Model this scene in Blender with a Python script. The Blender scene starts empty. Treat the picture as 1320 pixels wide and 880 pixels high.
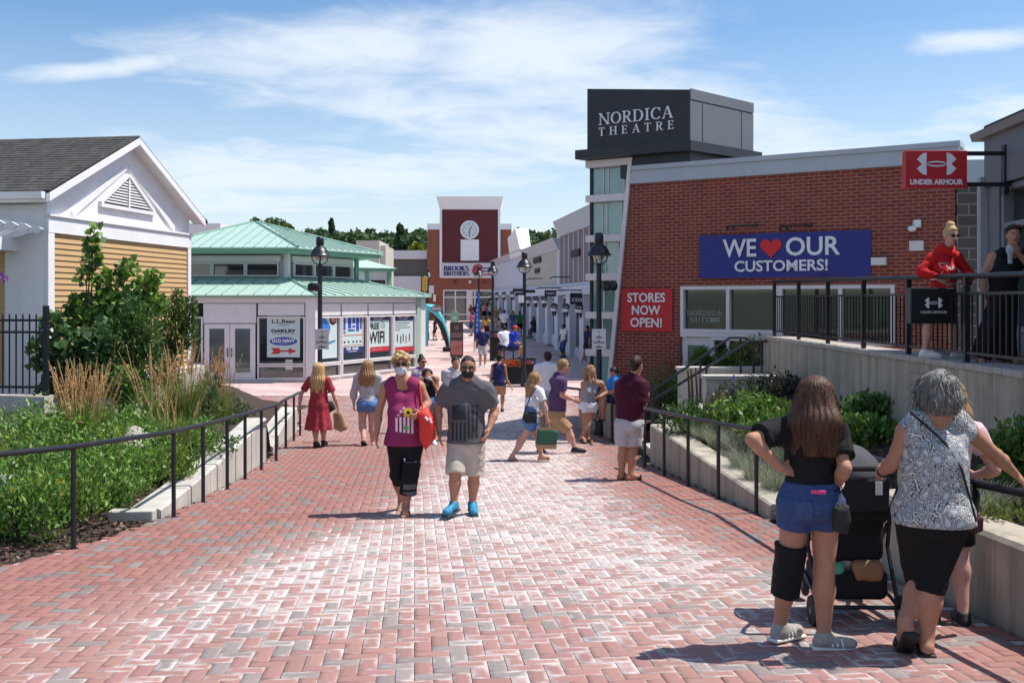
import bpy, bmesh, math, random
import numpy as np
from mathutils import Vector, Matrix
from mathutils.bvhtree import BVHTree
random.seed(7); RNG = np.random.default_rng(7)
S = bpy.context.scene
COL = S.collection
R = math.radians
F, CX, HY, CZ = 1283.0, 660.0, 388.0, 2.85

# ---------------------------------------------------------------- camera
cam = bpy.data.cameras.new('camera'); camo = bpy.data.objects.new('camera', cam); COL.objects.link(camo)
cam.lens = 35.0; cam.sensor_width = 36.0; cam.shift_y = -0.0394
cam.clip_start = 0.05; cam.clip_end = 5000
camo.location = (0, 0, CZ); camo.rotation_euler = (R(90), 0, 0)
S.camera = camo

# ---------------------------------------------------------------- sun, sky, exposure
SUN_EL = R(62); SUN_AZ = math.atan2(0.98, 0.16)          # azimuth from +Y towards +X
sun = bpy.data.lights.new('sun', 'SUN'); suno = bpy.data.objects.new('sun', sun); COL.objects.link(suno)
sun.energy = 4.4; sun.angle = R(0.55); sun.color = (1.0, 0.955, 0.88)
tosun = Vector((math.cos(SUN_EL)*math.sin(SUN_AZ), math.cos(SUN_EL)*math.cos(SUN_AZ), math.sin(SUN_EL)))
suno.rotation_euler = tosun.to_track_quat('Z', 'Y').to_euler(); suno.location = (30, 10, 60)
W = bpy.data.worlds.new('World'); S.world = W; W.use_nodes = True
def build_world():
    nt = W.node_tree; n = nt.nodes; l = nt.links; n.clear()
    out = n.new('ShaderNodeOutputWorld'); bg = n.new('ShaderNodeBackground'); bg.inputs[1].default_value = 0.105
    sky = n.new('ShaderNodeTexSky'); sky.sky_type = 'NISHITA'; sky.sun_disc = False
    sky.sun_elevation = SUN_EL; sky.sun_rotation = SUN_AZ; sky.air_density = 1.0; sky.dust_density = 0.6; sky.ozone_density = 2.2
    tc = n.new('ShaderNodeTexCoord'); sep = n.new('ShaderNodeSeparateXYZ'); l.new(tc.outputs['Generated'], sep.inputs[0])
    def m(op, a, b=None, c=None):
        k = n.new('ShaderNodeMath'); k.operation = op
        for i, v in enumerate((a, b, c)):
            if v is None: continue
            if isinstance(v, (int, float)): k.inputs[i].default_value = v
            else: l.new(v, k.inputs[i])
        return k.outputs[0]
    zc = m('ADD', m('MAXIMUM', sep.outputs[2], 0.0), 0.10)
    u = m('DIVIDE', sep.outputs[0], zc); v = m('DIVIDE', sep.outputs[1], zc)
    cb = n.new('ShaderNodeCombineXYZ'); l.new(u, cb.inputs[0]); l.new(m('MULTIPLY', v, 1.15), cb.inputs[1])
    def noise(sc, det, rough, dist, off):
        mp = n.new('ShaderNodeMapping'); mp.inputs['Location'].default_value = off; mp.inputs['Rotation'].default_value = (0, 0, R(-12))
        l.new(cb.outputs[0], mp.inputs[0])
        t = n.new('ShaderNodeTexNoise'); l.new(mp.outputs[0], t.inputs['Vector'])
        t.inputs['Scale'].default_value = sc; t.inputs['Detail'].default_value = det
        t.inputs['Roughness'].default_value = rough; t.inputs['Distortion'].default_value = dist
        return t.outputs[0]
    n1 = noise(0.9, 3, 0.5, 0.2, (3.1, 1.7, 0)); n2 = noise(3.2, 9, 0.62, 0.5, (0.4, 2.2, 0))
    # where the photograph's cloud banks lie, in directions (tan of azimuth, tan of elevation)
    tx = m('DIVIDE', sep.outputs[0], m('MAXIMUM', sep.outputs[1], 0.05)); tz = m('DIVIDE', sep.outputs[2], m('MAXIMUM', sep.outputs[1], 0.05))
    def blob(cx, cz, sx, sz, tilt=0.0):
        a = m('DIVIDE', m('SUBTRACT', tx, cx), sx)
        b = m('DIVIDE', m('SUBTRACT', m('SUBTRACT', tz, cz), m('MULTIPLY', m('SUBTRACT', tx, cx), tilt)), sz)
        r2 = m('ADD', m('MULTIPLY', a, a), m('MULTIPLY', b, b))
        return m('POWER', 2.718, m('MULTIPLY', r2, -1.0))
    bl = [(-.19, .255, .22, .038, .03), (.03, .25, .17, .055, -.03), (.0, .175, .34, .045, -.14), (.27, .165, .25, .055, -.25), (-.2, .13, .38, .05, 0), (.47, .262, .085, .014, .05), (.12, .205, .2, .04, 0), (.50, .19, .13, .03, .1), (.36, .11, .40, .085, 0), (.18, .15, .28, .07, -.1), (-.33, .10, .3, .02, 0), (-.40, .235, .10, .012, .12)]
    acc = None
    for b in bl:
        q = blob(*b); acc = q if acc is None else m('MAXIMUM', acc, q)
    behind = m('MULTIPLY', m('LESS_THAN', sep.outputs[1], 0.05), 0.45)
    dens = m('ADD', m('MULTIPLY', m('ADD', acc, behind), 0.60), m('ADD', m('MULTIPLY', m('SUBTRACT', n1, 0.5), 0.7), m('MULTIPLY', m('SUBTRACT', n2, 0.5), 0.8)))
    mr = n.new('ShaderNodeMapRange'); mr.interpolation_type = 'SMOOTHSTEP'; l.new(dens, mr.inputs[0])
    mr.inputs[1].default_value = 0.08; mr.inputs[2].default_value = 0.74; mr.inputs[3].default_value = 0.0; mr.inputs[4].default_value = 0.86
    hz = n.new('ShaderNodeMapRange'); l.new(sep.outputs[2], hz.inputs[0]); hz.inputs[1].default_value = 0.0; hz.inputs[2].default_value = 0.26
    hz.inputs[3].default_value = 0.58; hz.inputs[4].default_value = 0.0
    cm = m('MAXIMUM', mr.outputs[0], hz.outputs[0])
    hs = n.new('ShaderNodeHueSaturation'); hs.inputs['Saturation'].default_value = 1.16; hs.inputs['Value'].default_value = 1.10; l.new(sky.outputs[0], hs.inputs['Color'])
    mx = n.new('ShaderNodeMix'); mx.data_type = 'RGBA'; l.new(cm, mx.inputs['Factor']); l.new(hs.outputs[0], mx.inputs['A'])
    mx.inputs['B'].default_value = (6.3, 6.8, 7.4, 1)
    l.new(mx.outputs['Result'], bg.inputs[0]); l.new(bg.outputs[0], out.inputs[0])
build_world()
S.view_settings.view_transform = 'Standard'; S.view_settings.look = 'None'; S.view_settings.gamma = 1.0
S.view_settings.exposure = 0.45
S.cycles.max_bounces = 6; S.cycles.transparent_max_bounces = 6

# ---------------------------------------------------------------- pixel -> place helpers
def zg(y):
    a = .055*(20.5-y); z = .5*(a+math.sqrt(a*a+.004))
    b = min(.03*(y-44), 1.1); return z+.5*(b+math.sqrt(b*b+.01)) if y > 40 else z+.0
def zgv(y):
    a = .055*(20.5-y); z = .5*(a+np.sqrt(a*a+.004)); b = np.minimum(.03*(y-44), 1.1)
    return np.where(y > 40, z+.5*(b+np.sqrt(b*b+.01)), z)
def P(px, py, d): return Vector(((px-CX)/F*d, d, CZ-(py-HY)/F*d))
def gd(py):
    lo, hi = 2.0, 300.0
    for _ in range(60):
        m = .5*(lo+hi)
        if HY+F*(CZ-zg(m))/m > py: lo = m
        else: hi = m
    return lo
def G(px, py): d = gd(py); return Vector(((px-CX)/F*d, d, zg(d)))

# ---------------------------------------------------------------- objects
def tag(o, label=None, cat=None, group=None, kind=None):
    if label: o['label'] = label
    if cat: o['category'] = cat
    if group: o['group'] = group
    if kind: o['kind'] = kind
    return o
def empty(name, loc, label, cat, group=None, rz=0.0):
    o = bpy.data.objects.new(name, None); COL.objects.link(o); o.location = loc; o.rotation_euler = (0, 0, rz)
    o.empty_display_size = .2
    return tag(o, label, cat, group)
def mesh_obj(name, me, m, parent=None):
    o = bpy.data.objects.new(name, me); COL.objects.link(o)
    for q in (m if isinstance(m, (list, tuple)) else [m]): me.materials.append(q)
    if parent is not None: o.parent = parent
    return o
def np_mesh(name, V, quads=None, tris=None, smooth=False, col=None):
    me = bpy.data.meshes.new(name); V = np.asarray(V, np.float32)
    me.vertices.add(len(V)); me.vertices.foreach_set('co', V.ravel())
    Q = np.zeros((0, 4), np.int32) if quads is None else np.asarray(quads, np.int32)
    T = np.zeros((0, 3), np.int32) if tris is None else np.asarray(tris, np.int32)
    li = np.concatenate([Q.ravel(), T.ravel()]); me.loops.add(len(li)); me.loops.foreach_set('vertex_index', li)
    st = np.concatenate([np.arange(len(Q))*4, len(Q)*4+np.arange(len(T))*3]); tot = np.concatenate([np.full(len(Q), 4), np.full(len(T), 3)])
    me.polygons.add(len(st)); me.polygons.foreach_set('loop_start', st.astype(np.int32)); me.polygons.foreach_set('loop_total', tot.astype(np.int32))
    if smooth: me.polygons.foreach_set('use_smooth', np.ones(len(st), bool))
    me.update(calc_edges=True)
    if col is not None:
        a = me.color_attributes.new('Col', 'FLOAT_COLOR', 'POINT'); c = np.ones((len(V), 4), np.float32); c[:, :3] = col
        a.data.foreach_set('color', c.ravel())
    return me

class MB:
    """collects shapes in world coordinates; build() links them as one mesh object"""
    def __init__(s, M=None): s.v = []; s.f = []; s.M = M
    def add(s, vs, fs):
        b = len(s.v)
        s.v += [tuple(s.M @ Vector(p)) for p in vs] if s.M is not None else [tuple(p) for p in vs]
        s.f += [tuple(b+i for i in f) for f in fs]; return s
    def box(s, c, d, M=None, bev=0.0):
        x, y, z = (k/2 for k in d)
        if bev > 0:
            bm = bmesh.new(); bmesh.ops.create_cube(bm, size=1); bmesh.ops.scale(bm, vec=d, verts=bm.verts)
            bmesh.ops.bevel(bm, geom=bm.edges[:], offset=bev, segments=2, affect='EDGES', profile=.5)
            bm.verts.ensure_lookup_table(); vs = [v.co.copy() for v in bm.verts]; fs = [[v.index for v in f.verts] for f in bm.faces]; bm.free()
        else:
            vs = [Vector((a*x, b*y, e*z)) for e in (-1, 1) for b in (-1, 1) for a in (-1, 1)]
            fs = [(0, 2, 3, 1), (4, 5, 7, 6), (0, 1, 5, 4), (2, 6, 7, 3), (0, 4, 6, 2), (1, 3, 7, 5)]
        if M is not None: vs = [M @ v for v in vs]
        c = Vector(c); return s.add([v+c for v in vs], fs)
    def bx(s, x0, x1, y0, y1, z0, z1): return s.box(((x0+x1)/2, (y0+y1)/2, (z0+z1)/2), (abs(x1-x0), abs(y1-y0), abs(z1-z0)))
    def hexa(s, b, t):                                       # bottom ring, top ring of equal length
        n = len(b); return s.add(list(b)+list(t), [tuple(range(n-1, -1, -1)), tuple(range(n, 2*n))]+[(i, (i+1) % n, n+(i+1) % n, n+i) for i in range(n)])
    def prism(s, poly, off):                                 # polygon of points + offset vector
        o = Vector(off); return s.hexa([Vector(p) for p in poly], [Vector(p)+o for p in poly])
    def tube(s, pts, r, n=8, cap=True):
        pts = [Vector(p) for p in pts]; rs = r if isinstance(r, (list, tuple)) else [r]*len(pts)
        vs = []; fs = []; u = None
        for i, p in enumerate(pts):
            a = pts[max(i-1, 0)]; b = pts[min(i+1, len(pts)-1)]; t = (b-a).normalized() if (b-a).length > 1e-9 else Vector((0, 0, 1))
            if u is None: u = t.orthogonal().normalized()
            else:
                u = u-t*u.dot(t); u = u.normalized() if u.length > 1e-6 else t.orthogonal().normalized()
            w = t.cross(u)
            for k in range(n):
                an = 2*math.pi*k/n; vs.append(p+(u*math.cos(an)+w*math.sin(an))*rs[i])
        for i in range(len(pts)-1):
            for k in range(n): fs.append((i*n+k, i*n+(k+1) % n, (i+1)*n+(k+1) % n, (i+1)*n+k))
        if cap: fs += [tuple(range(n-1, -1, -1)), tuple(range((len(pts)-1)*n, len(pts)*n))]
        return s.add(vs, fs)
    def lathe(s, prof, c, n=20, M=None):
        c = Vector(c); vs = []; fs = []
        for r, z in prof:
            for k in range(n):
                a = 2*math.pi*k/n; v = Vector((r*math.cos(a), r*math.sin(a), z)); vs.append((M @ v if M else v)+c)
        for i in range(len(prof)-1):
            for k in range(n): fs.append((i*n+k, i*n+(k+1) % n, (i+1)*n+(k+1) % n, (i+1)*n+k))
        fs += [tuple(range(n-1, -1, -1)), tuple(range((len(prof)-1)*n, len(prof)*n))]
        return s.add(vs, fs)
    def quad(s, *p): return s.add(p, [tuple(range(len(p)))])
    def build(s, name, m, parent=None, smooth=False, world=True, recalc=True):
        M = None
        if parent is not None and world:
            M = (Matrix.Translation(parent.location) @ Matrix.Rotation(parent.rotation_euler.z, 4, 'Z'))
            q = parent.parent
            while q is not None:
                M = (Matrix.Translation(q.location) @ Matrix.Rotation(q.rotation_euler.z, 4, 'Z')) @ M; q = q.parent
            M = M.inverted()
        vs = [M @ Vector(v) for v in s.v] if M is not None else s.v
        me = bpy.data.meshes.new(name); me.from_pydata([tuple(v) for v in vs], [], s.f)
        if recalc:
            bm = bmesh.new(); bm.from_mesh(me); bmesh.ops.recalc_face_normals(bm, faces=bm.faces); bm.to_mesh(me); bm.free()
        if smooth:
            me.polygons.foreach_set('use_smooth', np.ones(len(me.polygons), bool))
            try: me.set_sharp_from_angle(angle=R(35))
            except Exception: pass
        me.update(); return mesh_obj(name, me, m, parent)

class Frame:
    """a wall frame: t along, n outwards, z up"""
    def __init__(s, A, B, z=0.0):
        s.A = Vector((A[0], A[1], 0)); d = Vector((B[0]-A[0], B[1]-A[1], 0)); s.L = d.length; s.t = d.normalized()
        s.n = Vector((s.t.y, -s.t.x, 0)); s.rz = math.atan2(s.t.y, s.t.x); s.z = z
    def __call__(s, t, n, z): q = s.A+s.t*t+s.n*n; return Vector((q.x, q.y, z))
    def box(s, mb, t0, t1, n0, n1, z0, z1):
        return mb.hexa([s(t0, n0, z0), s(t1, n0, z0), s(t1, n1, z0), s(t0, n1, z0)], [s(t0, n0, z1), s(t1, n0, z1), s(t1, n1, z1), s(t0, n1, z1)])
    def at_px(s, px):                                        # t where the wall line crosses pixel column px
        k = (px-CX)/F; return (k*s.A.y-s.A.x)/(s.t.x-k*s.t.y)
    def z_px(s, t, py): q = s.A+s.t*t; return CZ-(py-HY)/F*q.y
    def mat(s, t, n, z):                                     # x along wall, y up, z out
        M = Matrix((( s.t.x, 0, s.n.x, 0), (s.t.y, 0, s.n.y, 0), (0, 1, 0, 0), (0, 0, 0, 1))); M.translation = s(t, n, z); return M

def text_geo(body, size, extrude=.004, bold=0.0, sx=1.0, spacing=1.0, align='CENTER'):
    c = bpy.data.curves.new('lettering', 'FONT'); c.body = body; c.size = size; c.extrude = extrude; c.offset = bold; c.resolution_u = 3
    c.align_x = align; c.align_y = 'CENTER'; c.space_character = spacing
    o = bpy.data.objects.new('lettering', c); me = bpy.data.meshes.new_from_object(o)
    vs = [Vector((v.co.x*sx, v.co.y, v.co.z)) for v in me.vertices]; fs = [tuple(p.vertices) for p in me.polygons]
    bpy.data.objects.remove(o); bpy.data.curves.remove(c); bpy.data.meshes.remove(me)
    return vs, fs
def text(mb, body, M, size, extrude=.004, bold=0.0, sx=1.0, spacing=1.0, fit=None):
    vs, fs = text_geo(body, size, extrude, bold, sx, spacing)
    if fit and vs:
        w = max(v.x for v in vs)-min(v.x for v in vs); k = fit/w; m0 = (max(v.x for v in vs)+min(v.x for v in vs))/2
        vs = [Vector(((v.x-m0)*k, v.y, v.z)) for v in vs]
    mb.add([M @ v for v in vs], fs); return mb

# a serif alphabet drawn as strokes: (x0,y0,x1,y1,width) in a cell 1 high; 'A' arcs as point lists
def _arc(cx, cy, rx, ry, a0, a1, n=14): return [(cx+rx*math.cos(R(a0+(a1-a0)*i/n)), cy+ry*math.sin(R(a0+(a1-a0)*i/n))) for i in range(n+1)]
TH, TN = .13, .055
def glyph(ch, TH=TH, TN=TN):
    st = []
    def stem(x, y0=0, y1=1, w=TH, ser=.11, both=(1, 1)):
        st.append(([(x, y0), (x, y1)], w))
        if both[0]: st.append(([(x-w/2-ser, y0+TN/2), (x+w/2+ser, y0+TN/2)], TN))
        if both[1]: st.append(([(x-w/2-ser, y1-TN/2), (x+w/2+ser, y1-TN/2)], TN))
    if ch == 'N': stem(.12, w=TN); stem(.78, w=TN); st.append(([(.10, .98), (.78, .02)], TH)); w = .9
    elif ch in 'OQ': st.append((_arc(.42, .5, .36, .47, 0, 360, 28), (TN, TH))); w = .84
    elif ch == 'C': st.append((_arc(.42, .5, .36, .47, 42, 318, 24), (TN, TH))); st.append(([(.70, .70), (.70, .95)], TN)); w = .78
    elif ch == 'G': st.append((_arc(.42, .5, .36, .47, 42, 330, 24), (TN, TH))); stem(.70, 0.03, .45, w=TH*.8, both=(0, 1)); w = .86
    elif ch == 'D': stem(.16); st.append(([(.16, .97), (.4, .97)]+_arc(.4, .5, .36, .47, 90, -90, 16)+[(.16, .03)], (TN, TH))); w = .84
    elif ch in 'RPB':
        stem(.16); st.append(([(.16, .97), (.38, .97)]+_arc(.38, .745, .22, .225, 90, -90, 12)+[(.16, .52)], (TN, TH)))
        if ch == 'R': st.append(([(.36, .52), (.66, .03)], TH)); st.append(([(.58, TN/2), (.78, TN/2)], TN)); w = .76
        elif ch == 'B': st.append(([(.16, .52), (.42, .52)]+_arc(.42, .275, .25, .245, 90, -90, 12)+[(.16, .03)], (TN, TH))); w = .74
        else: w = .66
    elif ch == 'I': stem(.2); w = .4
    elif ch == 'A': st.append(([(.08, 0), (.40, 1)], TN)); st.append(([(.42, 1), (.72, 0)], TH)); st.append(([(.2, .36), (.6, .36)], TN)); st.append(([(-.02, TN/2), (.2, TN/2)], TN)); st.append(([(.58, TN/2), (.86, TN/2)], TN)); w = .84
    elif ch == 'V': st.append(([(.08, 1), (.40, 0)], TH)); st.append(([(.40, 0), (.70, 1)], TN)); st.append(([(-.04, 1-TN/2), (.22, 1-TN/2)], TN)); st.append(([(.58, 1-TN/2), (.82, 1-TN/2)], TN)); w = .8
    elif ch == 'T': stem(.36, both=(1, 0)); st.append(([(.02, .97), (.70, .97)], TN)); st.append(([(.04, .78), (.04, .99)], TN)); st.append(([(.68, .78), (.68, .99)], TN)); w = .74
    elif ch == 'H': stem(.16); stem(.72); st.append(([(.16, .52), (.72, .52)], TN)); w = .88
    elif ch == 'E': stem(.16); [st.append(([(.16, y), (x, y)], TN)) for y, x in ((.03, .62), (.52, .5), (.97, .6))]; st.append(([(.60, .0), (.60, .22)], TN)); st.append(([(.58, .78), (.58, 1)], TN)); st.append(([(.48, .42), (.48, .62)], TN)); w = .7
    elif ch == 'L': stem(.16); st.append(([(.16, .03), (.6, .03)], TN)); st.append(([(.58, .0), (.58, .24)], TN)); w = .66
    elif ch == 'K': stem(.16); st.append(([(.2, .45), (.64, .97)], TN)); st.append(([(.34, .6), (.68, .03)], TH)); st.append(([(.54, 1-TN/2), (.76, 1-TN/2)], TN)); st.append(([(.58, TN/2), (.82, TN/2)], TN)); w = .8
    elif ch == 'S': st.append((_arc(.34, .745, .24, .225, 40, 270, 14)+_arc(.34, .275, .26, .245, 90, -140, 14), (TN, TH))); w = .68
    elif ch == 'U': stem(.16, .3, 1, both=(0, 1)); stem(.66, .3, 1, w=TN, both=(0, 1)); st.append((_arc(.41, .32, .25, .30, 180, 360, 12), (TN, TH*.8))); w = .82
    elif ch == 'Y': stem(.38, 0, .5, both=(1, 0)); st.append(([(.38, .45), (.08, 1)], TH)); st.append(([(.38, .45), (.68, 1)], TN)); w = .76
    elif ch == '.': st.append(([(.1, .0), (.1, TH)], TH)); w = .24
    else: w = .4
    return st, w
def stroke_geo(mb, pts, w, M, ox, oy, h, sx, ext):
    n = len(pts)
    for i in range(n-1):
        (x0, y0), (x1, y1) = pts[i], pts[i+1]; dx, dy = x1-x0, y1-y0; L = math.hypot(dx, dy) or 1e-6
        if isinstance(w, tuple): k = abs(dy)/L; ww = w[0]+(w[1]-w[0])*k**1.5; e = .012
        else: ww = w; e = 0
        px, py = -dy/L*ww/2, dx/L*ww/2; ex, ey = dx/L*e, dy/L*e
        q = [(x0-ex+px, y0-ey+py), (x0-ex-px, y0-ey-py), (x1+ex-px, y1+ey-py), (x1+ex+px, y1+ey+py)]
        f = [M @ Vector(((ox+a*sx)*h, (oy+b)*h, ext+i*1e-5)) for a, b in q]
        bk = [M @ Vector(((ox+a*sx)*h, (oy+b)*h, 0)) for a, b in q]
        mb.hexa(bk, f)
def serif(mb, body, M, h, width, ext=.03, TH=TH, TN=TN, gap=.12):
    ws = [glyph(c, TH, TN)[1] if c != ' ' else .4 for c in body]; tot = sum(ws)+gap*(len(body)-1); sx = width/h/tot; x = -width/h/2
    for j, (c, w) in enumerate(zip(body, ws)):
        if c != ' ':
            for k, (pts, sw) in enumerate(glyph(c, TH, TN)[0]): stroke_geo(mb, pts, sw, M, x, -.5, h, sx, ext+k*4e-4)
        x += (w+gap)*sx
    return mb
# ---------------------------------------------------------------- materials
def nodes(name):
    m = bpy.data.materials.new(name); m.use_nodes = True; nt = m.node_tree; n = nt.nodes; n.clear()
    o = n.new('ShaderNodeOutputMaterial'); b = n.new('ShaderNodeBsdfPrincipled'); nt.links.new(b.outputs[0], o.inputs[0])
    return m, nt, n, nt.links, b
def mathn(n, l, op, a, b=None, clamp=False):
    k = n.new('ShaderNodeMath'); k.operation = op; k.use_clamp = clamp
    for i, v in enumerate((a, b)):
        if v is None: continue
        if isinstance(v, (int, float)): k.inputs[i].default_value = v
        else: l.new(v, k.inputs[i])
    return k.outputs[0]
def ntex(n, l, vec, sc, det=4, rough=.6, dist=0.0, stretch=None):
    t = n.new('ShaderNodeTexNoise'); t.inputs['Scale'].default_value = sc; t.inputs['Detail'].default_value = det
    t.inputs['Roughness'].default_value = rough; t.inputs['Distortion'].default_value = dist
    if stretch:
        mp = n.new('ShaderNodeMapping'); mp.inputs['Scale'].default_value = stretch; l.new(vec, mp.inputs[0]); vec = mp.outputs[0]
    l.new(vec, t.inputs['Vector']); return t.outputs[0]
def mixc(n, l, f, a, b):
    x = n.new('ShaderNodeMix'); x.data_type = 'RGBA'
    for s, v in (('Factor', f), ('A', a), ('B', b)):
        if isinstance(v, (int, float)): x.inputs[s].default_value = v
        elif isinstance(v, tuple): x.inputs[s].default_value = (*v, 1) if len(v) == 3 else v
        else: l.new(v, x.inputs[s])
    return x.outputs['Result']
def bump(n, l, b, h, st=.3, dist=.01):
    k = n.new('ShaderNodeBump'); k.inputs['Strength'].default_value = st; k.inputs['Distance'].default_value = dist
    l.new(h, k.inputs['Height']); l.new(k.outputs[0], b.inputs['Normal'])
MC = {}
def mat(name, col, rough=.65, var=.14, scale=6, det=5, bmp=0.0, bsc=60, metal=0.0, spec=.5, stretch=None, coat=0.0, bdist=.006, sss=0.0, dirt=0.0):
    key = (name, col, rough, var, scale, bmp, bsc, metal, spec, dirt)
    if key in MC: return MC[key]
    m, nt, n, l, b = nodes(name); tc = n.new('ShaderNodeTexCoord'); v = tc.outputs['Object']
    f = ntex(n, l, v, scale, det, .6, 0, stretch)
    lo = tuple(max(0, c*(1-var*1.6)) for c in col); hi = tuple(min(1, c*(1+var*1.6)) for c in col)
    c = mixc(n, l, f, lo, hi)
    if dirt:
        f2 = ntex(n, l, v, 1.7, 8, .7, .6, (1, 1, .25)); mr = n.new('ShaderNodeMapRange'); l.new(f2, mr.inputs[0]); mr.inputs[1].default_value = .48; mr.inputs[2].default_value = .75; mr.inputs[4].default_value = dirt
        c = mixc(n, l, mr.outputs[0], c, tuple(k*.35 for k in col))
    l.new(c, b.inputs['Base Color']); b.inputs['Roughness'].default_value = rough; b.inputs['Metallic'].default_value = metal
    b.inputs['Specular IOR Level'].default_value = spec; b.inputs['Coat Weight'].default_value = coat
    if sss: b.inputs['Subsurface Weight'].default_value = sss; b.inputs['Subsurface Radius'].default_value = (.012, .005, .003); b.inputs['Subsurface Scale'].default_value = 1.0
    rr = ntex(n, l, v, scale*2.3, 4); l.new(mathn(n, l, 'ADD', mathn(n, l, 'MULTIPLY', rr, .22), rough-.11, True), b.inputs['Roughness'])
    if bmp: bump(n, l, b, ntex(n, l, v, bsc, 5, .65, 0, stretch), bmp, bdist)
    MC[key] = m; return m
def vcol_mat(name, rough=.6, trans=0.0, var=.2, scale=30, spec=.4):
    m, nt, n, l, b = nodes(name); a = n.new('ShaderNodeVertexColor'); a.layer_name = 'Col'
    tc = n.new('ShaderNodeTexCoord'); f = ntex(n, l, tc.outputs['Object'], scale, 3)
    k = mathn(n, l, 'ADD', mathn(n, l, 'MULTIPLY', f, 2*var), 1-var)
    vm = n.new('ShaderNodeVectorMath'); vm.operation = 'SCALE'; l.new(a.outputs[0], vm.inputs[0]); l.new(k, vm.inputs['Scale'])
    l.new(vm.outputs[0], b.inputs['Base Color']); b.inputs['Roughness'].default_value = rough; b.inputs['Specular IOR Level'].default_value = spec
    if trans:
        t = n.new('ShaderNodeBsdfTranslucent'); l.new(vm.outputs[0], t.inputs[0]); x = n.new('ShaderNodeMixShader'); x.inputs[0].default_value = trans
        l.new(b.outputs[0], x.inputs[1]); l.new(t.outputs[0], x.inputs[2]); l.new(x.outputs[0], n['Material Output'].inputs[0])
    return m
def brick_mat(name, c1, c2, mortar, bw, rh, ms, var=.5, axis='xz', rough=.85, off=.5):
    m, nt, n, l, b = nodes(name); tc = n.new('ShaderNodeTexCoord'); s = n.new('ShaderNodeSeparateXYZ'); l.new(tc.outputs['Object'], s.inputs[0])
    cb = n.new('ShaderNodeCombineXYZ'); l.new(s.outputs['XYZ'.index(axis[0].upper())], cb.inputs[0]); l.new(s.outputs['XYZ'.index(axis[1].upper())], cb.inputs[1])
    t = n.new('ShaderNodeTexBrick'); l.new(cb.outputs[0], t.inputs['Vector']); t.offset = off
    t.inputs['Color1'].default_value = (*c1, 1); t.inputs['Color2'].default_value = (*c2, 1); t.inputs['Mortar'].default_value = (*mortar, 1)
    t.inputs['Scale'].default_value = 1; t.inputs['Brick Width'].default_value = bw; t.inputs['Row Height'].default_value = rh; t.inputs['Mortar Size'].default_value = ms
    t.inputs['Mortar Smooth'].default_value = .15; t.inputs['Bias'].default_value = -.1
    f = ntex(n, l, tc.outputs['Object'], 3, 6, .65); f2 = ntex(n, l, tc.outputs['Object'], 45, 4, .6)
    k = mathn(n, l, 'ADD', mathn(n, l, 'MULTIPLY', mathn(n, l, 'ADD', f, mathn(n, l, 'MULTIPLY', f2, .6)), var), 1-var*.8)
    vm = n.new('ShaderNodeVectorMath'); vm.operation = 'SCALE'; l.new(t.outputs[0], vm.inputs[0]); l.new(k, vm.inputs['Scale'])
    l.new(vm.outputs[0], b.inputs['Base Color']); b.inputs['Roughness'].default_value = rough; b.inputs['Specular IOR Level'].default_value = .3
    h = mathn(n, l, 'ADD', mathn(n, l, 'SUBTRACT', 1.0, t.outputs['Fac']), mathn(n, l, 'MULTIPLY', f2, .35)); bump(n, l, b, h, .7, .008)
    return m
def glass_mat(name, tint=(.05, .06, .06), rough=.04, var=.5):
    m, nt, n, l, b = nodes(name); tc = n.new('ShaderNodeTexCoord'); f = ntex(n, l, tc.outputs['Object'], 1.3, 3, .6, .5)
    l.new(mixc(n, l, f, tuple(c*(1-var) for c in tint), tuple(c*(1+var) for c in tint)), b.inputs['Base Color'])
    b.inputs['Roughness'].default_value = rough; b.inputs['Specular IOR Level'].default_value = .8; b.inputs['IOR'].default_value = 1.75
    f3 = ntex(n, l, tc.outputs['Object'], .8, 2); bump(n, l, b, f3, .04, .02); return m
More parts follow.
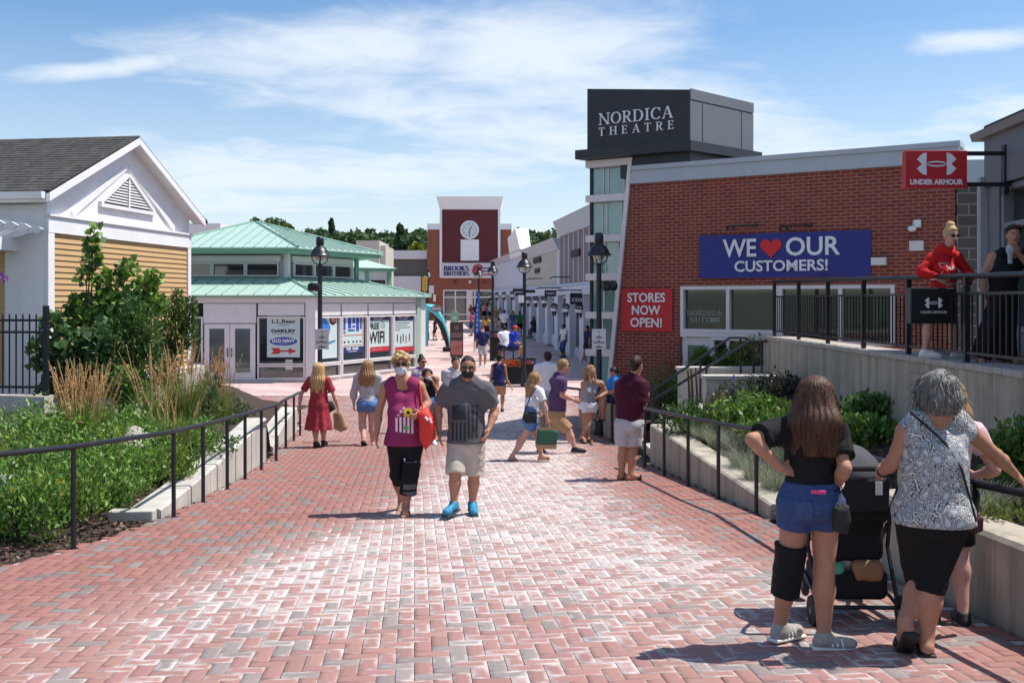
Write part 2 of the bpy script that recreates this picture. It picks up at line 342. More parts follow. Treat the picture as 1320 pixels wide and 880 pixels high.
def concrete_mat(name, col, board=0.0, axis='x', dark=.5):
    m, nt, n, l, b = nodes(name); tc = n.new('ShaderNodeTexCoord'); v = tc.outputs['Object']
    f = ntex(n, l, v, 2.2, 8, .65, .3); f2 = ntex(n, l, v, 60, 5, .7); st = ntex(n, l, v, 5.0, 6, .7, .2, (1, 1, .05))
    c = mixc(n, l, f, tuple(k*.62 for k in col), tuple(min(1, k*1.36) for k in col))
    mr = n.new('ShaderNodeMapRange'); l.new(st, mr.inputs[0]); mr.inputs[1].default_value = .44; mr.inputs[2].default_value = .70; mr.inputs[4].default_value = dark
    c = mixc(n, l, mr.outputs[0], c, tuple(k*.40 for k in col))
    mr2 = n.new('ShaderNodeMapRange'); l.new(ntex(n, l, v, 22, 3, .8), mr2.inputs[0]); mr2.inputs[1].default_value = .68; mr2.inputs[2].default_value = .74; mr2.inputs[4].default_value = .5
    c = mixc(n, l, mr2.outputs[0], c, tuple(k*.45 for k in col))
    if board:
        s0 = n.new('ShaderNodeSeparateXYZ'); l.new(v, s0.inputs[0]); w0 = mathn(n, l, 'FRACT', mathn(n, l, 'MULTIPLY', mathn(n, l, 'ADD', s0.outputs[0], s0.outputs[1]), 1/board)); c = mixc(n, l, mathn(n, l, 'MULTIPLY', mathn(n, l, 'LESS_THAN', w0, .06), .45), c, tuple(k*.45 for k in col))
    l.new(c, b.inputs['Base Color']); b.inputs['Roughness'].default_value = .88; b.inputs['Specular IOR Level'].default_value = .25
    h = mathn(n, l, 'ADD', mathn(n, l, 'MULTIPLY', f2, .6), f)
    if board:
        s = n.new('ShaderNodeSeparateXYZ'); l.new(v, s.inputs[0])
        w = mathn(n, l, 'ADD', s.outputs[0], s.outputs[1]); w = mathn(n, l, 'FRACT', mathn(n, l, 'MULTIPLY', w, 1/board))
        g = mathn(n, l, 'LESS_THAN', w, .07); h = mathn(n, l, 'SUBTRACT', h, mathn(n, l, 'MULTIPLY', g, 1.6))
    bump(n, l, b, h, .5, .008); return m
M_white = mat('white_trim', (.80, .79, .80), .55, .05, 3, bmp=.05, bsc=30, dirt=.12)
M_offwhite = mat('off_white_metal', (.70, .67, .68), .5, .05, 3, dirt=.10)
M_black = mat('black_powder_coat', (.012, .013, .018), .38, .3, 10, bmp=.05, bsc=200)
M_blackmat = mat('matt_black', (.014, .014, .017), .75, .25, 20)
M_iron = mat('bluish_black_steel', (.012, .013, .020), .46, .3, 8, bmp=.04, bsc=150)
M_conc = concrete_mat('pale_cast_concrete', (.50, .475, .43), .0, dark=.35)
M_concb = concrete_mat('board_marked_concrete', (.43, .385, .315), .14, dark=.8)
M_dkglass = glass_mat('dark_glass', (.022, .027, .03))
M_soil = mat('bark_mulch', (.055, .036, .026), .95, .5, 30, 8, bmp=1.0, bsc=45, bdist=.03)
M_red = mat('red_sign_face', (.50, .012, .02), .5, .08, 2)
M_blue = mat('blue_banner_vinyl', (.018, .022, .21), .5, .1, 2, bmp=.1, bsc=6)
M_wtext = mat('white_lettering', (.78, .78, .82), .55, .04, 3)
M_green = mat('patina_green_metal', (.40, .535, .465), .42, .06, 2.0, bmp=.04, bsc=8, spec=.5, dirt=.1)
M_greend = mat('green_painted_fascia', (.16, .34, .25), .5, .08, 3)
M_skins = {'fair': mat('fair_skin', (.54, .32, .235), .62, .12, 14, sss=.06, spec=.3, bmp=.15, bsc=180), 'tan': mat('tanned_skin', (.43, .215, .14), .62, .12, 14, sss=.06, spec=.3, bmp=.15, bsc=180),
           'dark': mat('dark_skin', (.11, .055, .035), .45, .1, 9), 'pink': mat('pink_skin', (.55, .30, .235), .62, .12, 14, sss=.06, spec=.3, bmp=.15, bsc=180)}
# ---------------------------------------------------------------- ground, paving, beds, low walls, rails
def interp(tab): xs = [a for a, _ in tab]; ys = [b for _, b in tab]; return lambda y: np.interp(y, xs, ys)
LBT = [(0, -6.4), (2, -5.7), (5, -5.0), (7, -4.5), (8.1, -4.17), (8.85, -3.93), (9.6, -3.78), (10.6, -3.70), (12, -3.72), (13.85, -3.80), (16.2, -3.97), (18, -4.25), (19.8, -4.48), (21.5, -4.62), (22.4, -4.7)]
RBT = [(0, 3.66), (6.45, 3.04), (15.3, 2.19), (16.2, 2.12), (19.2, 2.12), (21.6, 1.75), (22.2, 1.35)]
LB, RB = interp(LBT), interp(RBT)
def sheet(name, xs_fn, ys, zoff, m, nx=2):
    V = []; Q = []
    for i, y in enumerate(ys):
        a, b = xs_fn(y)
        for k in range(nx): V.append((a+(b-a)*k/(nx-1), y, float(zgv(np.array(float(y))))+zoff))
    for i in range(len(ys)-1):
        for k in range(nx-1): Q.append((i*nx+k, i*nx+k+1, (i+1)*nx+k+1, (i+1)*nx+k))
    o = mesh_obj(name, np_mesh(name, V, Q), m); tag(o, kind='structure'); return o
M_ground = mat('dry_grass_and_asphalt', (.10, .11, .06), .95, .3, .05, 8)
sheet('ground', lambda y: (-2500, 2500), [-60, -10, 0, 10, 18, 20, 22, 30, 40, 44, 50, 60, 75, 90, 150, 400, 1000, 3000], -.09, M_ground)

def paver_mat():
    m, nt, n, l, b = nodes('clay_pavers'); tc = n.new('ShaderNodeTexCoord'); v = tc.outputs['Object']
    a = n.new('ShaderNodeVertexColor'); a.layer_name = 'Col'; e = n.new('ShaderNodeAttribute'); e.attribute_name = 'edge'
    s = n.new('ShaderNodeSeparateXYZ'); l.new(v, s.inputs[0])
    f1 = ntex(n, l, v, .9, 6, .6, .4); f2 = ntex(n, l, v, 7, 6, .7); f3 = ntex(n, l, v, 90, 4, .7)
    # pale mineral bloom: a trodden strip down the middle of the ramp, all over the flat plaza
    def mr(x, a0, a1, b0, b1):
        k = n.new('ShaderNodeMapRange'); k.interpolation_type = 'SMOOTHSTEP'; l.new(x, k.inputs[0])
        for i, q in enumerate((a0, a1, b0, b1)): k.inputs[i+1].default_value = q
        return k.outputs[0]
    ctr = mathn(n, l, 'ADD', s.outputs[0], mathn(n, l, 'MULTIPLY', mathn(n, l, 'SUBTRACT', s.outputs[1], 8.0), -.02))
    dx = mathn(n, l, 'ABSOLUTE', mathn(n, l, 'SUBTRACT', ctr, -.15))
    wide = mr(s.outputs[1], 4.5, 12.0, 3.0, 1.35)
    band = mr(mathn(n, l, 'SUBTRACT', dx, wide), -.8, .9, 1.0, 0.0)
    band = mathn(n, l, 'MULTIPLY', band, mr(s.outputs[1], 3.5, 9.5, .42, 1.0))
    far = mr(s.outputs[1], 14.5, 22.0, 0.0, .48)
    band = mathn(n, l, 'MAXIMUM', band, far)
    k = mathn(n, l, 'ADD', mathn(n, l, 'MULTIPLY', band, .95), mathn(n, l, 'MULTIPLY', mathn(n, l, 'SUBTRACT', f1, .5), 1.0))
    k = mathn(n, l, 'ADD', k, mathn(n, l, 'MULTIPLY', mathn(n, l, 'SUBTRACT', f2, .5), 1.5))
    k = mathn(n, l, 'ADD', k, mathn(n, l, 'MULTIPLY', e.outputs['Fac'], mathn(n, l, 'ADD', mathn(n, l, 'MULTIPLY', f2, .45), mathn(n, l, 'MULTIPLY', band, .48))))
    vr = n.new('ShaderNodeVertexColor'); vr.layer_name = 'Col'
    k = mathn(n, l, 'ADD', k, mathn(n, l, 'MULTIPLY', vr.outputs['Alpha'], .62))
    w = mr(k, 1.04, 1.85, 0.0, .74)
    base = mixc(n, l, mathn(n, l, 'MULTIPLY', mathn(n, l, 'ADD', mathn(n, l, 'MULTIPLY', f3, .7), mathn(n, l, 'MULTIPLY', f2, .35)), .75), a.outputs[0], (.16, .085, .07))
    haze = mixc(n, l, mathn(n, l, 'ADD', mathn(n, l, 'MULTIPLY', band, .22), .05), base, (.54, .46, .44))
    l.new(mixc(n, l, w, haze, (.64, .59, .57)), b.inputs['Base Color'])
    b.inputs['Roughness'].default_value = .9; b.inputs['Specular IOR Level'].default_value = .2
    bump(n, l, b, mathn(n, l, 'ADD', f3, f2), .35, .004); return m
M_paver = paver_mat()
def joint_mat():
    m, nt, n, l, b = nodes('paving_joint_sand'); tc = n.new('ShaderNodeTexCoord'); v = tc.outputs['Object']
    f = ntex(n, l, v, .8, 5, .6); mr = n.new('ShaderNodeMapRange'); l.new(f, mr.inputs[0]); mr.inputs[1].default_value = .46; mr.inputs[2].default_value = .56
    l.new(mixc(n, l, mr.outputs[0], (.07, .05, .045), (.52, .48, .46)), b.inputs['Base Color']); b.inputs['Roughness'].default_value = .95; return m
YP = 30.0
def inside_ramp(X, Y):
    l = np.where(Y < 22.4, LB(Y), -30); r = np.where(Y < 22.2, RB(Y), 12)
    return (X > l) & (X < r)
def pavers():
    g = .1016; th = R(5.6); c, s = math.cos(th), math.sin(th)
    n0 = 420; I, J = np.meshgrid(np.arange(-160, 150), np.arange(10, 320), indexing='ij'); k = (I-J) % 4
    A = []
    for typ in (0, 3):
        i = I[k == typ].astype(float); j = J[k == typ].astype(float); w, h = (2, 1) if typ == 0 else (1, 2)
        A.append(np.stack([(i+w/2)*g, (j+h/2)*g, np.full_like(i, w*g/2), np.full_like(i, h*g/2)], 1))
    A = np.concatenate(A)
    X = A[:, 0]*c-A[:, 1]*s; Y = A[:, 0]*s+A[:, 1]*c
    ok = (Y > 3.9) & (Y < YP) & inside_ramp(X, Y) & (np.abs(X)/Y < .62) & (X > -9-0*Y) & (X < 7)
    A, X, Y = A[ok], X[ok], Y[ok]; N = len(A)
    rnd = RNG.random(N)
    patch = np.sin(X*1.9+Y*.6)+np.sin(Y*1.3-X*.8)+RNG.normal(0, 1.2, N)
    col = np.array([.36, .145, .122])*(1+RNG.normal(0, .065, (N, 1)))+RNG.normal(0, .007, (N, 3))
    grey = (rnd < .14+.15*(patch > .6)); col[grey] = np.array([.225, .215, .21])*(1+RNG.normal(0, .12, (grey.sum(), 1)))
    dk = RNG.random(N) < .10; col[dk] = col[dk]*.85
    al = RNG.random(N)
    rings = [(.0018, -.005, 1.0), (.0034, 0.0, 1.0), (.034, .0004, 0.0)]
    V = np.zeros((N, 12, 3)); ED = np.zeros((N, 12)); tilt = RNG.normal(0, .009, (N, 2)); lift = RNG.normal(0, .0008, N)
    for ri, (ins, dz, ed) in enumerate(rings):
        for ci, (sx, sy) in enumerate(((-1, -1), (1, -1), (1, 1), (-1, 1))):
            lx = sx*(A[:, 2]-ins); ly = sy*(A[:, 3]-ins); u = A[:, 0]+lx; v = A[:, 1]+ly
            x = u*c-v*s; y = u*s+v*c; V[:, ri*4+ci, 0] = x; V[:, ri*4+ci, 1] = y
            V[:, ri*4+ci, 2] = zgv(y)+.010+dz+lift+tilt[:, 0]*lx+tilt[:, 1]*ly; ED[:, ri*4+ci] = ed
    q = []
    for r0 in (0, 4):
        for a in range(4): q.append((r0+a, r0+(a+1) % 4, r0+4+(a+1) % 4, r0+4+a))
    q.append((8, 9, 10, 11)); q = np.array(q)
    Q = (np.arange(N)[:, None, None]*12+q[None]).reshape(-1, 4)
    me = np_mesh('brick_paving', V.reshape(-1, 3), Q)
    ca = me.color_attributes.new('Col', 'FLOAT_COLOR', 'POINT'); cc = np.ones((N, 12, 4), np.float32); cc[..., :3] = np.clip(col, .01, 1)[:, None]; cc[..., 3] = al[:, None]
    ca.data.foreach_set('color', cc.ravel())
    ea = me.attributes.new('edge', 'FLOAT', 'POINT'); ea.data.foreach_set('value', ED.astype(np.float32).ravel())
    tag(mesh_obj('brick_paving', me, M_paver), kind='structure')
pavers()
def span(y): return (float(LB(y)) if y < 22.4 else -32., float(RB(y)) if y < 22.2 else 12.)
sheet('paving_bed', span, [0]+[i*.5 for i in range(1, 61)], 0.0, joint_mat(), 2)
def plaza_mat():
    m, nt, n, l, b = nodes('far_brick_plaza'); tc = n.new('ShaderNodeTexCoord'); v = tc.outputs['Object']
    t = n.new('ShaderNodeTexBrick'); l.new(v, t.inputs['Vector']); t.offset = .5
    for k, q in (('Color1', (.42, .15, .115, 1)), ('Color2', (.30, .16, .14, 1)), ('Mortar', (.36, .31, .29, 1))): t.inputs[k].default_value = q
    t.inputs['Scale'].default_value = 1; t.inputs['Brick Width'].default_value = .205; t.inputs['Row Height'].default_value = .102; t.inputs['Mortar Size'].default_value = .006
    f = ntex(n, l, v, .35, 6, .65, .6); f2 = ntex(n, l, v, 3.0, 6, .7)
    s = n.new('ShaderNodeSeparateXYZ'); l.new(v, s.inputs[0])
    mr = n.new('ShaderNodeMapRange'); l.new(mathn(n, l, 'ADD', f, mathn(n, l, 'MULTIPLY', f2, .5)), mr.inputs[0]); mr.inputs[1].default_value = .58; mr.inputs[2].default_value = .95; mr.inputs[3].default_value = .2; mr.inputs[4].default_value = .8
    band = mathn(n, l, 'LESS_THAN', mathn(n, l, 'FRACT', mathn(n, l, 'MULTIPLY', s.outputs[1], 1/6.0)), .07)
    k = mathn(n, l, 'MAXIMUM', mr.outputs[0], mathn(n, l, 'MULTIPLY', band, .8))
    l.new(mixc(n, l, k, t.outputs[0], (.60, .52, .50)), b.inputs['Base Color']); b.inputs['Roughness'].default_value = .9; return m
sheet('brick_plaza', lambda y: (-32, 14), [YP]+list(range(31, 110)), .010, plaza_mat())

# planting beds: soil that meets the low walls
def grid_mesh(name, x0f, x1f, ys, nx, zf, m, rough=.02):
    V = []; Q = []
    for y in ys:
        a, b = x0f(y), x1f(y)
        for k in range(nx):
            x = a+(b-a)*k/(nx-1); V.append((x, y, zf(x, y)+(RNG.normal(0, rough) if 0 < k < nx-1 else 0)))
    n = len(ys)
    for i in range(n-1):
        for k in range(nx-1): Q.append((i*nx+k, i*nx+k+1, (i+1)*nx+k+1, (i+1)*nx+k))
    o = mesh_obj(name, np_mesh(name, V, Q, smooth=True), m); tag(o, kind='structure'); return o
def sm(x, a, b): t = min(max((x-a)/(b-a), 0), 1); return t*t*(3-2*t)
zle = interp([(0, 1.12), (9.6, .60), (10.4, .56), (11, .60), (16.2, .88), (16.9, .30), (17.6, .22), (21.5, .46), (23, .40)])
def z_left(x, y):
    e = float(zle(y)); u = sm(float(LB(y))-x, .3, 2.4); return e*(1-u)+max(e+.12, .92)*u
zre = interp([(0, 1.42), (8.0, 1.24), (8.75, .67), (9.6, .615), (10.5, .68), (15.9, .82), (16.4, .5), (22, .5)])
def z_right(x, y):
    e = float(zre(y)); a = float(RB(y))+.1; u = sm(x, a+.2, 4.75); return e*(1-u)+max(1.36, e+.06)*u
ysl = list(np.arange(0, 23.4, .22)); grid_mesh('left_planting_bed', lambda y: -16, lambda y: float(LB(y))-.012-.2*(sm(y, 10.45, 10.6)*(1-sm(y, 16.15, 16.3))+sm(y, 17.45, 17.6)*(1-sm(y, 21.5, 21.7))), ysl, 60, z_left, M_soil)
ysr = list(np.arange(0, 16.7, .2)); grid_mesh('right_planting_bed', lambda y: float(RB(y))+.02+.22*(1-sm(y, 8.1, 8.3)+sm(y, 10.35, 10.5)*(1-sm(y, 15.8, 16))), lambda y: 4.80, ysr, 22, z_right, M_soil)
grid_mesh('far_planting_bed', lambda y: 2.4, lambda y: 9.0, list(np.arange(18.7, 22.2, .3)), 12, lambda x, y: .55+.15*sm(x, 2.5, 4), M_soil)

def wall_strip(mb, line, th, top, side, step=.02, cap=.02, bot=None, y0=0, y1=1, nb=10):
    """a low wall following a boundary curve; side -1 left, +1 right"""
    ys = np.linspace(y0, y1, nb)
    for i in range(nb-1):
        ya, yb = ys[i]+.007, ys[i+1]-.007; xa, xb = float(line(ya)), float(line(yb)); za, zb = top(ya), top(yb)
        if abs(za-zb) < 1e-6: zb += 1e-6
        def P4(o0, o1, z0a, z0b): return [Vector((xa+side*o0, ya, z0a)), Vector((xb+side*o0, yb, z0b)), Vector((xb+side*o1, yb, z0b)), Vector((xa+side*o1, ya, z0a))]
        b = P4(.0, th, zg(ya)-.15, zg(yb)-.15); t = P4(.0, th, za-cap, zb-cap); t2 = P4(.025, th-.025, za, zb)
        mb.hexa(b, t); mb.hexa(t, t2)
wl = MB(); top1 = interp([(10.55, .64), (16.25, .95)]); wall_strip(wl, lambda y: LB(y)-.03, .36, top1, -1, y0=10.55, y1=16.25, nb=7)
tag(wl.build('low_concrete_wall', M_conc), 'sunlit pale concrete block wall stepping along the left handrail', 'wall')
wl = MB(); top2 = interp([(17.5, .30), (21.6, .56)]); wall_strip(wl, lambda y: LB(y)-.03, .36, top2, -1, y0=17.5, y1=21.6, nb=5)
tag(wl.build('low_concrete_wall', M_conc), 'short pale concrete wall past the gap at the far end of the left handrail', 'wall')
wl = MB(); top3 = interp([(10.45, .72), (15.9, .89)]); wall_strip(wl, lambda y: RB(y)+.06, .36, top3, 1, y0=10.45, y1=15.9, nb=2)
tag(wl.build('low_concrete_wall', M_concb), 'board-marked concrete planter wall tapering into the paving on the right', 'wall')
wl = MB(); wall_strip(wl, lambda y: RB(y)+.07, .38, lambda y: 1.37-.02*max(y-5, 0), 1, y0=1.5, y1=8.2, nb=3, cap=.03)
tag(wl.build('low_concrete_wall', M_concb), 'waist-high concrete planter wall beside the two women at the stroller', 'wall')
wl = MB(); wall_strip(wl, lambda y: RB(y)+.06, .40, lambda y: .90, 1, y0=19.15, y1=22.1, nb=4)
tag(wl.build('low_concrete_wall', M_concb), 'concrete wall the boy in blue sits on', 'wall')
# edging slab at the near end of the left bed
wl = MB(); wl.box((-3.98, 10.44, .60), (.46, .16, .13), Matrix.Rotation(R(4), 4, 'Z'), bev=.012)
tag(wl.build('edging_slab', M_conc), 'flat concrete end block lying at the mulch edge of the left bed', 'edging block')

def handrail(label, pts, posts, h=.915, name='handrail', group=None, ext=()):
    base = Vector(pts[0]); root = empty(name, base, label, 'handrail', group)
    mb = MB(); mb.tube([Vector(p)+Vector((0, 0, h)) for p in pts]+list(ext), .026, 10); mb.build('rail', M_iron, root, smooth=True)
    for p in posts:
        mb = MB(); p = Vector(p); mb.tube([p+Vector((0, 0, -.02)), p+Vector((0, 0, h-.02))], .0235, 8); mb.lathe([(.045, -.01), (.045, .012), (.024, .014)], p, 10); mb.build('post', M_iron, root, smooth=True)
    return root
def gp(x, y): return Vector((x, y, zg(y)))
lp = [G(*p) for p in ((95, 708), (224, 667), (262, 648), (293, 631), (316, 618), (337, 606), (356, 594.5), (370, 576), (382, 573), (394, 567.5))]
lp[7:] = [gp(-4.18, 18.4), gp(-4.36, 19.9), gp(-4.45, 20.9)]
handrail('long dark steel handrail running down the left side of the ramp', [gp(-5.0, 6.6), gp(-4.5, 7.55)]+lp, [gp(-5.0, 6.6)]+lp)
rpx = ((1240, 801), (975, 662), (926, 644), (887, 627), (856, 613.8), (831, 602.5)); rp = [G(*p) for p in rpx]
rp = [gp(3.28, 3.4), gp(3.12, 4.9)]+rp; rp.insert(3, gp(2.78, 8.55))
handrail('dark steel handrail along the right planter, the women lean on it', rp, rp)
fp = [gp(2.0, 19.0), gp(1.98, 19.7), gp(1.83, 20.6), gp(1.62, 21.5), gp(1.1, 22.3)]
handrail('short dark handrail in front of the wall the boy sits on', fp, fp)

# retaining wall and upper walkway on the right
XR = 4.75
rw = empty('retaining_wall', (XR, 12, 1.2), 'tall grey board-marked concrete retaining wall under the black railing', 'wall')
mb = MB(); mb.bx(XR, XR+.42, 2, 18.8, .0, 2.13); mb.build('wall', M_concb, rw)
mb = MB(); y = 2.0; i = 0
while y < 18.8:
    mb.box((XR+.20, y+.098, 2.165+.002*(i % 3)), (.46, .19, .066), bev=.008); y += .2; i += 1
mb.build('coping', brick_mat('pale_coping_pavers', (.42, .38, .34), (.36, .33, .30), (.2, .18, .17), 5, 5, .0001), rw)
M_upper = brick_mat('upper_walkway_pavers', (.27, .12, .10), (.21, .10, .09), (.12, .08, .08), .2, .1, .006, axis='xy')
mb = MB(); mb.bx(XR+.42, 14, -2, 13.4, 1.6, 2.19); mb.bx(XR+.42, 5.35, 13.4, 18.8, 1.2, 2.19); tag(mb.build('upper_walkway', M_upper), kind='structure')
mb = MB(); mb.bx(5.36, 12, 13.41, 21, .4, .9); mb.bx(3.9, 5.2, 18.85, 21, .4, 1.0); tag(mb.build('sunken_court', M_conc), kind='structure')

# black picket guard rail on the retaining wall
gr = empty('guard_railing', (XR+.12, 18.7, 2.19), 'black picket railing on top of the grey retaining wall', 'railing')
xr = XR+.10; ztop = lambda y: 3.11+.012*(y-10); pk = MB(); po = []
mb = MB(); mb.tube([(xr, 1, ztop(1)), (xr, 18.5, ztop(18.5))], .03, 10); mb.build('top_rail', M_iron, gr, smooth=True)
mb = MB(); mb.box((xr, 9.75, 2.93), (.03, 17.5, .03)); mb.build('upper_bar', M_black, gr)
mb = MB(); mb.box((xr, 9.75, 2.30), (.03, 17.5, .03)); mb.build('lower_bar', M_black, gr)
for i in range(12):
    y = 18.4-i*1.555; mb = MB(); mb.box((xr, y, (2.19+ztop(y))/2), (.055, .055, ztop(y)-2.19)); mb.build('post', M_black, gr)
for i in range(140): pk.box((xr, 18.3-i*.122, 2.615), (.016, .016, .62))
tag(pk.build('picket_row', M_black, gr), kind='stuff')
gr = empty('guard_railing', (5.6, 16, .9), 'lower black railing in the sunken court behind the retaining wall', 'railing')
mb = MB(); mb.tube([(5.75, 14, 2.10), (5.75, 18, 2.10)], .025, 8); mb.build('top_rail', M_black, gr)
pk = MB()
for i in range(34): pk.box((5.75, 14+i*.12, 1.5), (.016, .016, 1.15))
tag(pk.build('picket_row', M_black, gr), kind='stuff')

# stairs with two cheek walls and two handrails
st = empty('stairs', (2.4, 17.7, .15), 'concrete steps climbing right between two dark handrails', 'stairs'); n = 7
for i in range(n):
    z = .18+(i+1)*.155; mb = MB(); mb.bx(2.35+i*.25, 4.7, 16.85, 18.6, z-.155, z); mb.build('step', M_conc, st)
cw = MB(); cw.bx(3.23, XR-.004, 16.55, 16.84, .3, 1.55); cw.bx(3.19, XR-.002, 16.51, 16.88, 1.552, 1.61); tag(cw.build('cheek_wall', M_conc), 'pale-capped concrete wall in front of the steps', 'wall')
cw = MB(); cw.bx(3.15, 5.0, 18.64, 18.95, .3, 1.55); cw.bx(3.11, 5.0, 18.60, 19.0, 1.552, 1.61); tag(cw.build('cheek_wall', M_conc), 'pale-capped concrete wall behind the steps', 'wall')
def stair_rail(label, y, x0, loop):
    root = empty('stair_handrail', (x0, y, .18), label, 'handrail')
    z0, z1, x1 = 1.08, 2.17, 4.05; mb = MB(); pts = [(x0-.1, y, z0), (x1, y, z1), (x1+.3, y, z1)]
    if loop: pts += [(x1+.42, y, z1-.06), (x1+.44, y, z1-.2), (x1+.44, y, z1-.75), (x1+.36, y, z1-.86), (x1+.2, y, z1-.86)]
    mb.tube(pts, .024, 8); mb.build('rail', M_iron, root, smooth=True)
    for x in ((x0+.05, x0+.95, x1+.2)):
        z = z0+(x-x0+.1)/(x1-x0+.1)*(z1-z0) if x < x1 else z1
        mb = MB(); mb.tube([(x, y, z-1.05), (x, y, z)], .02, 8); mb.build('post', M_iron, root)
stair_rail('dark stair handrail nearer the camera', 16.95, 2.36, False)
stair_rail('dark stair handrail with a looped end in front of the brick wall', 18.5, 2.55, True)
# ---------------------------------------------------------------- buildings
M_brick = brick_mat('red_brick', (.255, .050, .036), (.175, .038, .030), (.34, .20, .155), .203, .0677, .0085, var=.55)
M_cmu = brick_mat('grey_block', (.095, .09, .08), (.075, .07, .064), (.26, .25, .23), .40, .20, .010, var=.4)
M_glassG = glass_mat('teal_glass', (.17, .31, .29), .05, .6)
M_slate = mat('charcoal_metal_panel', (.022, .023, .028), .45, .15, 1.2, bmp=.06, bsc=3)
M_slate2 = mat('grey_and_sunlit_panel', (.15, .155, .165), .45, .10, 1.2, bmp=.05, bsc=3)  # back block's grey; on the sign box it paints in the sunlit side
M_crown = mat('pale_blue_grey_cornice', (.42, .46, .52), .5, .06, 2, dirt=.15)

def poly_wall(mb, fr, tz, n0, n1): mb.hexa([fr(t, n0, z) for t, z in tz], [fr(t, n1, z) for t, z in tz])
# --- the brick theatre building -------------------------------------------------
bf = Frame((2.585, 21.4), (8.03, 18.05)); L = bf.L
def bz(t, py): return bf.z_px(t, py)
tA, tB, tC = bf.at_px(877), bf.at_px(1003), bf.at_px(1153); zW = bz(tA, 369); zC = 5.36
th = empty('theatre_building', bf(0, 0, 0), 'red brick building with a leaning glass strip and a black sign box on its roof', 'building', rz=bf.rz)
sl = lambda z: -.60+.60*z/5.7
mb = MB(); z2 = bz(tC, 446)
poly_wall(mb, bf, [(sl(0), 0), (tA, 0), (tA, zC), (sl(zC), zC)], -.3, 0)
poly_wall(mb, bf, [(tA, zW), (tC, zW), (tC, zC), (tA, zC)], -.3, -.0)
poly_wall(mb, bf, [(tC, 0), (L, 0), (L, zC), (tC, zC)], -.3, 0)
poly_wall(mb, bf, [(tB, 0), (tC, 0), (tC, z2), (tB, z2)], -.3, 0)
mb.build('brick_wall', M_brick, th)
mb = MB(); poly_wall(mb, bf, [(sl(0)-.05, .2), (L, .2), (L, zC+.2), (sl(zC)-.03, zC+.2)], -9, -1.9); mb.build('back_block', M_slate2, th)
mb = MB(); poly_wall(mb, bf, [(sl(zC)-.02, zC+.003), (L+.06, zC+.003), (L+.06, 5.64), (.02, 5.64)], -.3, .07)
poly_wall(mb, bf, [(-.0, 5.643), (L+.1, 5.643), (L+.1, 5.74), (.0, 5.74)], -.5, .11); mb.build('cornice', M_crown, th)
# slanted trim and glass strip
mb = MB(); poly_wall(mb, bf, [(sl(0)-.09, 0), (sl(0)-.003, 0), (sl(5.93)-.003, 5.93), (sl(5.93)-.09, 5.93)], -.28, .06); mb.build('slanted_trim', M_offwhite, th)
gl = MB(); tl = bf.at_px(757.5); poly_wall(gl, bf, [(tl+.05, 0), (sl(0)-.1, 0), (sl(5.9)-.1, 5.9), (tl+.05, 5.9)], -.20, -.16); gpane = gl.build('glass_strip', M_glassG, th)
mb = MB(); bf.box(mb, tl, tl+.045, -.24, -.1, 0, 5.9); mb.build('corner_post', M_slate, th)
for z in (.9, 1.72, 2.54, 3.38, 4.22, 5.10, 5.86):
    mb = MB(); poly_wall(mb, bf, [(tl-.04, z-.075), (sl(z)-.095, z-.075), (sl(z)-.095, z+.075), (tl-.04, z+.075)], -.25, .03); mb.build('white_band', M_offwhite, th)
mb = MB()
for zc in (1.3, 2.13, 2.96, 3.8, 4.66, 5.48):
    w = sl(zc)-tl
    for q in (.3, .42, .78): bf.box(mb, tl+w*q-.012, tl+w*q+.012, -.158, -.135, zc-.33, zc+.33)
mb.build('mullion', M_offwhite, th)
mb = MB(); bf.box(mb, tl+.02, tl+.06, -3.5, -.25, 0, 5.9); mb.build('side_wall', M_offwhite, th)
# windows and door
def window(fr, root, t0, t1, z0, z1, glass, frame=M_offwhite, fw=.06, mull=(), trans=(), n0=-.12, name='window', proud=.012):
    w = MB(); fr.box(w, t0, t1, n0-.02, n0, z0, z1); wo = w.build(name, glass, root)
    f = MB(); fr.box(f, t0, t0+fw, n0+.002, proud, z0, z1); fr.box(f, t1-fw, t1, n0+.002, proud, z0, z1)
    fr.box(f, t0+fw, t1-fw, n0+.002, proud, z0, z0+fw); fr.box(f, t0+fw, t1-fw, n0+.002, proud, z1-fw, z1)
    for m in mull: fr.box(f, m-fw/2, m+fw/2, n0+.002, proud-.003, z0+fw, z1-fw)
    for z in trans: fr.box(f, t0+fw, t1-fw, n0+.002, proud-.005, z-fw/2, z+fw/2)
    f.build('frame', frame, wo); return wo
zs0, zs1 = bz(tA, 423), bz(tA, 431)
tm = bf.at_px(938)
window(bf, th, tA, tB-.004, zs1+.05, zW, M_dkglass, mull=(tm,), fw=.07)
mb = MB(); bf.box(mb, tA, tB-.004, -.12, .008, zs0-.17, zs1+.046); mb.build('spandrel_panel', M_offwhite, th)
td = bf.at_px(916); zd = zs0-.174
window(bf, th, td+.01, tB-.004, .1, zd, M_dkglass, mull=(tm,), trans=(1.1,), fw=.06)
dr = MB(); bf.box(dr, tA+.01, td-.01, -.12, -.06, .05, zd-.01); do = dr.build('door', M_offwhite, th)
dg = MB(); bf.box(dg, tA+.14, td-.14, -.058, -.05, .35, zd-.17); dg.build('door_pane', glass_mat('grey_green_glass', (.12, .15, .14), .06), do)
window(bf, th, tB+.004, tC, z2, zW, glass_mat('dark_green_glass', (.02, .035, .025), .05), mull=((tB+tC)/2+.1,), fw=.07)
mb = MB(); serif(mb, 'NORDICA', bf.mat(bf.at_px(905), -.115, bz(tA, 403)), .10, .75, ext=.004, TH=.1, TN=.06); serif(mb, 'SUITE 3085'[:5], bf.mat(bf.at_px(903), -.115, bz(tA, 412)), .09, .55, ext=.004, TH=.1, TN=.06)
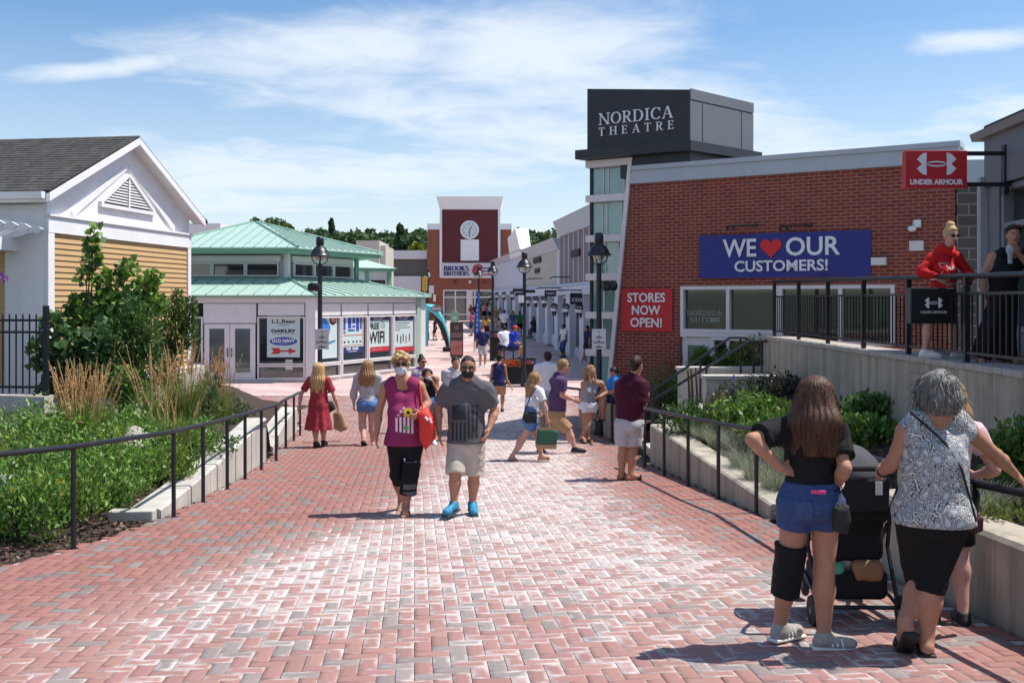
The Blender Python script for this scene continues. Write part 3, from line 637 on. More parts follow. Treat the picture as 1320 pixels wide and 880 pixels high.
text(mb, '3085', bf.mat(bf.at_px(919), -.115, bz(tA, 412)), .12, .003); mb.build('window_lettering', mat('silver_vinyl', (.35, .4, .4), .5, .05), th)
# sign box
bxf = Frame(bf(-1.2, .12, 0), bf(1.5, .12, 0)); a = bxf.at_px(757); c = bxf.at_px(889); zL, zR = 7.50, 7.22; zb = 6.05
pL, pR = bxf(a, 0, 0), bxf(c, 0, 0); dr2 = Vector((.735, .678, 0)); pE = pR+dr2*2.28; pB = pL+dr2*2.28
sb = MB(); up = lambda p, z: Vector((p.x, p.y, z))
sb.hexa([up(p, zb+.10) for p in (pL, pR, pE, pB)], [up(pL, zL), up(pR, zR), up(pE, zR), up(pB, zL)]); sbo = sb.build('sign_box', M_slate, th)
sf = Frame((pR.x, pR.y), (pE.x, pE.y)); mb = MB(); sf.box(mb, .0, sf.L, .003, .02, zb+.12, zR-.22); mb.build('sunlit_side_panel', M_slate2, sbo)  # sun on the box's right face is put into a lighter colour
mb = MB(); sf.box(mb, .0, sf.L, .003, .03, zR-.20, zR+.02); mb.build('sunlit_side_fascia', M_slate2, sbo)  # same painted-in sunlight along the top edge
mb = MB()
for q in (.18, .80): sf.box(mb, sf.L*q-.008, sf.L*q+.008, .021, .026, zb+.12, zR-.22)
for q in (.17, .81): bxf.box(mb, a+(c-a)*q-.008, a+(c-a)*q+.008, .002, .008, zb+.15, zR-.3)
mb.build('panel_seam', M_slate, sbo)
mb = MB(); o = bxf.t*.22; nn = bxf.n*.16; e2 = dr2*.12
ring = [pL-o+nn, pR+o*.1+nn+Vector((.06, 0, 0)), pE+e2+Vector((.12, -.1, 0)), pB-o]; mb.hexa([up(p, zb-.10) for p in ring], [up(p, zb+.10) for p in ring]); mb.build('sign_ledge', M_slate2 if False else M_slate, th)
mb = MB(); r2 = [q-Vector((0, .0, 0)) for q in (bxf(a+.75, -.1, 0), bxf(c-.03, -.1, 0), pE-dr2*.15, pB+o*2)]; mb.hexa([up(p, 5.5) for p in r2], [up(p, zb-.102) for p in r2]); mb.build('sign_neck', M_slate, th)
tc_ = (bxf.at_px(773)+bxf.at_px(868))/2; wN = bxf.at_px(868)-bxf.at_px(773)
mb = MB(); serif(mb, 'NORDICA', bxf.mat(tc_, .003, bxf.z_px(tc_, 149.5)), .25, wN, ext=.04); serif(mb, 'THEATRE', bxf.mat(tc_+.01, .003, bxf.z_px(tc_, 166)), .18, wN*1.02, ext=.04, gap=.55); mb.build('sign_lettering', M_wtext, th)
# cmu wall at the right end
cf = Frame((8.06, 18.02), (10.4, 17.7)); cm = empty('block_wall', cf(0, 0, 0), 'narrow grey concrete block wall between the brick building and the grey shop', 'wall', rz=cf.rz)
mb = MB(); cf.box(mb, 0, 2.3, -.2, 0, 0, 4.95); mb.build('blocks', M_cmu, cm); mb = MB(); cf.box(mb, -.0, 2.3, -.22, .02, 4.953, 5.4); mb.build('cap', M_crown, cm)
# banners
def at(fr, px, py): t = fr.at_px(px); return t, fr.z_px(t, py)
def banner(label, cat, name, fr, x0, x1, ytop, ybot, m, n=.02):
    t0, t1 = fr.at_px(x0), fr.at_px(x1); z0 = .5*(fr.z_px(t0, ybot[0])+fr.z_px(t1, ybot[1])); z1 = .5*(fr.z_px(t0, ytop[0])+fr.z_px(t1, ytop[1]))
    root = empty(name, fr(t0, n, z0), label, cat); mb = MB(); k = 24
    vs = []; fs = []
    for i in range(k+1):
        for j in range(9):
            u, v = i/k, j/8; w = (.016*math.sin(u*9+v*3)+.010*math.sin(u*23-v*6)+.008*math.sin(v*14+u*5))*math.sin(u*math.pi)*(1-v*.4)
            vs.append(fr(t0+(t1-t0)*u, n+w+.026-.010*v, z0+(z1-z0)*v))
    for i in range(k):
        for j in range(8): fs.append((i*9+j, (i+1)*9+j, (i+1)*9+j+1, i*9+j+1))
    mb.add(vs, fs); b = mb.build('sheet', m, root, smooth=True); return root, t0, t1, z0, z1
def heart(mb, M, s, ext=.004):
    pts = []
    for i in range(40):
        t = 2*math.pi*i/40; pts.append((16*math.sin(t)**3/17*s, (13*math.cos(t)-5*math.cos(2*t)-2*math.cos(3*t)-math.cos(4*t)+2.5)/17*s))
    mb.prism([M @ Vector((x, y, 0)) for x, y in pts], M.to_3x3() @ Vector((0, 0, ext)))
M_heart = mat('red_heart', (.62, .015, .02), .5, .05)
br, t0, t1, z0, z1 = banner('wide blue banner reading WE LOVE OUR CUSTOMERS with a red heart', 'banner', 'banner', bf, 902, 1123, (303, 297), (360, 355), M_blue)
H = z1-z0; mb = MB(); n = .062
def tpx(x): return bf.at_px(x)
text(mb, 'WE', bf.mat((tpx(933)+tpx(976))/2, n, z0+H*.66), .50, .003, .009, fit=tpx(976)-tpx(933)); text(mb, 'OUR', bf.mat((tpx(1014)+tpx(1084))/2, n, z0+H*.66), .50, .003, .009, fit=tpx(1084)-tpx(1014))
text(mb, 'CUSTOMERS!', bf.mat((tpx(948)+tpx(1068))/2, n, z0+H*.25), .30, .003, .006, fit=tpx(1068)-tpx(948)); mb.build('lettering', M_wtext, br)
mb = MB(); heart(mb, bf.mat((tpx(980)+tpx(1010))/2, n, z0+H*.64), .23); mb.build('heart', M_heart, br)
br, t0, t1, z0, z1 = banner('square red banner reading STORES NOW OPEN on the brick wall', 'banner', 'banner', bf, 802, 867.5, (372, 372), (427, 427.5), M_red)
H = z1-z0; mb = MB(); tc0 = (t0+t1)/2
for s, v, f in (('STORES', .78, .74), ('NOW', .49, .56), ('OPEN!', .20, .62)): text(mb, s, bf.mat(tc0, .062, z0+H*v), .27, .003, .006, fit=(t1-t0)*f)
mb.build('lettering', M_wtext, br)
# small things on the brick wall
for px in (960, 1029):
    t = bf.at_px(px); z = bf.z_px(t, 291); root = empty('wall_spotlight', bf(t, 0, z), 'small black arm spotlight above the %s of the blue banner' % ('left half' if px < 1000 else 'right half'), 'light', 'spotlights above the blue banner')
    mb = MB(); mb.tube([bf(t+.22, 0, z), bf(t-.22, .32, z-.02)], .018, 6); mb.lathe([(.06, -.02), (.06, .02)], bf(t+.22, .01, z), 10); mb.build('arm', M_black, root)
    for q in (-.25, -.12): mb = MB(); mb.box(bf(t+q, .33, z-.06), (.05, .06, .12), bev=.01); mb.build('lamp_head', M_black, root)
t, z = at(bf, 1181, 290); root = empty('security_camera', bf(t, 0, z), 'white wall camera on a bracket above a small white box', 'camera')
mb = MB(); mb.box(bf(t+.02, .06, z+.02), (.12, .12, .14), bev=.02); mb.build('mount', M_white, root); mb = MB(); mb.lathe([(.02, -.07), (.07, -.05), (.075, 0), (.05, .03)], bf(t-.05, .15, z-.06), 12); mb.build('dome', M_white, root, smooth=True)
t, z = at(bf, 1182, 317); mb = MB(); bf.box(mb, t-.12, t+.12, .001, .1, z-.09, z+.09); tag(mb.build('junction_box', M_offwhite), 'small white box on the brick wall under the camera', 'box')
t, z = at(bf, 1134, 337); mb = MB(); bf.box(mb, t-.13, t+.13, .001, .15, z-.07, z+.07); tag(mb.build('wall_light', M_offwhite), 'white rectangular wall light right of the blue banner', 'light')

# --- grey shop with the red hanging sign -----------------------------------------
uf = Frame((6.30, 13.4), (6.30-.078*9, 4.4)); M_gpaint = mat('grey_painted_panel', (.155, .16, .18), .55, .07, 2)
ub = empty('grey_shop', uf(0, 0, 2.19), 'grey panelled shop with large windows at the right edge', 'shop', rz=uf.rz)
mb = MB(); uf.box(mb, 0, .12, -.3, 0.04, 2.19, 4.5); mb.build('corner_pillar', mat('light_grey_pillar', (.36, .38, .42), .5, .05), ub)
mb = MB(); uf.box(mb, .14, 8, -.3, 0, 4.36, 5.02); mb.build('fascia_panel', M_gpaint, ub)
mb = MB(); uf.box(mb, .124, .5, -.3, -.05, 2.19, 4.355); uf.box(mb, 4.2, 4.6, -.3, -.05, 2.19, 4.355); uf.box(mb, .5, 4.2, -.3, -.06, 2.19, 2.45); uf.box(mb, 4.6, 8, -.3, -.05, 2.19, 4.355); mb.build('wall', M_gpaint, ub)
mb = MB(); uf.box(mb, 0.02, 8, -7, -.31, 2.19, 5.0); mb.build('body', M_gpaint, ub)
mb = MB(); A0, A1 = -.08, 8
mb.hexa([uf(A0, .08, 5.0), uf(A1, .08, 5.0), uf(A1, -7, 5.03), uf(A0, -7, 5.03)], [uf(A0, .11, 5.10), uf(A1, .11, 5.10), uf(A1, -7, 6.0), uf(A0, -7, 6.0)]); mb.build('eave', mat('grey_eave', (.22, .21, .20), .55, .08, 3), ub)
mb = MB(); mb.hexa([uf(A0+.3, .04, 5.13), uf(A1, .04, 5.13), uf(A1, -7, 6.05), uf(A0+.35, -7, 6.05)], [uf(A0+.33, .04, 5.16), uf(A1, .04, 5.16), uf(A1, -7, 6.10), uf(A0+.4, -7, 6.10)]); mb.build('roof', mat('dark_shingle', (.05, .048, .046), .85, .3, 20), ub)
window(uf, ub, .52, 4.18, 2.46, 4.34, M_dkglass, frame=mat('grey_window_frame', (.2, .22, .25), .4, .05), fw=.07, mull=(1.35, 2.2, 3.2), trans=(3.82,), n0=-.2, proud=-.07)
# hanging red sign
sgd = 12.6; s0, s1 = P(1165, 243, sgd), P(1244, 195, sgd); sg = empty('hanging_sign', (s0.x, sgd, s0.z), 'red projecting sign with a white crossed-arc emblem reading UNDER ARMOUR', 'sign')
mb = MB(); mb.box(((s0.x+s1.x)/2, sgd, (s0.z+s1.z)/2), (s1.x-s0.x, .12, s1.z-s0.z), bev=.006); mb.build('panel', M_red, sg)
def SM(x, y, z): M = Matrix(((1, 0, 0, x), (0, 0, -1, y), (0, 1, 0, z), (0, 0, 0, 1))); return M
def emblem(mb, M, w, h, ext=.006):
    """two crossed bow shapes: four flared legs joined by a thin ring"""
    for sx in (-1, 1):
        for sy in (-1, 1):
            pts = [(.10, .02), (.16, .16), (.42, .28), (.44, .5), (.30, .47), (.70, .5), (.86, .42), (1.0, .26), (.78, .16), (.62, .05), (.56, .0)]
            pts = [(.52, .0), (.52, .10), (.50, .5), (.62, .50), (.78, .42), (.92, .28), (1.0, .22), (.88, .12), (.74, .0)]
            mb.prism([M @ Vector((sx*x*w/2, sy*y*h, 0)) for x, y in pts], M.to_3x3() @ Vector((0, 0, ext)))
    for sy in (-1, 1):
        pts = [(-.6, .0), (-.35, .10), (0, .14), (.35, .10), (.6, 0), (.35, .04), (0, .07), (-.35, .04)]
        mb.prism([M @ Vector((x*w/2, sy*(y)*h, .0005)) for x, y in pts], M.to_3x3() @ Vector((0, 0, ext)))
mb = MB(); xc = (s0.x+s1.x)/2; emblem(mb, SM(xc, sgd-.0605, s0.z+.64*(s1.z-s0.z)), .50, .275); mb.build('emblem', M_wtext, sg)
mb = MB(); text(mb, 'UNDER ARMOUR', SM(xc, sgd-.0605, s0.z+.15*(s1.z-s0.z)), .09, .004, .004, fit=.67); mb.build('lettering', M_wtext, sg)
mb = MB()
for z in (s1.z-.03, s0.z+.05): mb.box(((s1.x+6.28)/2+.02, sgd, z), (6.28-s1.x+.06, .05, .05))
mb.box((6.24, sgd, (s0.z+s1.z)/2), (.06, .09, s1.z-s0.z+.15)); mb.build('bracket', M_black, sg)

# --- left building with the gable ---------------------------------------------------
lf = Frame((-7.95, 17.0), (-7.17, 22.1)); LL = lf.L; lb = empty('clapboard_building', lf(0, 0, 1.0), 'tan clapboard building with white trim, gable vent and grey shingle roof', 'building', rz=lf.rz)
ff = Frame(lf(0, 0, 0)-lf.n*9, lf(0, 0, 0)); FL = ff.L                              # the front, facing the camera
M_tan = mat('tan_clapboard', (.52, .335, .155), .6, .07, 3, bmp=.12, bsc=30, stretch=(1, 1, 8)); zS0, zS1, zF, zPk = 1.42, 4.02, 4.27, 6.0
def clapboards(fr, t0, t1, z0, z1, h=.102):
    mb = MB(); z = z0
    while z < z1-.01:
        zz = min(z+h, z1); mb.hexa([fr(t0, -.02, z), fr(t1, -.02, z), fr(t1, .026, z), fr(t0, .026, z)], [fr(t0, -.02, zz-.002), fr(t1, -.02, zz-.002), fr(t1, .006, zz-.002), fr(t0, .006, zz-.002)]); z += h
    return mb
clapboards(lf, .16, LL-.14, zS0, zS1).build('gable_siding', M_tan, lb)
mb = MB(); mid = LL/2; lf.box(mb, 0, LL, -.3, -.021, .6, zF); poly_wall(mb, lf, [(0, zF+.002), (LL, zF+.002), (LL, 4.72), (mid, zPk-.04), (0, 4.72)], -.3, -.0); ff.box(mb, 0, FL-.31, -.3, -.021, .6, 4.6); mb.build('wall', M_white, lb)
mb = MB(); lf.box(mb, -.02, .155, -.05, .05, .6, zS1+.002); lf.box(mb, LL-.135, LL, -.05, .05, .6, zS1); lf.box(mb, -.02, LL, -.02, .055, zS1+.003, zF+.03); lf.box(mb, -.03, LL+.02, -.02, .09, zF+.033, zF+.07); lf.box(mb, .0, LL, -.02, .04, zS0-.2, zS0-.002)
ff.box(mb, FL-.75, FL-.02, -.02, .04, .6, 4.02); ff.box(mb, 0, FL-.02, -.02, .045, 4.023, 4.5); mb.build('trim', M_white, lb)
clapboards(ff, 0, FL-.75, zS0, 4.02).build('front_siding', M_tan, lb)
# gable mouldings and vent
mb = MB()
def strip(mb, p, q, w, n0, n1):
    (t0, z0), (t1, z1) = p, q; dx, dz = t1-t0, z1-z0; l = math.hypot(dx, dz); px, pz = -dz/l*w, dx/l*w
    poly_wall(mb, lf, [(t0, z0), (t1, z1), (t1+px, z1+pz), (t0+px, z0+pz)], n0, n1)
pkz = zPk-.55
strip(mb, (.75, zF+.08), (mid, pkz), .11, .0, .035); strip(mb, (mid, pkz), (LL-.75, zF+.08), .11, .0, .038)
mb.build('gable_moulding', M_white, lb)
vz0, vz1 = zF+.42, pkz-.17; hw = .86; vt = MB(); poly_wall(vt, lf, [(mid-hw, vz0), (mid+hw, vz0), (mid, vz1)], .002, .010); vto = vt.build('gable_vent', M_blackmat, lb)
mb = MB(); k = 9
for i in range(k):
    z = vz0+.03+i*(vz1-vz0-.1)/k; w = hw*(1-(z-vz0)/(vz1-vz0)); mb.hexa([lf(mid-w, .012, z+.03), lf(mid+w, .012, z+.03), lf(mid+w, .045, z), lf(mid-w, .045, z)], [lf(mid-w, .012, z+.042), lf(mid+w, .012, z+.042), lf(mid+w, .045, z+.012), lf(mid-w, .045, z+.012)])
lf.box(mb, mid-.025, mid+.025, .047, .06, vz0, vz1-.05); strip(mb, (mid-hw-.1, vz0-.03), (mid, vz1), .07, .012, .062); strip(mb, (mid, vz1), (mid+hw+.1, vz0-.03), .07, .012, .064); lf.box(mb, mid-hw-.14, mid+hw+.14, .012, .07, vz0-.08, vz0-.01); mb.build('louvre', M_white, vto)
# roof
ze, ov = 4.66, .26
def rp_(t, n, z): return lf(t, n, z)
mb = MB(); M_sh = brick_mat('weathered_shingles', (.088, .082, .078), (.055, .052, .05), (.03, .029, .028), .30, .10, .006, var=.9, axis='xy', off=.37)
tr = .13
for s, te in ((0, -.32), (1, LL+.24)):
    a = [rp_(te, ov, ze), rp_(mid, ov, zPk+.05), rp_(mid, -9, zPk+.05), rp_(te, -9, ze)]
    mb.hexa(a, [p+Vector((0, 0, .03)) for p in a])
# shingle courses as real steps on the slope that faces the camera
for i in range(22):
    u0, u1 = i/22, (i+1.15)/22; t0, t1 = -.34+(mid+.34)*u0, min(-.34+(mid+.34)*u1, mid); z0 = ze+(zPk+.05-ze)*u0+.035; z1 = ze+(zPk+.05-ze)*min(u1, 1)+.035
    mb.hexa([rp_(t0, ov+.02, z0), rp_(t1, ov+.02, z1-.005), rp_(t1, -9, z1-.005), rp_(t0, -9, z0)], [rp_(t0, ov+.02, z0+.016), rp_(t1, ov+.02, z1+.004), rp_(t1, -9, z1+.004), rp_(t0, -9, z0+.016)])
mb.build('roof', M_sh, lb)
mb = MB()
for te in (-.32, LL+.24):
    a = [(te, ze-.14), (mid, zPk-.09), (mid, zPk+.045), (te, ze-.005)]; poly_wall(mb, lf, a, ov-.03, ov+.015)
    sgn = 1 if te < 0 else -1; poly_wall(mb, lf, [(te+sgn*.02, ze-.10), (mid, zPk-.05), (mid, zPk-.03), (te+sgn*.02, ze-.02)], 0, ov-.035)
mb.hexa([rp_(-.34, ov-.01, ze-.15), rp_(-.20, ov-.01, ze-.15), rp_(-.20, -9, ze-.15), rp_(-.34, -9, ze-.15)], [rp_(-.34, ov-.01, ze-.01), rp_(-.20, ov-.01, ze-.01), rp_(-.20, -9, ze-.01), rp_(-.34, -9, ze-.01)])
mb.build('bargeboard', M_white, lb)
mb = MB(); mb.hexa([rp_(-.44, ov-.05, ze-.10), rp_(-.345, ov-.05, ze-.10), rp_(-.345, -9, ze-.10), rp_(-.44, -9, ze-.10)], [rp_(-.46, ov-.05, ze+.015), rp_(-.345, ov-.05, ze+.015), rp_(-.345, -9, ze+.015), rp_(-.46, -9, ze+.015)]); mb.build('gutter', M_white, lb)
# garden wall at the foot of the gable, kerbs
gw = empty('garden_wall', (-6.2, 16, .8), 'pale jointed concrete wall between the grasses and the tan building', 'wall'); gf = Frame((-6.25, 15.6), (-6.78, 21.6))
gfr = Frame((-6.15, 15.4), (-6.6, 21.4))
for i in range(5):
    mb = MB(); gfr.box(mb, i*1.2+.006, (i+1)*1.2-.006, -.3, 0, .5, 1.36+.03*i); mb.build('block', M_conc, gw)
fw = Frame((-11.5, 15.2), (-7.0, 14.9)); mb = MB(); fw.box(mb, 0, fw.L, -.35, 0, .5, 1.42); tag(mb.build('fence_wall', M_conc), 'shaded concrete wall under the black picket fence', 'wall')
fe = empty('picket_fence', fw(fw.L, -.15, 1.42), 'black iron picket fence on the concrete wall at the left edge', 'fence'); pk = MB(); t = .1
while t < fw.L-.12: pk.add(*(lambda m: (m.v, m.f))(MB().box(fw(t, -.15, 2.05), (.018, .018, 1.2)))); t += .105
tag(pk.build('picket_row', M_iron, fe), kind='stuff')
for z in (1.55, 2.38, 2.56): mb = MB(); fw.box(mb, .0, fw.L-.05, -.17, -.13, z-.018, z+.018); mb.build('rail', M_iron, fe)
mb = MB(); fw.box(mb, fw.L-.09, fw.L-.02, -.185, -.115, 1.42, 2.78); mb.build('post', M_iron, fe)
pg = empty('pergola', (-8.6, 16.2, 1.42), 'white pergola with scrolled rafter ends at the left edge', 'pergola')
mb = MB(); mb.bx(-8.75, -8.49, 16.1, 16.36, 1.0, 3.85); mb.build('column', M_white, pg)
for i in range(5):
    y = 15.5+i*.42; mb = MB(); prof = [(-11, 4.15), (-8.15, 4.15), (-8.0, 4.12), (-7.9, 4.06), (-7.98, 3.99), (-8.12, 4.0), (-8.3, 3.93), (-8.42, 3.92), (-11, 3.92)]
    mb.prism([(x, y, z) for x, z in prof], (0, .05, 0)); mb.build('rafter', M_white, pg)
mb = MB(); mb.bx(-8.78, -8.66, 15.2, 19, 3.70, 3.915); mb.bx(-8.56, -8.44, 15.2, 19, 3.70, 3.915); mb.build('beam', M_white, pg)
# ---------------------------------------------------------------- green-roofed pavilion
C0 = Vector((-10.7, 41.5, 0)); HEX = [(-14.4, 34.9), (-6.9, 34.8), (-3.6, 41.5), (-7.2, 48), (-14.6, 48), (-18, 41.5)]
HEX = [Vector((x, y, 0)) for x, y in HEX]
def ring(k, z, pts=HEX): return [Vector((C0.x+(p.x-C0.x)*k, C0.y+(p.y-C0.y)*k, z)) for p in pts]
pv = empty('pavilion', (C0.x, C0.y, 0), 'six-sided pavilion with two tiers of pale green metal roof and poster windows', 'building')
fr = [Frame(HEX[i], HEX[(i+1) % 6]) for i in range(6)]
mb = MB(); mb.hexa(ring(.94, 0), ring(.94, 3.0)); mb.build('core', mat('dark_interior', (.05, .05, .05), .8), pv)
mb = MB()
for f in fr: f.box(mb, .0, f.L, -.28, -.06, 0.0, .12); f.box(mb, 0, f.L, -.28, -.04, 2.78, 2.98)
for i in (2, 3, 4, 5): fr[i].box(mb, 0.1, fr[i].L-.1, -.25, -.07, .12, 2.78)
mb.build('wall', M_offwhite, pv)
mb = MB(); mb.hexa(ring(1.02, 2.98), ring(1.02, 3.06)); mb.hexa(ring(.735, 4.62), ring(.735, 4.80)); mb.hexa(ring(.615, 3.56), ring(.615, 3.72)); mb.build('fascia', M_greend, pv)
def hip_roof(k0, z0, k1, z1, name):
    mb = MB(); a, b = ring(k0, z0), ring(k1, z1); mb.hexa(ring(k0, z0-.05), a)
    for i in range(6): mb.quad(a[i], a[(i+1) % 6], b[(i+1) % 6], b[i])
    ro = mb.build(name, M_green, pv)
    sm_ = MB()
    for i in range(6):
        A, B, Cc, D = a[i], a[(i+1) % 6], b[(i+1) % 6], b[i]; n = 14; up = Vector((0, 0, .035))
        w = (B-A).normalized()*.014
        for j in range(1, n):
            u = j/n; p = A.lerp(B, u); d = (D-A).lerp(Cc-B, u)
            # ribs run straight up the slope and die into the hips
            mid = (D+Cc)/2-(A+B)/2; tt = 1.0; ed = (B-A); x = u*ed.length; sh = ((D-A).dot(ed.normalized())); sh2 = ((B-Cc).dot(ed.normalized()))
            if sh > 1e-3: tt = min(tt, x/sh)
            if sh2 > 1e-3: tt = min(tt, (ed.length-x)/sh2)
            q = p+mid*tt
            sm_.hexa([p-w, p+w, q+w, q-w], [p-w+up, p+w+up, q+w+up, q-w+up])
        sm_.tube([A+up*.6, D+up*.6], .05, 6)
    sm_.build('seam', mat('dark_green_seam', (.22, .37, .30), .45, .06, 2), ro)
hip_roof(1.035, 3.06, .60, 3.70, 'lower_roof'); hip_roof(.755, 4.82, .02, 6.12, 'upper_roof')
mb = MB(); mb.hexa(ring(.575, 3.6), ring(.575, 4.62)); mb.build('clerestory', M_offwhite, pv)
HX2 = ring(.60, 0); fr2 = [Frame(HX2[i], HX2[(i+1) % 6]) for i in range(6)]
for i, f in enumerate(fr2):
    if i in (0, 1, 5):
        n = 3
        for j in range(n):
            t0 = .35+j*(f.L-.7)/n; t1 = t0+(f.L-.7)/n-.02; window(f, pv, t0, t1, 3.78, 4.3, M_dkglass, fw=.05, n0=-.08)
        mb = MB(); f.box(mb, .3, f.L-.3, -.1, -.01, 4.32, 4.56); mb.build('clerestory_panel', M_offwhite, pv)
    mb = MB(); f.box(mb, -.09, .09, -.12, .03, 3.7, 4.62); mb.build('corner_post', M_greend if i not in (1,) else M_offwhite, pv)
# ground-floor bays
def bay(f, t0, t1, glass=True, door=False, low=True):
    if door:
        for a, b in ((t0+.03, (t0+t1)/2-.01), ((t0+t1)/2+.01, t1-.03)):
            d = MB(); f.box(d, a, b, -.1, -.03, .1, 2.05); do = d.build('door', M_offwhite, pv); g = MB(); f.box(g, a+.18, b-.18, -.028, -.02, .35, 1.88); g.build('door_pane', glass_mat('shop_glass', (.10, .12, .115), .05), do)
            h = MB(); hx = b-.06 if a == t0+.03 else a+.06; h.tube([f(hx, .01, .9), f(hx, .01, 1.2)], .018, 6); h.build('handle', M_black, do)
        mb = MB(); f.box(mb, t0, t1, -.1, -.02, 2.08, 2.76); mb.build('transom_panel', M_offwhite, pv)
    else:
        window(f, pv, t0, t1, .62, 2.3, M_dkglass, fw=.05, n0=-.1); window(f, pv, t0, t1, .12, .60, M_dkglass, fw=.05, n0=-.1)
        mb = MB(); f.box(mb, t0+.02, t1-.02, -.1, -.015, 2.34, 2.76); mb.build('transom_panel', M_offwhite, pv)
f0, f1 = fr[0], fr[1]
x0 = [f0.at_px(p) for p in (262, 331, 393)]
window(f0, pv, f0.at_px(244), x0[0]-.02, .62, 2.3, M_dkglass, fw=.05, n0=-.1)
bay(f0, x0[0], x0[1]-.03, door=True); bay(f0, x0[1]+.02, x0[2])
mb = MB(); f0.box(mb, x0[2]+.02, f0.L+.03, -.2, .0, 0, 2.98); f1.box(mb, -.0, .35, -.2, .002, 0, 2.97); mb.build('corner_pier', M_offwhite, pv); mb = MB(); f0.box(mb, 0, f0.at_px(243), -.2, -.02, 0, 2.97); mb.build('end_pier', M_offwhite, pv)
bays = [405, 440.5, 475, 507.5, 537]; tb = [f1.at_px(p) for p in bays]
for i in range(4): bay(f1, tb[i]+.03, tb[i+1]-.03)
mb = MB(); f1.box(mb, tb[4], tb[4]+.3, -.2, .03, 0, 2.98); mb.build('green_column', mat('pale_green_column', (.33, .46, .40), .5, .06), pv)
mb = MB(); f1.box(mb, tb[4]+.3, f1.L, -.2, -.01, 0, 2.98); mb.build('end_pier', M_offwhite, pv)
# posters in the windows
M_pap = mat('poster_paper', (.50, .62, .62), .5, .04, 3); M_navy = mat('navy_print', (.02, .03, .13), .5, .05); M_redp = mat('red_print', (.45, .03, .04), .5, .05); M_ink = mat('black_print', (.02, .02, .025), .5, .05); M_oval = mat('blue_oval_print', (.03, .09, .30), .5, .05)
def poster(label, f, px0, px1, py0, py1, base=M_pap, n=-.085):
    t0, t1 = f.at_px(px0), f.at_px(px1); tm_ = (t0+t1)/2; z1, z0 = f.z_px(tm_, py0), f.z_px(tm_, py1)
    root = empty('window_poster', f(t0, n, z0), label, 'poster'); mb = MB(); f.box(mb, t0, t1, n-.012, n, z0, z1); mb.build('sheet', base, root)
    def rect(u0, u1, v0, v1, m, name='print', e=.003): q = MB(); f.box(q, t0+(t1-t0)*u0, t0+(t1-t0)*u1, n+.0005, n+e, z0+(z1-z0)*v0, z0+(z1-z0)*v1); return q.build(name, m, root)
    def lab(s, u, v, size, m, fitw=None, bold=.0, ser=False, name='lettering'):
        q = MB(); M = f.mat(t0+(t1-t0)*u, n+.004, z0+(z1-z0)*v)
        if ser: serif(q, s, M, size*(z1-z0), fitw*(t1-t0), ext=.002, TH=ser, TN=.05)
        else: text(q, s, M, size*(z1-z0)*1.35, .001, bold, fit=fitw*(t1-t0) if fitw else None)
        q.build(name, m, root)
    return root, rect, lab, (t0, t1, z0, z1)
root, rect, lab, B = poster('pale poster listing L.L.Bean, OAKLEY and OLD NAVY with a red arrow', f0, 343.5, 386, 405, 460.5)
lab('L.L.Bean', .5, .83, .085, M_ink, .70, .004); lab('OUTLET', .5, .745, .035, M_ink, .34); lab('OAKLEY', .5, .61, .07, M_ink, .76, .008); lab('VAULT', .5, .545, .03, M_ink, .7)
q = MB(); t0, t1, z0, z1 = B; cx, cz = (t0+t1)/2, z0+(z1-z0)*.37; q.prism([f0(cx+.42*(t1-t0)*math.cos(a*.2618), -.0845, cz+.10*(z1-z0)*math.sin(a*.2618)) for a in range(24)], f0.n*.003); q.build('oval', M_oval, root)
lab('OLD NAVY', .5, .38, .075, M_wtext, .70, .005, name='oval_lettering'); lab('OUTLET', .5, .315, .02, M_wtext, .25, name='oval_lettering')
q = MB(); az = z0+(z1-z0)*.145; w = t1-t0
q.prism([f0(t0+w*u, -.0845, az+(z1-z0)*v) for u, v in ((.12, .07), (.36, .07), (.42, .02), (.66, .02), (.66, .075), (.9, 0), (.66, -.075), (.66, -.02), (.42, -.02), (.36, -.07), (.12, -.07), (.2, 0))], f0.n*.003); q.build('arrow', M_redp, root)
mb = MB(); tq = f0.at_px(372); f0.box(mb, tq-.13, tq+.13, -.085, -.08, .45, .8); tag(mb.build('paper_notice', mat('cream_paper', (.62, .62, .55), .6, .05)), 'small cream notice taped below the brand list poster', 'notice')
root, rect, lab, B = poster('advertising poster of people in blue ski jackets, half behind the lamp post', f1, 406.5, 437, 404, 462)
t0, t1, z0, z1 = B; q = MB(); q.prism([f1(t0+(t1-t0)*u, -.0845, z0+(z1-z0)*v) for u, v in ((.1, .55), (.05, .75), (.3, .85), (.45, .97), (.55, .85), (.72, .7), (.66, .52), (.45, .45))], f1.n*.003); q.build('jacket', mat('blue_print', (.04, .17, .55), .5, .1, 8), root)
q = MB(); q.prism([f1(t0+(t1-t0)*(.84+.09*math.cos(a*.5236)), -.0845, z0+(z1-z0)*(.88+.08*math.sin(a*.5236))) for a in range(12)], f1.n*.003); q.build('face', M_skins['fair'], root)
q = MB(); q.prism([f1(t0+(t1-t0)*(.82+.15*math.cos(a*.5236)), -.0850, z0+(z1-z0)*(.87+.14*math.sin(a*.5236))) for a in range(12)], f1.n*.002); q.build('hair', mat('brown_print', (.08, .03, .02), .5), root)
q = MB(); q.prism([f1(t0+(t1-t0)*u, -.0845, z0+(z1-z0)*v) for u, v in ((.5, .35), (.9, .40), (.95, .37), (.6, .3))], f1.n*.003); q.build('ski', mat('teal_print', (.05, .2, .35), .5), root)
root, rect, lab, B = poster('site map poster with navy building blocks in the window', f1, 442, 471, 404, 455, M_pap)
rect(.0, 1, .0, .16, M_navy); lab('WE  OUR', .5, .11, .05, M_wtext, .55, .005); lab('CUSTOMERS', .5, .045, .03, M_wtext, .4)
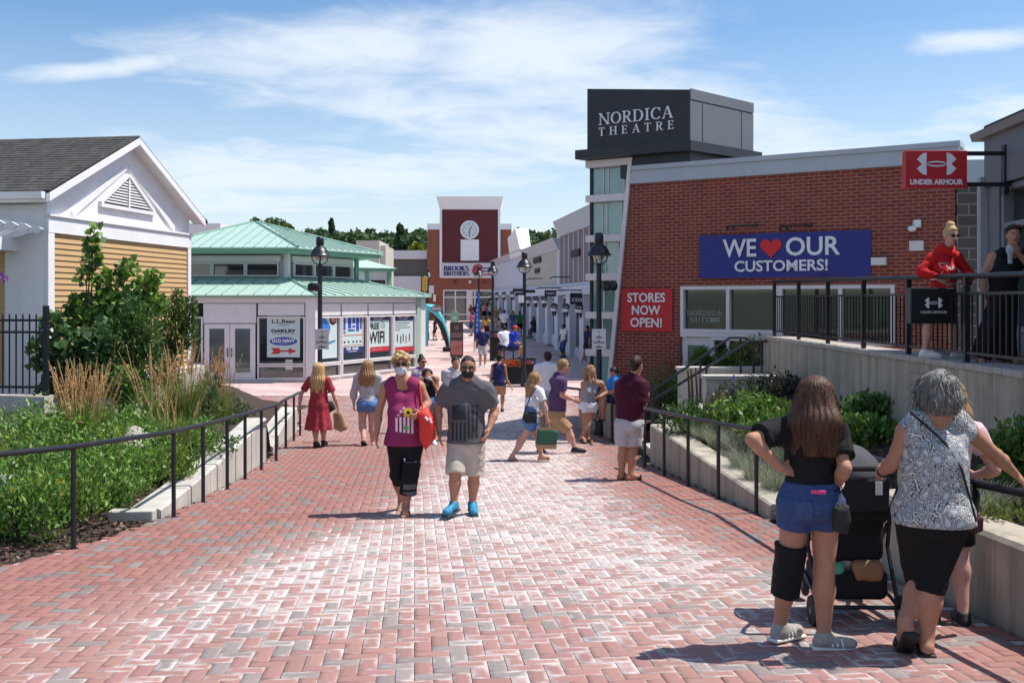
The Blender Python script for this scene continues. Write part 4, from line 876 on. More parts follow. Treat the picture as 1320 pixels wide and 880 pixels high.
for u0, u1, v0, v1 in ((.05, .2, .58, .95), (.3, .45, .62, .93), (.5, .62, .75, .95), (.66, .80, .55, .92), (.3, .6, .55, .60), (.84, .92, .6, .9), (.5, .62, .64, .70), (.06, .2, .5, .55)): rect(u0, u1, v0, v1, mat('map_blue_print', (.04, .07, .32), .5, .1, 8))
rect(.05, .95, .44, .46, M_redp); rect(.04, .06, .2, .97, M_redp); rect(.94, .96, .2, .97, M_redp); rect(.05, .95, .19, .205, M_redp)
for u in (.12, .3, .5, .66, .82): rect(u, u+.07, .26, .31, M_ink)
for k, (a, b, lbl) in enumerate(((476, 504, 'window poster reading FREE WIFI under a navy heading'), (508.5, 535, 'window poster with a row of little people under a navy heading'))):
    root, rect, lab, B = poster(lbl, f1, a, b, 404, 453, M_pap)
    rect(0, 1, .82, 1, M_navy); rect(0, 1, 0, .13, M_redp); lab('WE   OUR', .5, .925, .06, M_wtext, .62, .006); lab('CUSTOMERS', .5, .855, .035, M_wtext, .42); rect(.30+.13, .37+.14, .90, .95, M_heart)
    if k == 0:
        lab('FREE', .30, .66, .16, M_ink, .48, .012); lab('WIFI', .42, .36, .32, M_ink, .72, .02)
        q = MB(); t0, t1, z0, z1 = B
        for rr in (.06, .13, .2): q.tube([f1(t0+(t1-t0)*(.60+rr*math.cos(R(a))), -.083, z0+(z1-z0)*(.60+rr*math.sin(R(a)))) for a in range(0, 95, 15)], .012, 5)
        q.build('wifi_mark', M_ink, root); rect(.2, .7, .055, .072, M_wtext)
    else:
        for j, v in enumerate((.74, .68, .62, .56)): rect(.05, (.8, .7, .85, .35)[j], v, v+.018, M_ink)
        for j, u in enumerate((.06, .2, .36, .48, .62, .78)): rect(u, u+.05, .22+.04*(j % 2), .42+.04*(j % 2), (M_redp, M_navy, M_ink, M_navy, M_redp, M_navy)[j], 'figure')
# small annex with green trim behind the pavilion
ax = empty('pavilion_annex', (-5.6, 50, 0), 'small white annex with green posts and green roof behind the pavilion', 'building'); xf = Frame((-8.9, 47.3), (-6.1, 49.3))
mb = MB(); xf.box(mb, 0, xf.L, -4, 0, 0, 4.3); mb.build('wall', M_offwhite, ax)
mb = MB(); xf.box(mb, -.1, xf.L+.2, -4.2, .25, 4.3, 4.45); xf.box(mb, xf.L-.1, xf.L+.1, -.1, .1, 0, 4.3); xf.box(mb, xf.L*.62, xf.L*.62+.15, -.1, .1, 0, 4.3); mb.build('post', M_greend, ax)
mb = MB(); mb.hexa([xf(-.1, .4, 4.455), xf(xf.L+.28, .35, 4.455), xf(xf.L+.28, -4.2, 4.455), xf(-.1, -4.2, 4.455)], [xf(1.0, -.9, 4.95), xf(xf.L-1, -.9, 4.95), xf(xf.L-1, -2.5, 4.95), xf(1.0, -2.5, 4.95)]); mb.build('roof', M_green, ax)
window(xf, ax, xf.L*.68, xf.L-.15, 3.2, 3.95, M_dkglass, fw=.06, n0=.01, proud=.05)

# ---------------------------------------------------------------- clock-tower shop at the end of the street
D = 90.0; z0 = 1.12
def bbox_(mb, x0, x1, y0, y1, d0, d1):
    a, b = P(x0, y1, D), P(x1, y0, D); mb.bx(a.x, b.x, D+d0, D+d1, a.z, b.z)
c_ = P(606, 400, D); bb = empty('clock_tower_shop', (c_.x, D, z0), 'brick shop front with a maroon clock tower reading BROOKS BROTHERS', 'shop')
M_brick2 = brick_mat('orange_brick', (.30, .095, .055), (.25, .075, .045), (.30, .18, .13), .3, .10, .008, var=.3)
M_maroon = mat('maroon_clapboard', (.13, .012, .018), .6, .08, 2); M_greyw = mat('dark_taupe_wall', (.13, .12, .11), .8, .1, 2)
def bpart(name, m, rects, par=bb):
    mb = MB()
    for r in rects: bbox_(mb, *r)
    return mb.build(name, m, par)
bpart('brick_wall', M_brick2, [(551, 571, 296, 418, 0, 6), (640, 659, 296, 418, 0, 6), (571.02, 639.98, 355, 373, 0, 6), (571.02, 639.98, 290, 355, .05, 6)])
bpart('cornice', M_white, [(551, 567, 288.5, 295.9, -.2, 6), (645, 659.5, 288.5, 295.9, -.2, 6)])
mb = MB(); q = [P(x, 270, D-.25) for x in (567, 645)]; k = [P(x, 254, D-.25) for x in (563, 648.5)]
mb.hexa([q[0], q[1], q[1]+Vector((0, 6, 0)), q[0]+Vector((0, 6, 0))], [k[0]+Vector((0, -.5, 0)), k[1]+Vector((0, -.5, 0)), k[1]+Vector((0, 6.5, 0)), k[0]+Vector((0, 6.5, 0))]); mb.build('crown_cornice', M_white, bb)
bpart('tower_frame', M_white, [(567, 570, 270, 358, -.25, 0), (642, 645, 270, 358, -.25, 0), (570, 642, 356.8, 358.4, -.25, 0)])
bpart('maroon_panel', M_maroon, [(570, 642, 270, 338.5, -.16, .04)])
mb = MB()
for i in range(22): bbox_(mb, 570.2, 641.8, 271+i*3.05, 271.3+i*3.05, -.19, -.16)
mb.build('panel_batten', mat('dark_maroon', (.08, .008, .012), .6, .08), bb)
bpart('white_panel', M_white, [(594, 617.5, 309, 336, -.24, -.16)])
sgn_ = bpart('sign_panel', mat('pale_sign_panel', (.62, .62, .66), .5, .04), [(569, 643, 339, 357, -.30, -.15)])
mb = MB(); cc = P(605.5, 296.5, D); prof = [(.80, -.30), (.80, -.20), (.70, -.19)]
Mx = Matrix.Rotation(R(90), 4, 'X'); mb.lathe([(.84, .16), (.84, .24), (.72, .25)], (cc.x, D, cc.z), 36, Mx); ck = mb.build('clock_rim', M_white, bb)
mb = MB(); mb.lathe([(.72, .24), (.72, .262)], (cc.x, D, cc.z), 36, Mx); mb.build('clock_face', mat('clock_face_enamel', (.60, .66, .68), .4, .04), ck)
mb = MB()
for i in range(12):
    a = R(30*i); mb.box((cc.x+.58*math.sin(a), D-.27, cc.z+.58*math.cos(a)), (.05, .01, .15), Matrix.Rotation(a, 4, 'Y'))
for a, l_ in ((R(38), .34), (R(184), .50)): mb.box((cc.x+l_/2*math.sin(a), D-.28, cc.z+l_/2*math.cos(a)), (.06, .01, l_), Matrix.Rotation(a, 4, 'Y'))
mb.build('clock_hands', M_ink, ck)
for s_, py, w_, h_ in (('BROOKS', 346, 32, .40), ('BROTHERS', 352.6, 32, .34)):
    mb = MB(); p = P(588.5, py, D); serif(mb, s_, SM(p.x, D-.302, p.z), h_, w_*D/F, ext=.02, TH=.30, TN=.12, gap=.10); mb.build('sign_lettering', M_navy, bb)
mb = MB(); p = P(616, 348, D)
for q in ([(-.55, -.1), (-.35, .42), (.1, .55), (.5, .3), (.2, .1), (.6, -.1), (.1, -.5), (-.4, -.4)],): mb.prism([(p.x+x, D-.302, p.z+z) for x, z in q], (0, -.02, 0))
mb.build('red_emblem', M_redp, bb)
for s_, py, px in (('Factory', 346, 626), ('Outlet', 350, 625), ('STORE', 354, 627)):
    mb = MB(); p = P(px, py, D); mb.box((p.x, D-.305, p.z), (1.0, .012, .10)); mb.build('sign_line', M_ink if s_ != 'STORE' else M_redp, bb)
mb = MB(); mb.v = []; 
wf = Frame((P(570, 400, D).x, D), (P(640, 400, D).x, D)); t_ = lambda x: wf.at_px(x); zz = lambda y: CZ-(y-HY)/F*D
window(wf, bb, t_(571.2), t_(603), zz(416), zz(373.4), M_dkglass, fw=.12, mull=(t_(587),), trans=(zz(383), zz(405)), n0=-.3, proud=.02)
window(wf, bb, t_(607.5), t_(639.8), zz(417.5), zz(373.4), M_dkglass, fw=.12, mull=(t_(612), t_(636)), trans=(zz(383),), n0=-.3, proud=.02)
bpart('centre_post', M_offwhite, [(603.1, 607.4, 373.4, 418, -.05, .3)])
for px, py in ((560.5, 384), (650, 384.5)): bpart('wall_lamp', mat('lit_white_glass', (.8, .8, .78), .3, .02), [(px-1.6, px+1.6, py-4.5, py+4.5, -.35, -.003)])
bpart('wall_plaque', M_offwhite, [(553, 559.5, 368, 378.5, -.06, -.003)])
for px in (586.5, 624.5): bpart('spotlight', M_black, [(px-2, px+2, 362.5, 364, -.35, -.003)])
bpart('alarm_box', M_offwhite, [(604.5, 607.5, 361.5, 365, -.25, -.003)])
def simple(label, cat, name, parts, d):
    global D
    o = D; D = d; x = sum(p[2][0][0]+p[2][0][1] for p in parts)/2/len(parts); root = empty(name, P(x, 410, d), label, cat)
    for n_, m_, rr in parts: bpart(n_, m_, rr, root)
    D = o; return root
simple('low dark taupe store wing left of the clock tower', 'building', 'store_wing', [('wall', M_greyw, [(470, 551, 334, 418, 0, 8)]), ('parapet', M_offwhite, [(468, 550.9, 323, 334, -.3, 8)]), ('pale_panel', M_offwhite, [(500, 543, 356, 385, -.25, -.01)])], 91)
simple('low dark taupe store wing right of the clock tower', 'building', 'store_wing', [('wall', M_greyw, [(659.2, 700, 334, 418, 0, 8)]), ('parapet', M_offwhite, [(659.2, 700, 324, 334, -.3, 8)]), ('white_panel', M_white, [(668, 676, 353, 367, -.2, -.01)])], 91)
simple('cream flat-roofed block behind the pavilion roof', 'building', 'rooftop_block', [('wall', mat('cream_render', (.50, .47, .40), .8, .06), [(459, 489, 310, 400, 0, 6), (489.05, 496, 316, 400, .5, 6)])], 80)
simple('pale flat roof glimpsed beyond the tan building', 'building', 'rooftop_block', [('wall', M_offwhite, [(225, 284, 288, 330, 0, 6)])], 70)

# ---------------------------------------------------------------- stores along the right of the street
def rf_(d): return Vector((3.1-.125*(d-49), d, 0))
M_beige = mat('pale_beige_clapboard', (.45, .44, .40), .7, .05, 2); M_mauve = mat('mauve_clapboard', (.21, .15, .155), .7, .06, 2); M_pblue = mat('pale_blue_white_trim', (.52, .57, .66), .55, .05, 2)
def store(label, da, db, ztop, zc, msid, zlow, name='street_store'):
    f = Frame(rf_(db), rf_(da)); zb = zg(da)-.3; root = empty(name, f(0, 0, zb), label, 'shop', rz=f.rz)
    mb = MB(); f.box(mb, 0, f.L, -9, 0, zb, zc); mb.build('wall', msid, root)
    mb = MB(); f.hexa = None; mb.hexa([f(0, -9, zc+.002), f(f.L, -9, zc+.002), f(f.L, .1, zc+.002), f(0, .1, zc+.002)], [f(-.05, -9, ztop), f(f.L, -9, ztop), f(f.L, .4, ztop), f(-.05, .4, ztop)]); mb.build('cornice', M_crown, root)
    mb = MB(); f.box(mb, 0, f.L, .01, .06, zlow+.45, zlow+.6); f.box(mb, 0, f.L, .01, .35, zlow, zlow+.42); mb.build('canopy', M_pblue, root)
    return f, root, zb
f, root, zb = store('mauve clapboard store with a pale cornice on the right of the street', 36, 53.2, 7.08, 6.25, M_mauve, 3.15)
mb = MB()
for k in range(14): t = k*1.3; f.box(mb, t, t+.12, .002, .04, 3.76, 6.25)
mb.build('pilaster', M_pblue, root)
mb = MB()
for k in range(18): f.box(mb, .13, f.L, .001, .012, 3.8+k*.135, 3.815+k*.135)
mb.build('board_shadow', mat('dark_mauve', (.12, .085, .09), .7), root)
f2_, root2, zb2 = store('beige clapboard store with white cornice further down the street', 53.25, 66, 6.24, 5.6, M_beige, 3.15)
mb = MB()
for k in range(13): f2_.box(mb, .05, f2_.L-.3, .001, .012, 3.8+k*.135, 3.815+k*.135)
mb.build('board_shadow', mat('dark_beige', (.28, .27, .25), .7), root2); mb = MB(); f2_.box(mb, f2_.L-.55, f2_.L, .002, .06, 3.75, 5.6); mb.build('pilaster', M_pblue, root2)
f3_, root3, zb3 = store('white store with a leaning parapet at the far end of the street', 66.05, 86, 6.3, 5.9, M_pblue, 3.3)
mb = MB(); mb.hexa([f3_(f3_.L-6.5, -.4, 5.9), f3_(f3_.L-.3, -.4, 5.9), f3_(f3_.L-.3, .3, 5.9), f3_(f3_.L-6.5, .3, 5.9)], [f3_(f3_.L-6.5, -.4, 7.4), f3_(f3_.L-2.0, -.4, 7.8), f3_(f3_.L-2.0, .5, 7.8), f3_(f3_.L-6.5, .5, 7.4)]); mb.build('leaning_parapet', M_white, root3)
mb = MB(); f3_.box(mb, f3_.L-2.6, f3_.L-.4, -6, -2.5, 6.3, 7.8); mb.build('chimney_block', M_white, root3)
# ground-floor bays, lanterns and signs of the stores
def shopfront(f, root, zb, n, zt):
    w = f.L/n
    for k in range(n):
        t = k*w; mb = MB(); f.box(mb, t, t+w*.30, .002, .32, zb, zt); mb.build('pier', M_pblue, root)
        window(f, root, t+w*.31, t+w*.99, zb+.5, zt-.05, M_dkglass, frame=M_pblue, fw=.09, mull=(t+w*.65,), trans=(zb+2.4,), n0=.01, proud=.06)
        mb = MB(); f.box(mb, t+w*.305, t+w*.995, .004, .1, zb, zb+.5); mb.build('stall_riser', M_pblue, root)
        z = zb+2.55
        for tt in ((t+w*.08,) if n > 5 else (t+w*.05, t+w*.25)):
            c = f(tt, .42, z); mb = MB(); mb.lathe([(.03, -.5), (.13, -.02), (.15, .05), (.04, .16)], c, 6); lo = mb.build('lantern', M_black, root)
            mb = MB(); mb.lathe([(.10, -.25), (.126, -.1)], c, 6); mb.lathe([(.05, -.02), (.05, .02)], c+Vector((0, -.13, 0)), 6); mb.build('lantern_glass', M_wtext, lo)
shopfront(f, root, zg(45)-.05, 5, 3.14); shopfront(f2_, root2, zg(58), 4, 3.14); shopfront(f3_, root3, zg(72), 4, 3.28)
for px, py in ((690.5, 335), (690.5+2.5, 349.5)): pass
def projsign(label, px0, px1, py0, py1, d, lines):
    a, b = P(px0, py1, d), P(px1, py0, d); root = empty('projecting_sign', (a.x, d, a.z), label, 'sign'); mb = MB(); mb.bx(a.x, b.x, d-.05, d+.05, a.z, b.z); mb.build('panel', M_blackmat, root)
    for s_, v, h, fw_ in lines:
        mb = MB(); serif(mb, s_, SM((a.x+b.x)/2, d-.052, a.z+(b.z-a.z)*v), h*(b.z-a.z), fw_*(b.x-a.x), ext=.01, TH=.2, TN=.08); mb.build('lettering', M_wtext, root)
    mb = MB(); mb.tube([(a.x, d, b.z+.12), (b.x+.5, d, b.z+.12)], .03, 6); mb.build('bracket', M_black, root)
projsign('black hanging sign reading COACH beside the glass strip', 735, 762, 377.5, 392.2, 45.5, (('COACH', .40, .32, .80),))
projsign('small black hanging sign above the second shop entrance', 702, 717, 374, 382, 51, (('TALBOTS', .5, .34, .8),))
for lbl, px0, px1, py0, py1, f_, r_ in (('panel', 738, 748.5, 322, 331, f, root), ('panel', 689, 698, 332, 339, f2_, root2), ('panel', 691, 696, 346, 352, f2_, root2)):
    t0, t1 = f_.at_px(px0), f_.at_px(px1); mb = MB(); f_.box(mb, t0, t1, .045, .1, f_.z_px((t0+t1)/2, py1), f_.z_px((t0+t1)/2, py0)); mb.build('wall_sign', M_blackmat, r_)
for px, py, f_, r_ in ((735, 357, f, root), (700, 359, f2_, root2), (715, 371, f2_, root2), (742, 374, f, root)):
    t = f_.at_px(px); z = f_.z_px(t, py); mb = MB(); mb.tube([f_(t, .05, z), f_(t, .9, z), f_(t-.1, 1.0, z-.08)], .03, 6); mb.tube([f_(t, .05, z), f_(t+.6, .6, z)], .02, 5); mb.build('arm_light', M_black, r_)

# ---------------------------------------------------------------- woods beyond
def far_leaves(n, c, rad, size, base, rng, flat=.75):
    u = rng.normal(size=(n, 3)); u /= np.linalg.norm(u, axis=1)[:, None]; r = rng.random(n)**.28
    lump = 1+.22*np.sin(u[:, 0]*5+c[0])*np.cos(u[:, 2]*4+c[1]*.7)
    p = np.array(c)+u*np.array(rad)*(r*lump)[:, None]
    a = rng.normal(size=(n, 3)); a /= np.linalg.norm(a, axis=1)[:, None]; b = np.cross(a, rng.normal(size=(n, 3))); b /= np.linalg.norm(b, axis=1)[:, None]
    s = size*(.6+.8*rng.random(n))[:, None]
    V = np.stack([p-a*s, p-b*s*.7, p+a*s, p+b*s*.7], 1).reshape(-1, 3)
    col = np.array(base)*(1+rng.normal(0, .22, (n, 1)))+rng.normal(0, .006, (n, 3)); return V, np.repeat(np.clip(col, .004, 1), 4, 0)
M_leaf = vcol_mat('foliage', .62, .25, .2, 3.0); M_bark = mat('bark', (.06, .045, .032), .9, .3, 12, bmp=.6, bsc=30)
def tree(name, label, px, pytop, d, rad, base, n=900, pine=False, group='trees beyond the shops'):
    top = P(px, pytop, d); x = top.x; h = top.z-1.0; rng = np.random.default_rng(int(px*7+d)); root = empty(name, (x, d, 1.0), label, 'tree', group)
    Vs, Cs = [], []
    if pine:
        for k in range(9):
            u = k/8; rr = rad*(1-u*.85)*(.75+.5*rng.random()); V, c = far_leaves(n//9, (rng.normal(0, .3), rng.normal(0, .3), h*(.45+.53*u)), (rr, rr, h*.055), .45, base, rng); Vs.append(V); Cs.append(c)
    else:
        for k in range(7):
            a = rng.random()*6.28; rr = rad*.55*(rng.random()**.5); V, c = far_leaves(n//7, (rr*math.cos(a), rr*math.sin(a), h-rad*.55-rng.random()*rad*.8), (rad*.55, rad*.55, rad*.5), .45, base, rng); Vs.append(V); Cs.append(c)
    V = np.concatenate(Vs); C_ = np.concatenate(Cs); me = np_mesh('crown', V, np.arange(len(V)).reshape(-1, 4), col=C_); mesh_obj('crown', me, M_leaf, root)
    mb = MB(); mb.tube([(0, 0, -1), (.1, 0, h*.5), (.0, .1, h*.9)], [.35, .22, .05], 7); mb.build('trunk', M_bark, root, world=False)
rng = np.random.default_rng(3)
k = 0; dk = (.058, .105, .042); md = (.080, .145, .045); 
tops = [(232, 281, 1), (250, 284, 0), (262, 287, 1), (322, 289, 1), (336, 281, 0), (352, 277, 0), (366, 284, 0), (384, 285, 0), (398, 293, 0), (408, 297, 0), (428, 286, 1), (441, 296, 0), (454, 297, 0), (468, 297, 0), (484, 301, 0), (500, 303, 0), (516, 293, 1), (527, 300, 0), (541, 299, 0), (556, 303, 0), (656, 309, 0), (668, 312, 0), (650, 307, 0), (680, 316, 0)]
for px, py, pn in tops:
    d = 190+rng.random()*40; tree('pine_tree' if pn else 'broadleaf_tree', ('dark pine standing out of the far wood' if pn else 'dark green rounded tree in the far wood'), px, py, d, (2.4 if pn else 3.6)+rng.random(), dk if (pn or rng.random() < .5) else md, 1900, bool(pn))
tree('broadleaf_tree', 'bright yellow-green tree left of the clock tower', 543, 312, 140, 2.2, (.17, .20, .02), 800, group=None)
Vs, Cs = [], []
for i in range(150):
    px = -100+i*9.3+rng.random()*5; d = 235+rng.random()*50; t = P(px, 297+9*rng.random(), d); V, c = far_leaves(650, (t.x, d, t.z-3.2), (4.2, 3.5, 3.6), .62, dk if rng.random() < .6 else md, rng); Vs.append(V); Cs.append(c)
    V, c = far_leaves(160, (t.x, d, t.z-9), (4.4, 3.5, 5.5), 1.4, dk, rng); Vs.append(V); Cs.append(c)
V = np.concatenate(Vs); tag(mesh_obj('far_wood', np_mesh('far_wood', V, np.arange(len(V)).reshape(-1, 4), col=np.concatenate(Cs)), M_leaf), 'dense dark green wood on the skyline behind the shops', 'wood', kind='stuff')
# ---------------------------------------------------------------- plants
def leaf_geo(p, dirs, size, rng, wid=.55, fold=.25, droop=.0):
    n = len(p); d = dirs/np.linalg.norm(dirs, axis=1)[:, None]; r = rng.normal(size=(n, 3)); s = np.cross(d, r); s /= np.linalg.norm(s, axis=1)[:, None]+1e-9
    u = np.cross(s, d); sz = (size*(.55+.9*rng.random(n)))[:, None]
    V = np.stack([p, p+d*sz*.45+s*sz*wid*.5+u*sz*fold*.4, p+d*sz-u*sz*droop, p+d*sz*.45-s*sz*wid*.5+u*sz*fold*.4], 1); return V.reshape(-1, 3)
def clump_pts(n, c, r, rng, shell=.35, lump=.25):
    u = rng.normal(size=(n, 3)); u /= np.linalg.norm(u, axis=1)[:, None]; k = rng.random(n)**shell
    a = rng.random(6)*6.28; l = 1+lump*(np.sin(u[:, 0]*4+a[0])*np.sin(u[:, 2]*5+a[1])+.6*np.sin(u[:, 1]*7+a[2]+u[:, 2]*3))
    return np.array(c)+u*np.array(r)*(k*l)[:, None], u
def cols(n, base, rng, v=.2, alt=None, pa=.3):
    c = np.array(base)[None]*(1+rng.normal(0, v, (n, 1)))+rng.normal(0, .008, (n, 3))
    if alt is not None: k = rng.random(n) < pa; c[k] = np.array(alt)*(1+rng.normal(0, v, (k.sum(), 1)))
    return np.repeat(np.clip(c, .004, .9), 4, 0)
M_leafn = vcol_mat('leaf', .5, .30, .16, 12, .5)
def bush(name, label, cat, base, clumps, n, size, col, alt=None, wid=.55, stems=4, group=None, seed=0, up=.5, stem_r=.018, pa=.3, shell=.35):
    """base: foot of the plant (world); clumps: list of (centre, radii) in world"""
    rng = np.random.default_rng(seed+11); root = empty(name, base, label, cat, group); b = np.array(base)
    vol = [max(r[0]*r[1]*r[2], 1e-5)**(2/3) for _, r in clumps]; tv = sum(vol); Vs, Cs = [], []
    for (c, r), v in zip(clumps, vol):
        m = max(8, int(n*v/tv)); p, u = clump_pts(m, np.array(c)-b, r, rng, shell); p = p[p[:, 2] > -.03] if len(p) else p; u = u[:len(p)]
        d = u*.8+rng.normal(0, .55, (len(p), 3))+np.array([0, 0, up]); Vs.append(leaf_geo(p, d, size, rng, wid)); Cs.append(cols(len(p), col, rng, .24, alt, pa))
    V = np.concatenate(Vs); mesh_obj('leaves', np_mesh('leaves', V, np.arange(len(V)).reshape(-1, 4), col=np.concatenate(Cs)), M_leafn, root)
    mb = MB()
    for i in range(stems):
        c, r = clumps[i*len(clumps)//max(stems, 1) % len(clumps)]; e = Vector(np.array(c)-b); mb.tube([(rng.normal(0, .04), rng.normal(0, .04), -.05), e*.5+Vector((rng.normal(0, .05), rng.normal(0, .05), 0)), e+Vector((0, 0, r[2]*.4))], [stem_r, stem_r*.7, stem_r*.3], 5)
        for j in range(3): q = e*(.4+.2*j); mb.tube([q, q+Vector((rng.normal(0, r[0]*.5), rng.normal(0, r[1]*.5), r[2]*.5))], [stem_r*.5, stem_r*.15], 4)
    if stems: mb.build('stems', M_bark, root, world=False)
    return root
def pc(px, py, d, rpx, rz=None, ry=None): k = d/F; return (tuple(P(px, py, d)), (rpx*k, (ry or rpx*.8)*k, (rz or rpx)*k))
GL, GD, GM = (.115, .215, .035), (.030, .070, .024), (.065, .14, .030)
# shrubs in front of the gable
d = 16.4
bush('maple_shrub', 'tall light green maple shrub with a bare leader rising in front of the tan siding', 'shrub', tuple(P(118, 530, d)), [pc(122, 297, d, 5, 6), pc(120, 314, d, 8, 6), pc(119, 333, d, 11, 9), pc(112, 356, d, 13, 9), pc(143, 362, d, 15, 12), pc(165, 345, d, 12, 9), pc(187, 368, d, 16, 11), pc(105, 392, d, 17, 13), pc(142, 392, d, 20, 14), pc(174, 390, d, 20, 15), pc(200, 356, d, 7, 6), pc(200, 392, d, 14, 12), pc(90, 412, d, 14, 12), pc(125, 415, d, 24, 18), pc(165, 415, d, 24, 18)], 2100, .105, (.18, .31, .05), (.06, .13, .03), .95, 9, seed=1, up=.1, stem_r=.022)
d = 15.6
bush('maple_shrub', 'spreading dark maple shrub with pale leaf tops beside the picket fence', 'shrub', tuple(P(95, 545, d)), [pc(66, 418, d, 10, 14), pc(58, 455, d, 16, 20), pc(92, 445, d, 22, 22), pc(110, 482, d, 30, 26), pc(85, 500, d, 28, 24), pc(126, 440, d, 18, 20)], 1500, .13, (.06, .13, .045), (.17, .27, .09), .95, 6, seed=2, up=.15, stem_r=.03, pa=.3)
d = 15.9
bush('yew_shrub', 'dense dark green yew shrub in the middle of the left bed', 'shrub', tuple(P(165, 540, d)), [pc(160, 435, d, 36, 36), pc(185, 425, d, 24, 32), pc(150, 475, d, 36, 34), pc(190, 465, d, 26, 30), pc(140, 510, d, 30, 26), pc(170, 400, d, 16, 22), pc(125, 490, d, 20, 26), pc(200, 500, d, 18, 20)], 7500, .075, (.055, .125, .034), (.13, .23, .045), .35, 6, seed=3, up=.6)
d = 17.2
bush('yew_shrub', 'upright feathery dark shrub at the right corner of the tan building', 'shrub', tuple(P(222, 530, d)), [pc(222, 425, d, 24, 34), pc(238, 405, d, 14, 22), pc(212, 455, d, 20, 22), pc(243, 432, d, 12, 20), pc(228, 385, d, 8, 12), pc(205, 395, d, 12, 16), pc(248, 395, d, 6, 12), pc(215, 485, d, 16, 20)], 4600, .07, (.06, .125, .025), (.13, .21, .035), .35, 6, seed=4, up=1.1)
d = 15.2
bush('leafy_shrub', 'small lime green shrub at the foot of the yew', 'shrub', tuple(P(160, 535, d)), [pc(160, 488, d, 18, 16), pc(178, 500, d, 15, 13), pc(145, 500, d, 15, 13), pc(162, 515, d, 18, 16)], 900, .07, GL, GM, .6, 3, seed=5)
def grass(name, label, cat, base, h, spread, n, col, plume=None, group=None, seed=0, lean=.35, w=.008, np_=0, alt=None):
    rng = np.random.default_rng(seed+50); root = empty(name, base, label, cat, group); V, Q, C = [], [], []
    def blade(x, y, hh, dx, dy, w, k=4):
        b0 = len(V); s = np.array([-dy, dx, 0.0]); ln = np.linalg.norm(s); s = s/ln if ln > 1e-6 else np.array([1., 0, 0]); a = rng.random()*6.28; s = np.array([math.cos(a), math.sin(a), 0])
        for i in range(k+1):
            t = i/k; c = np.array([x+dx*t*t, y+dy*t*t, hh*(t-.25*t*t*math.hypot(dx, dy)/max(hh, .1))]); ww = w*(1-t*.85); V.append(c-s*ww); V.append(c+s*ww)
        for i in range(k): Q.append((b0+2*i, b0+2*i+1, b0+2*i+3, b0+2*i+2))
        return c, k
    for i in range(n):
        a, r = rng.random()*6.28, spread*.35*rng.random()**.5; hh = h*(.45+.6*rng.random()); l = lean*hh*rng.random()
        _, k = blade(r*math.cos(a), r*math.sin(a), hh, l*math.cos(a+rng.normal(0, .5)), l*math.sin(a+rng.normal(0, .5)), w*(.7+.6*rng.random()))
        c = np.array(col if alt is None or rng.random() > .35 else alt)*(1+rng.normal(0, .2)); C += [c]*(2*(k+1))
    me = np_mesh('blades', np.array(V), np.array(Q), col=np.clip(np.array(C), .004, 1)); mesh_obj('blades', me, M_leafn, root)
    if plume:
        V, Q, C = [], [], []; mb = MB()
        for i in range(np_):
            a, r = rng.random()*6.28, spread*.5*rng.random()**.6; hh = h*(1.0+.55*rng.random()); x, y = r*math.cos(a), r*math.sin(a); dx, dy = rng.normal(0, .10)*hh+x*.35, rng.normal(0, .08)*hh
            p0, p1, p2 = Vector((x*.5, y*.5, 0)), Vector((x+dx*.4, y+dy*.4, hh*.68)), Vector((x+dx, y+dy, hh)); mb.tube([p0, p1], .0028, 3)
            m = p1.lerp(p2, .4); mb.tube([p1, m, p2], [.003, .007, .002], 4)
            for j in range(34):
                t = rng.random(); q = p1.lerp(p2, t); b0 = len(V); o = Vector(rng.normal(0, 1, 3)); o.z = abs(o.z)+1.4; o = o.normalized()*.036*(1.2-t*.7); s = o.orthogonal().normalized()*.005
                V.extend([tuple(q-s), tuple(q+s), tuple(q+o+s*.4), tuple(q+o-s*.4)]); Q.append((b0, b0+1, b0+2, b0+3)); C += [np.array(plume)*(1+rng.normal(0, .25))]*4
        mb.build('plumes', mat('dry_plume', plume, .9, .3, 20), root, world=False)
        mesh_obj('seed_heads', np_mesh('seed_heads', np.array(V), np.array(Q), col=np.clip(np.array(C), .01, 1)), M_leafn, root)
    return root
TANP = (.56, .33, .15)
def bedz(x, y): return z_left(x, y) if x < 0 else z_right(x, y)
for i, (px, dd, h, sp, lbl, n, k) in enumerate(((108, 12.6, .74, .6, 'big clump of feathery grass with orange plumes in front of the dark maple', 420, 95), (200, 14.6, .80, .5, 'thin clump of plume grass in front of the pale jointed wall', 150, 26), (238, 15.6, .80, .6, 'tall plume grass clump left of the pavilion doors', 300, 40), (279, 16.9, .95, .42, 'narrow clump of plume grass in front of the white double doors', 300, 60), (222, 13.0, .62, .5, 'green grass clump with few plumes close behind the handrail', 300, 12))):
    x = (px-CX)/F*dd; grass('plume_grass', lbl, 'grass', (x, dd, bedz(x, dd)), h*1.12, sp, n*2, (.17, .26, .05), TANP, seed=i, np_=int(k*.8), alt=(.26, .28, .08))
for i, (px, dd) in enumerate(((262, 16.0), (306, 17.2), (290, 18.0))):
    x = (px-CX)/F*dd; z = bedz(x, dd); bush('perennial_plant', ('upright green perennial between the plume grasses', 'grey-green leafy perennial near the end of the left bed', 'small green perennial behind the low wall')[i], 'plant', (x, dd, z), [((x, dd, z+.3), (.28, .25, .30)), ((x+.1, dd, z+.55), (.18, .18, .25))], 700, .07, (.07, .12, .05), GL, .3, 3, seed=20+i, up=1.2)
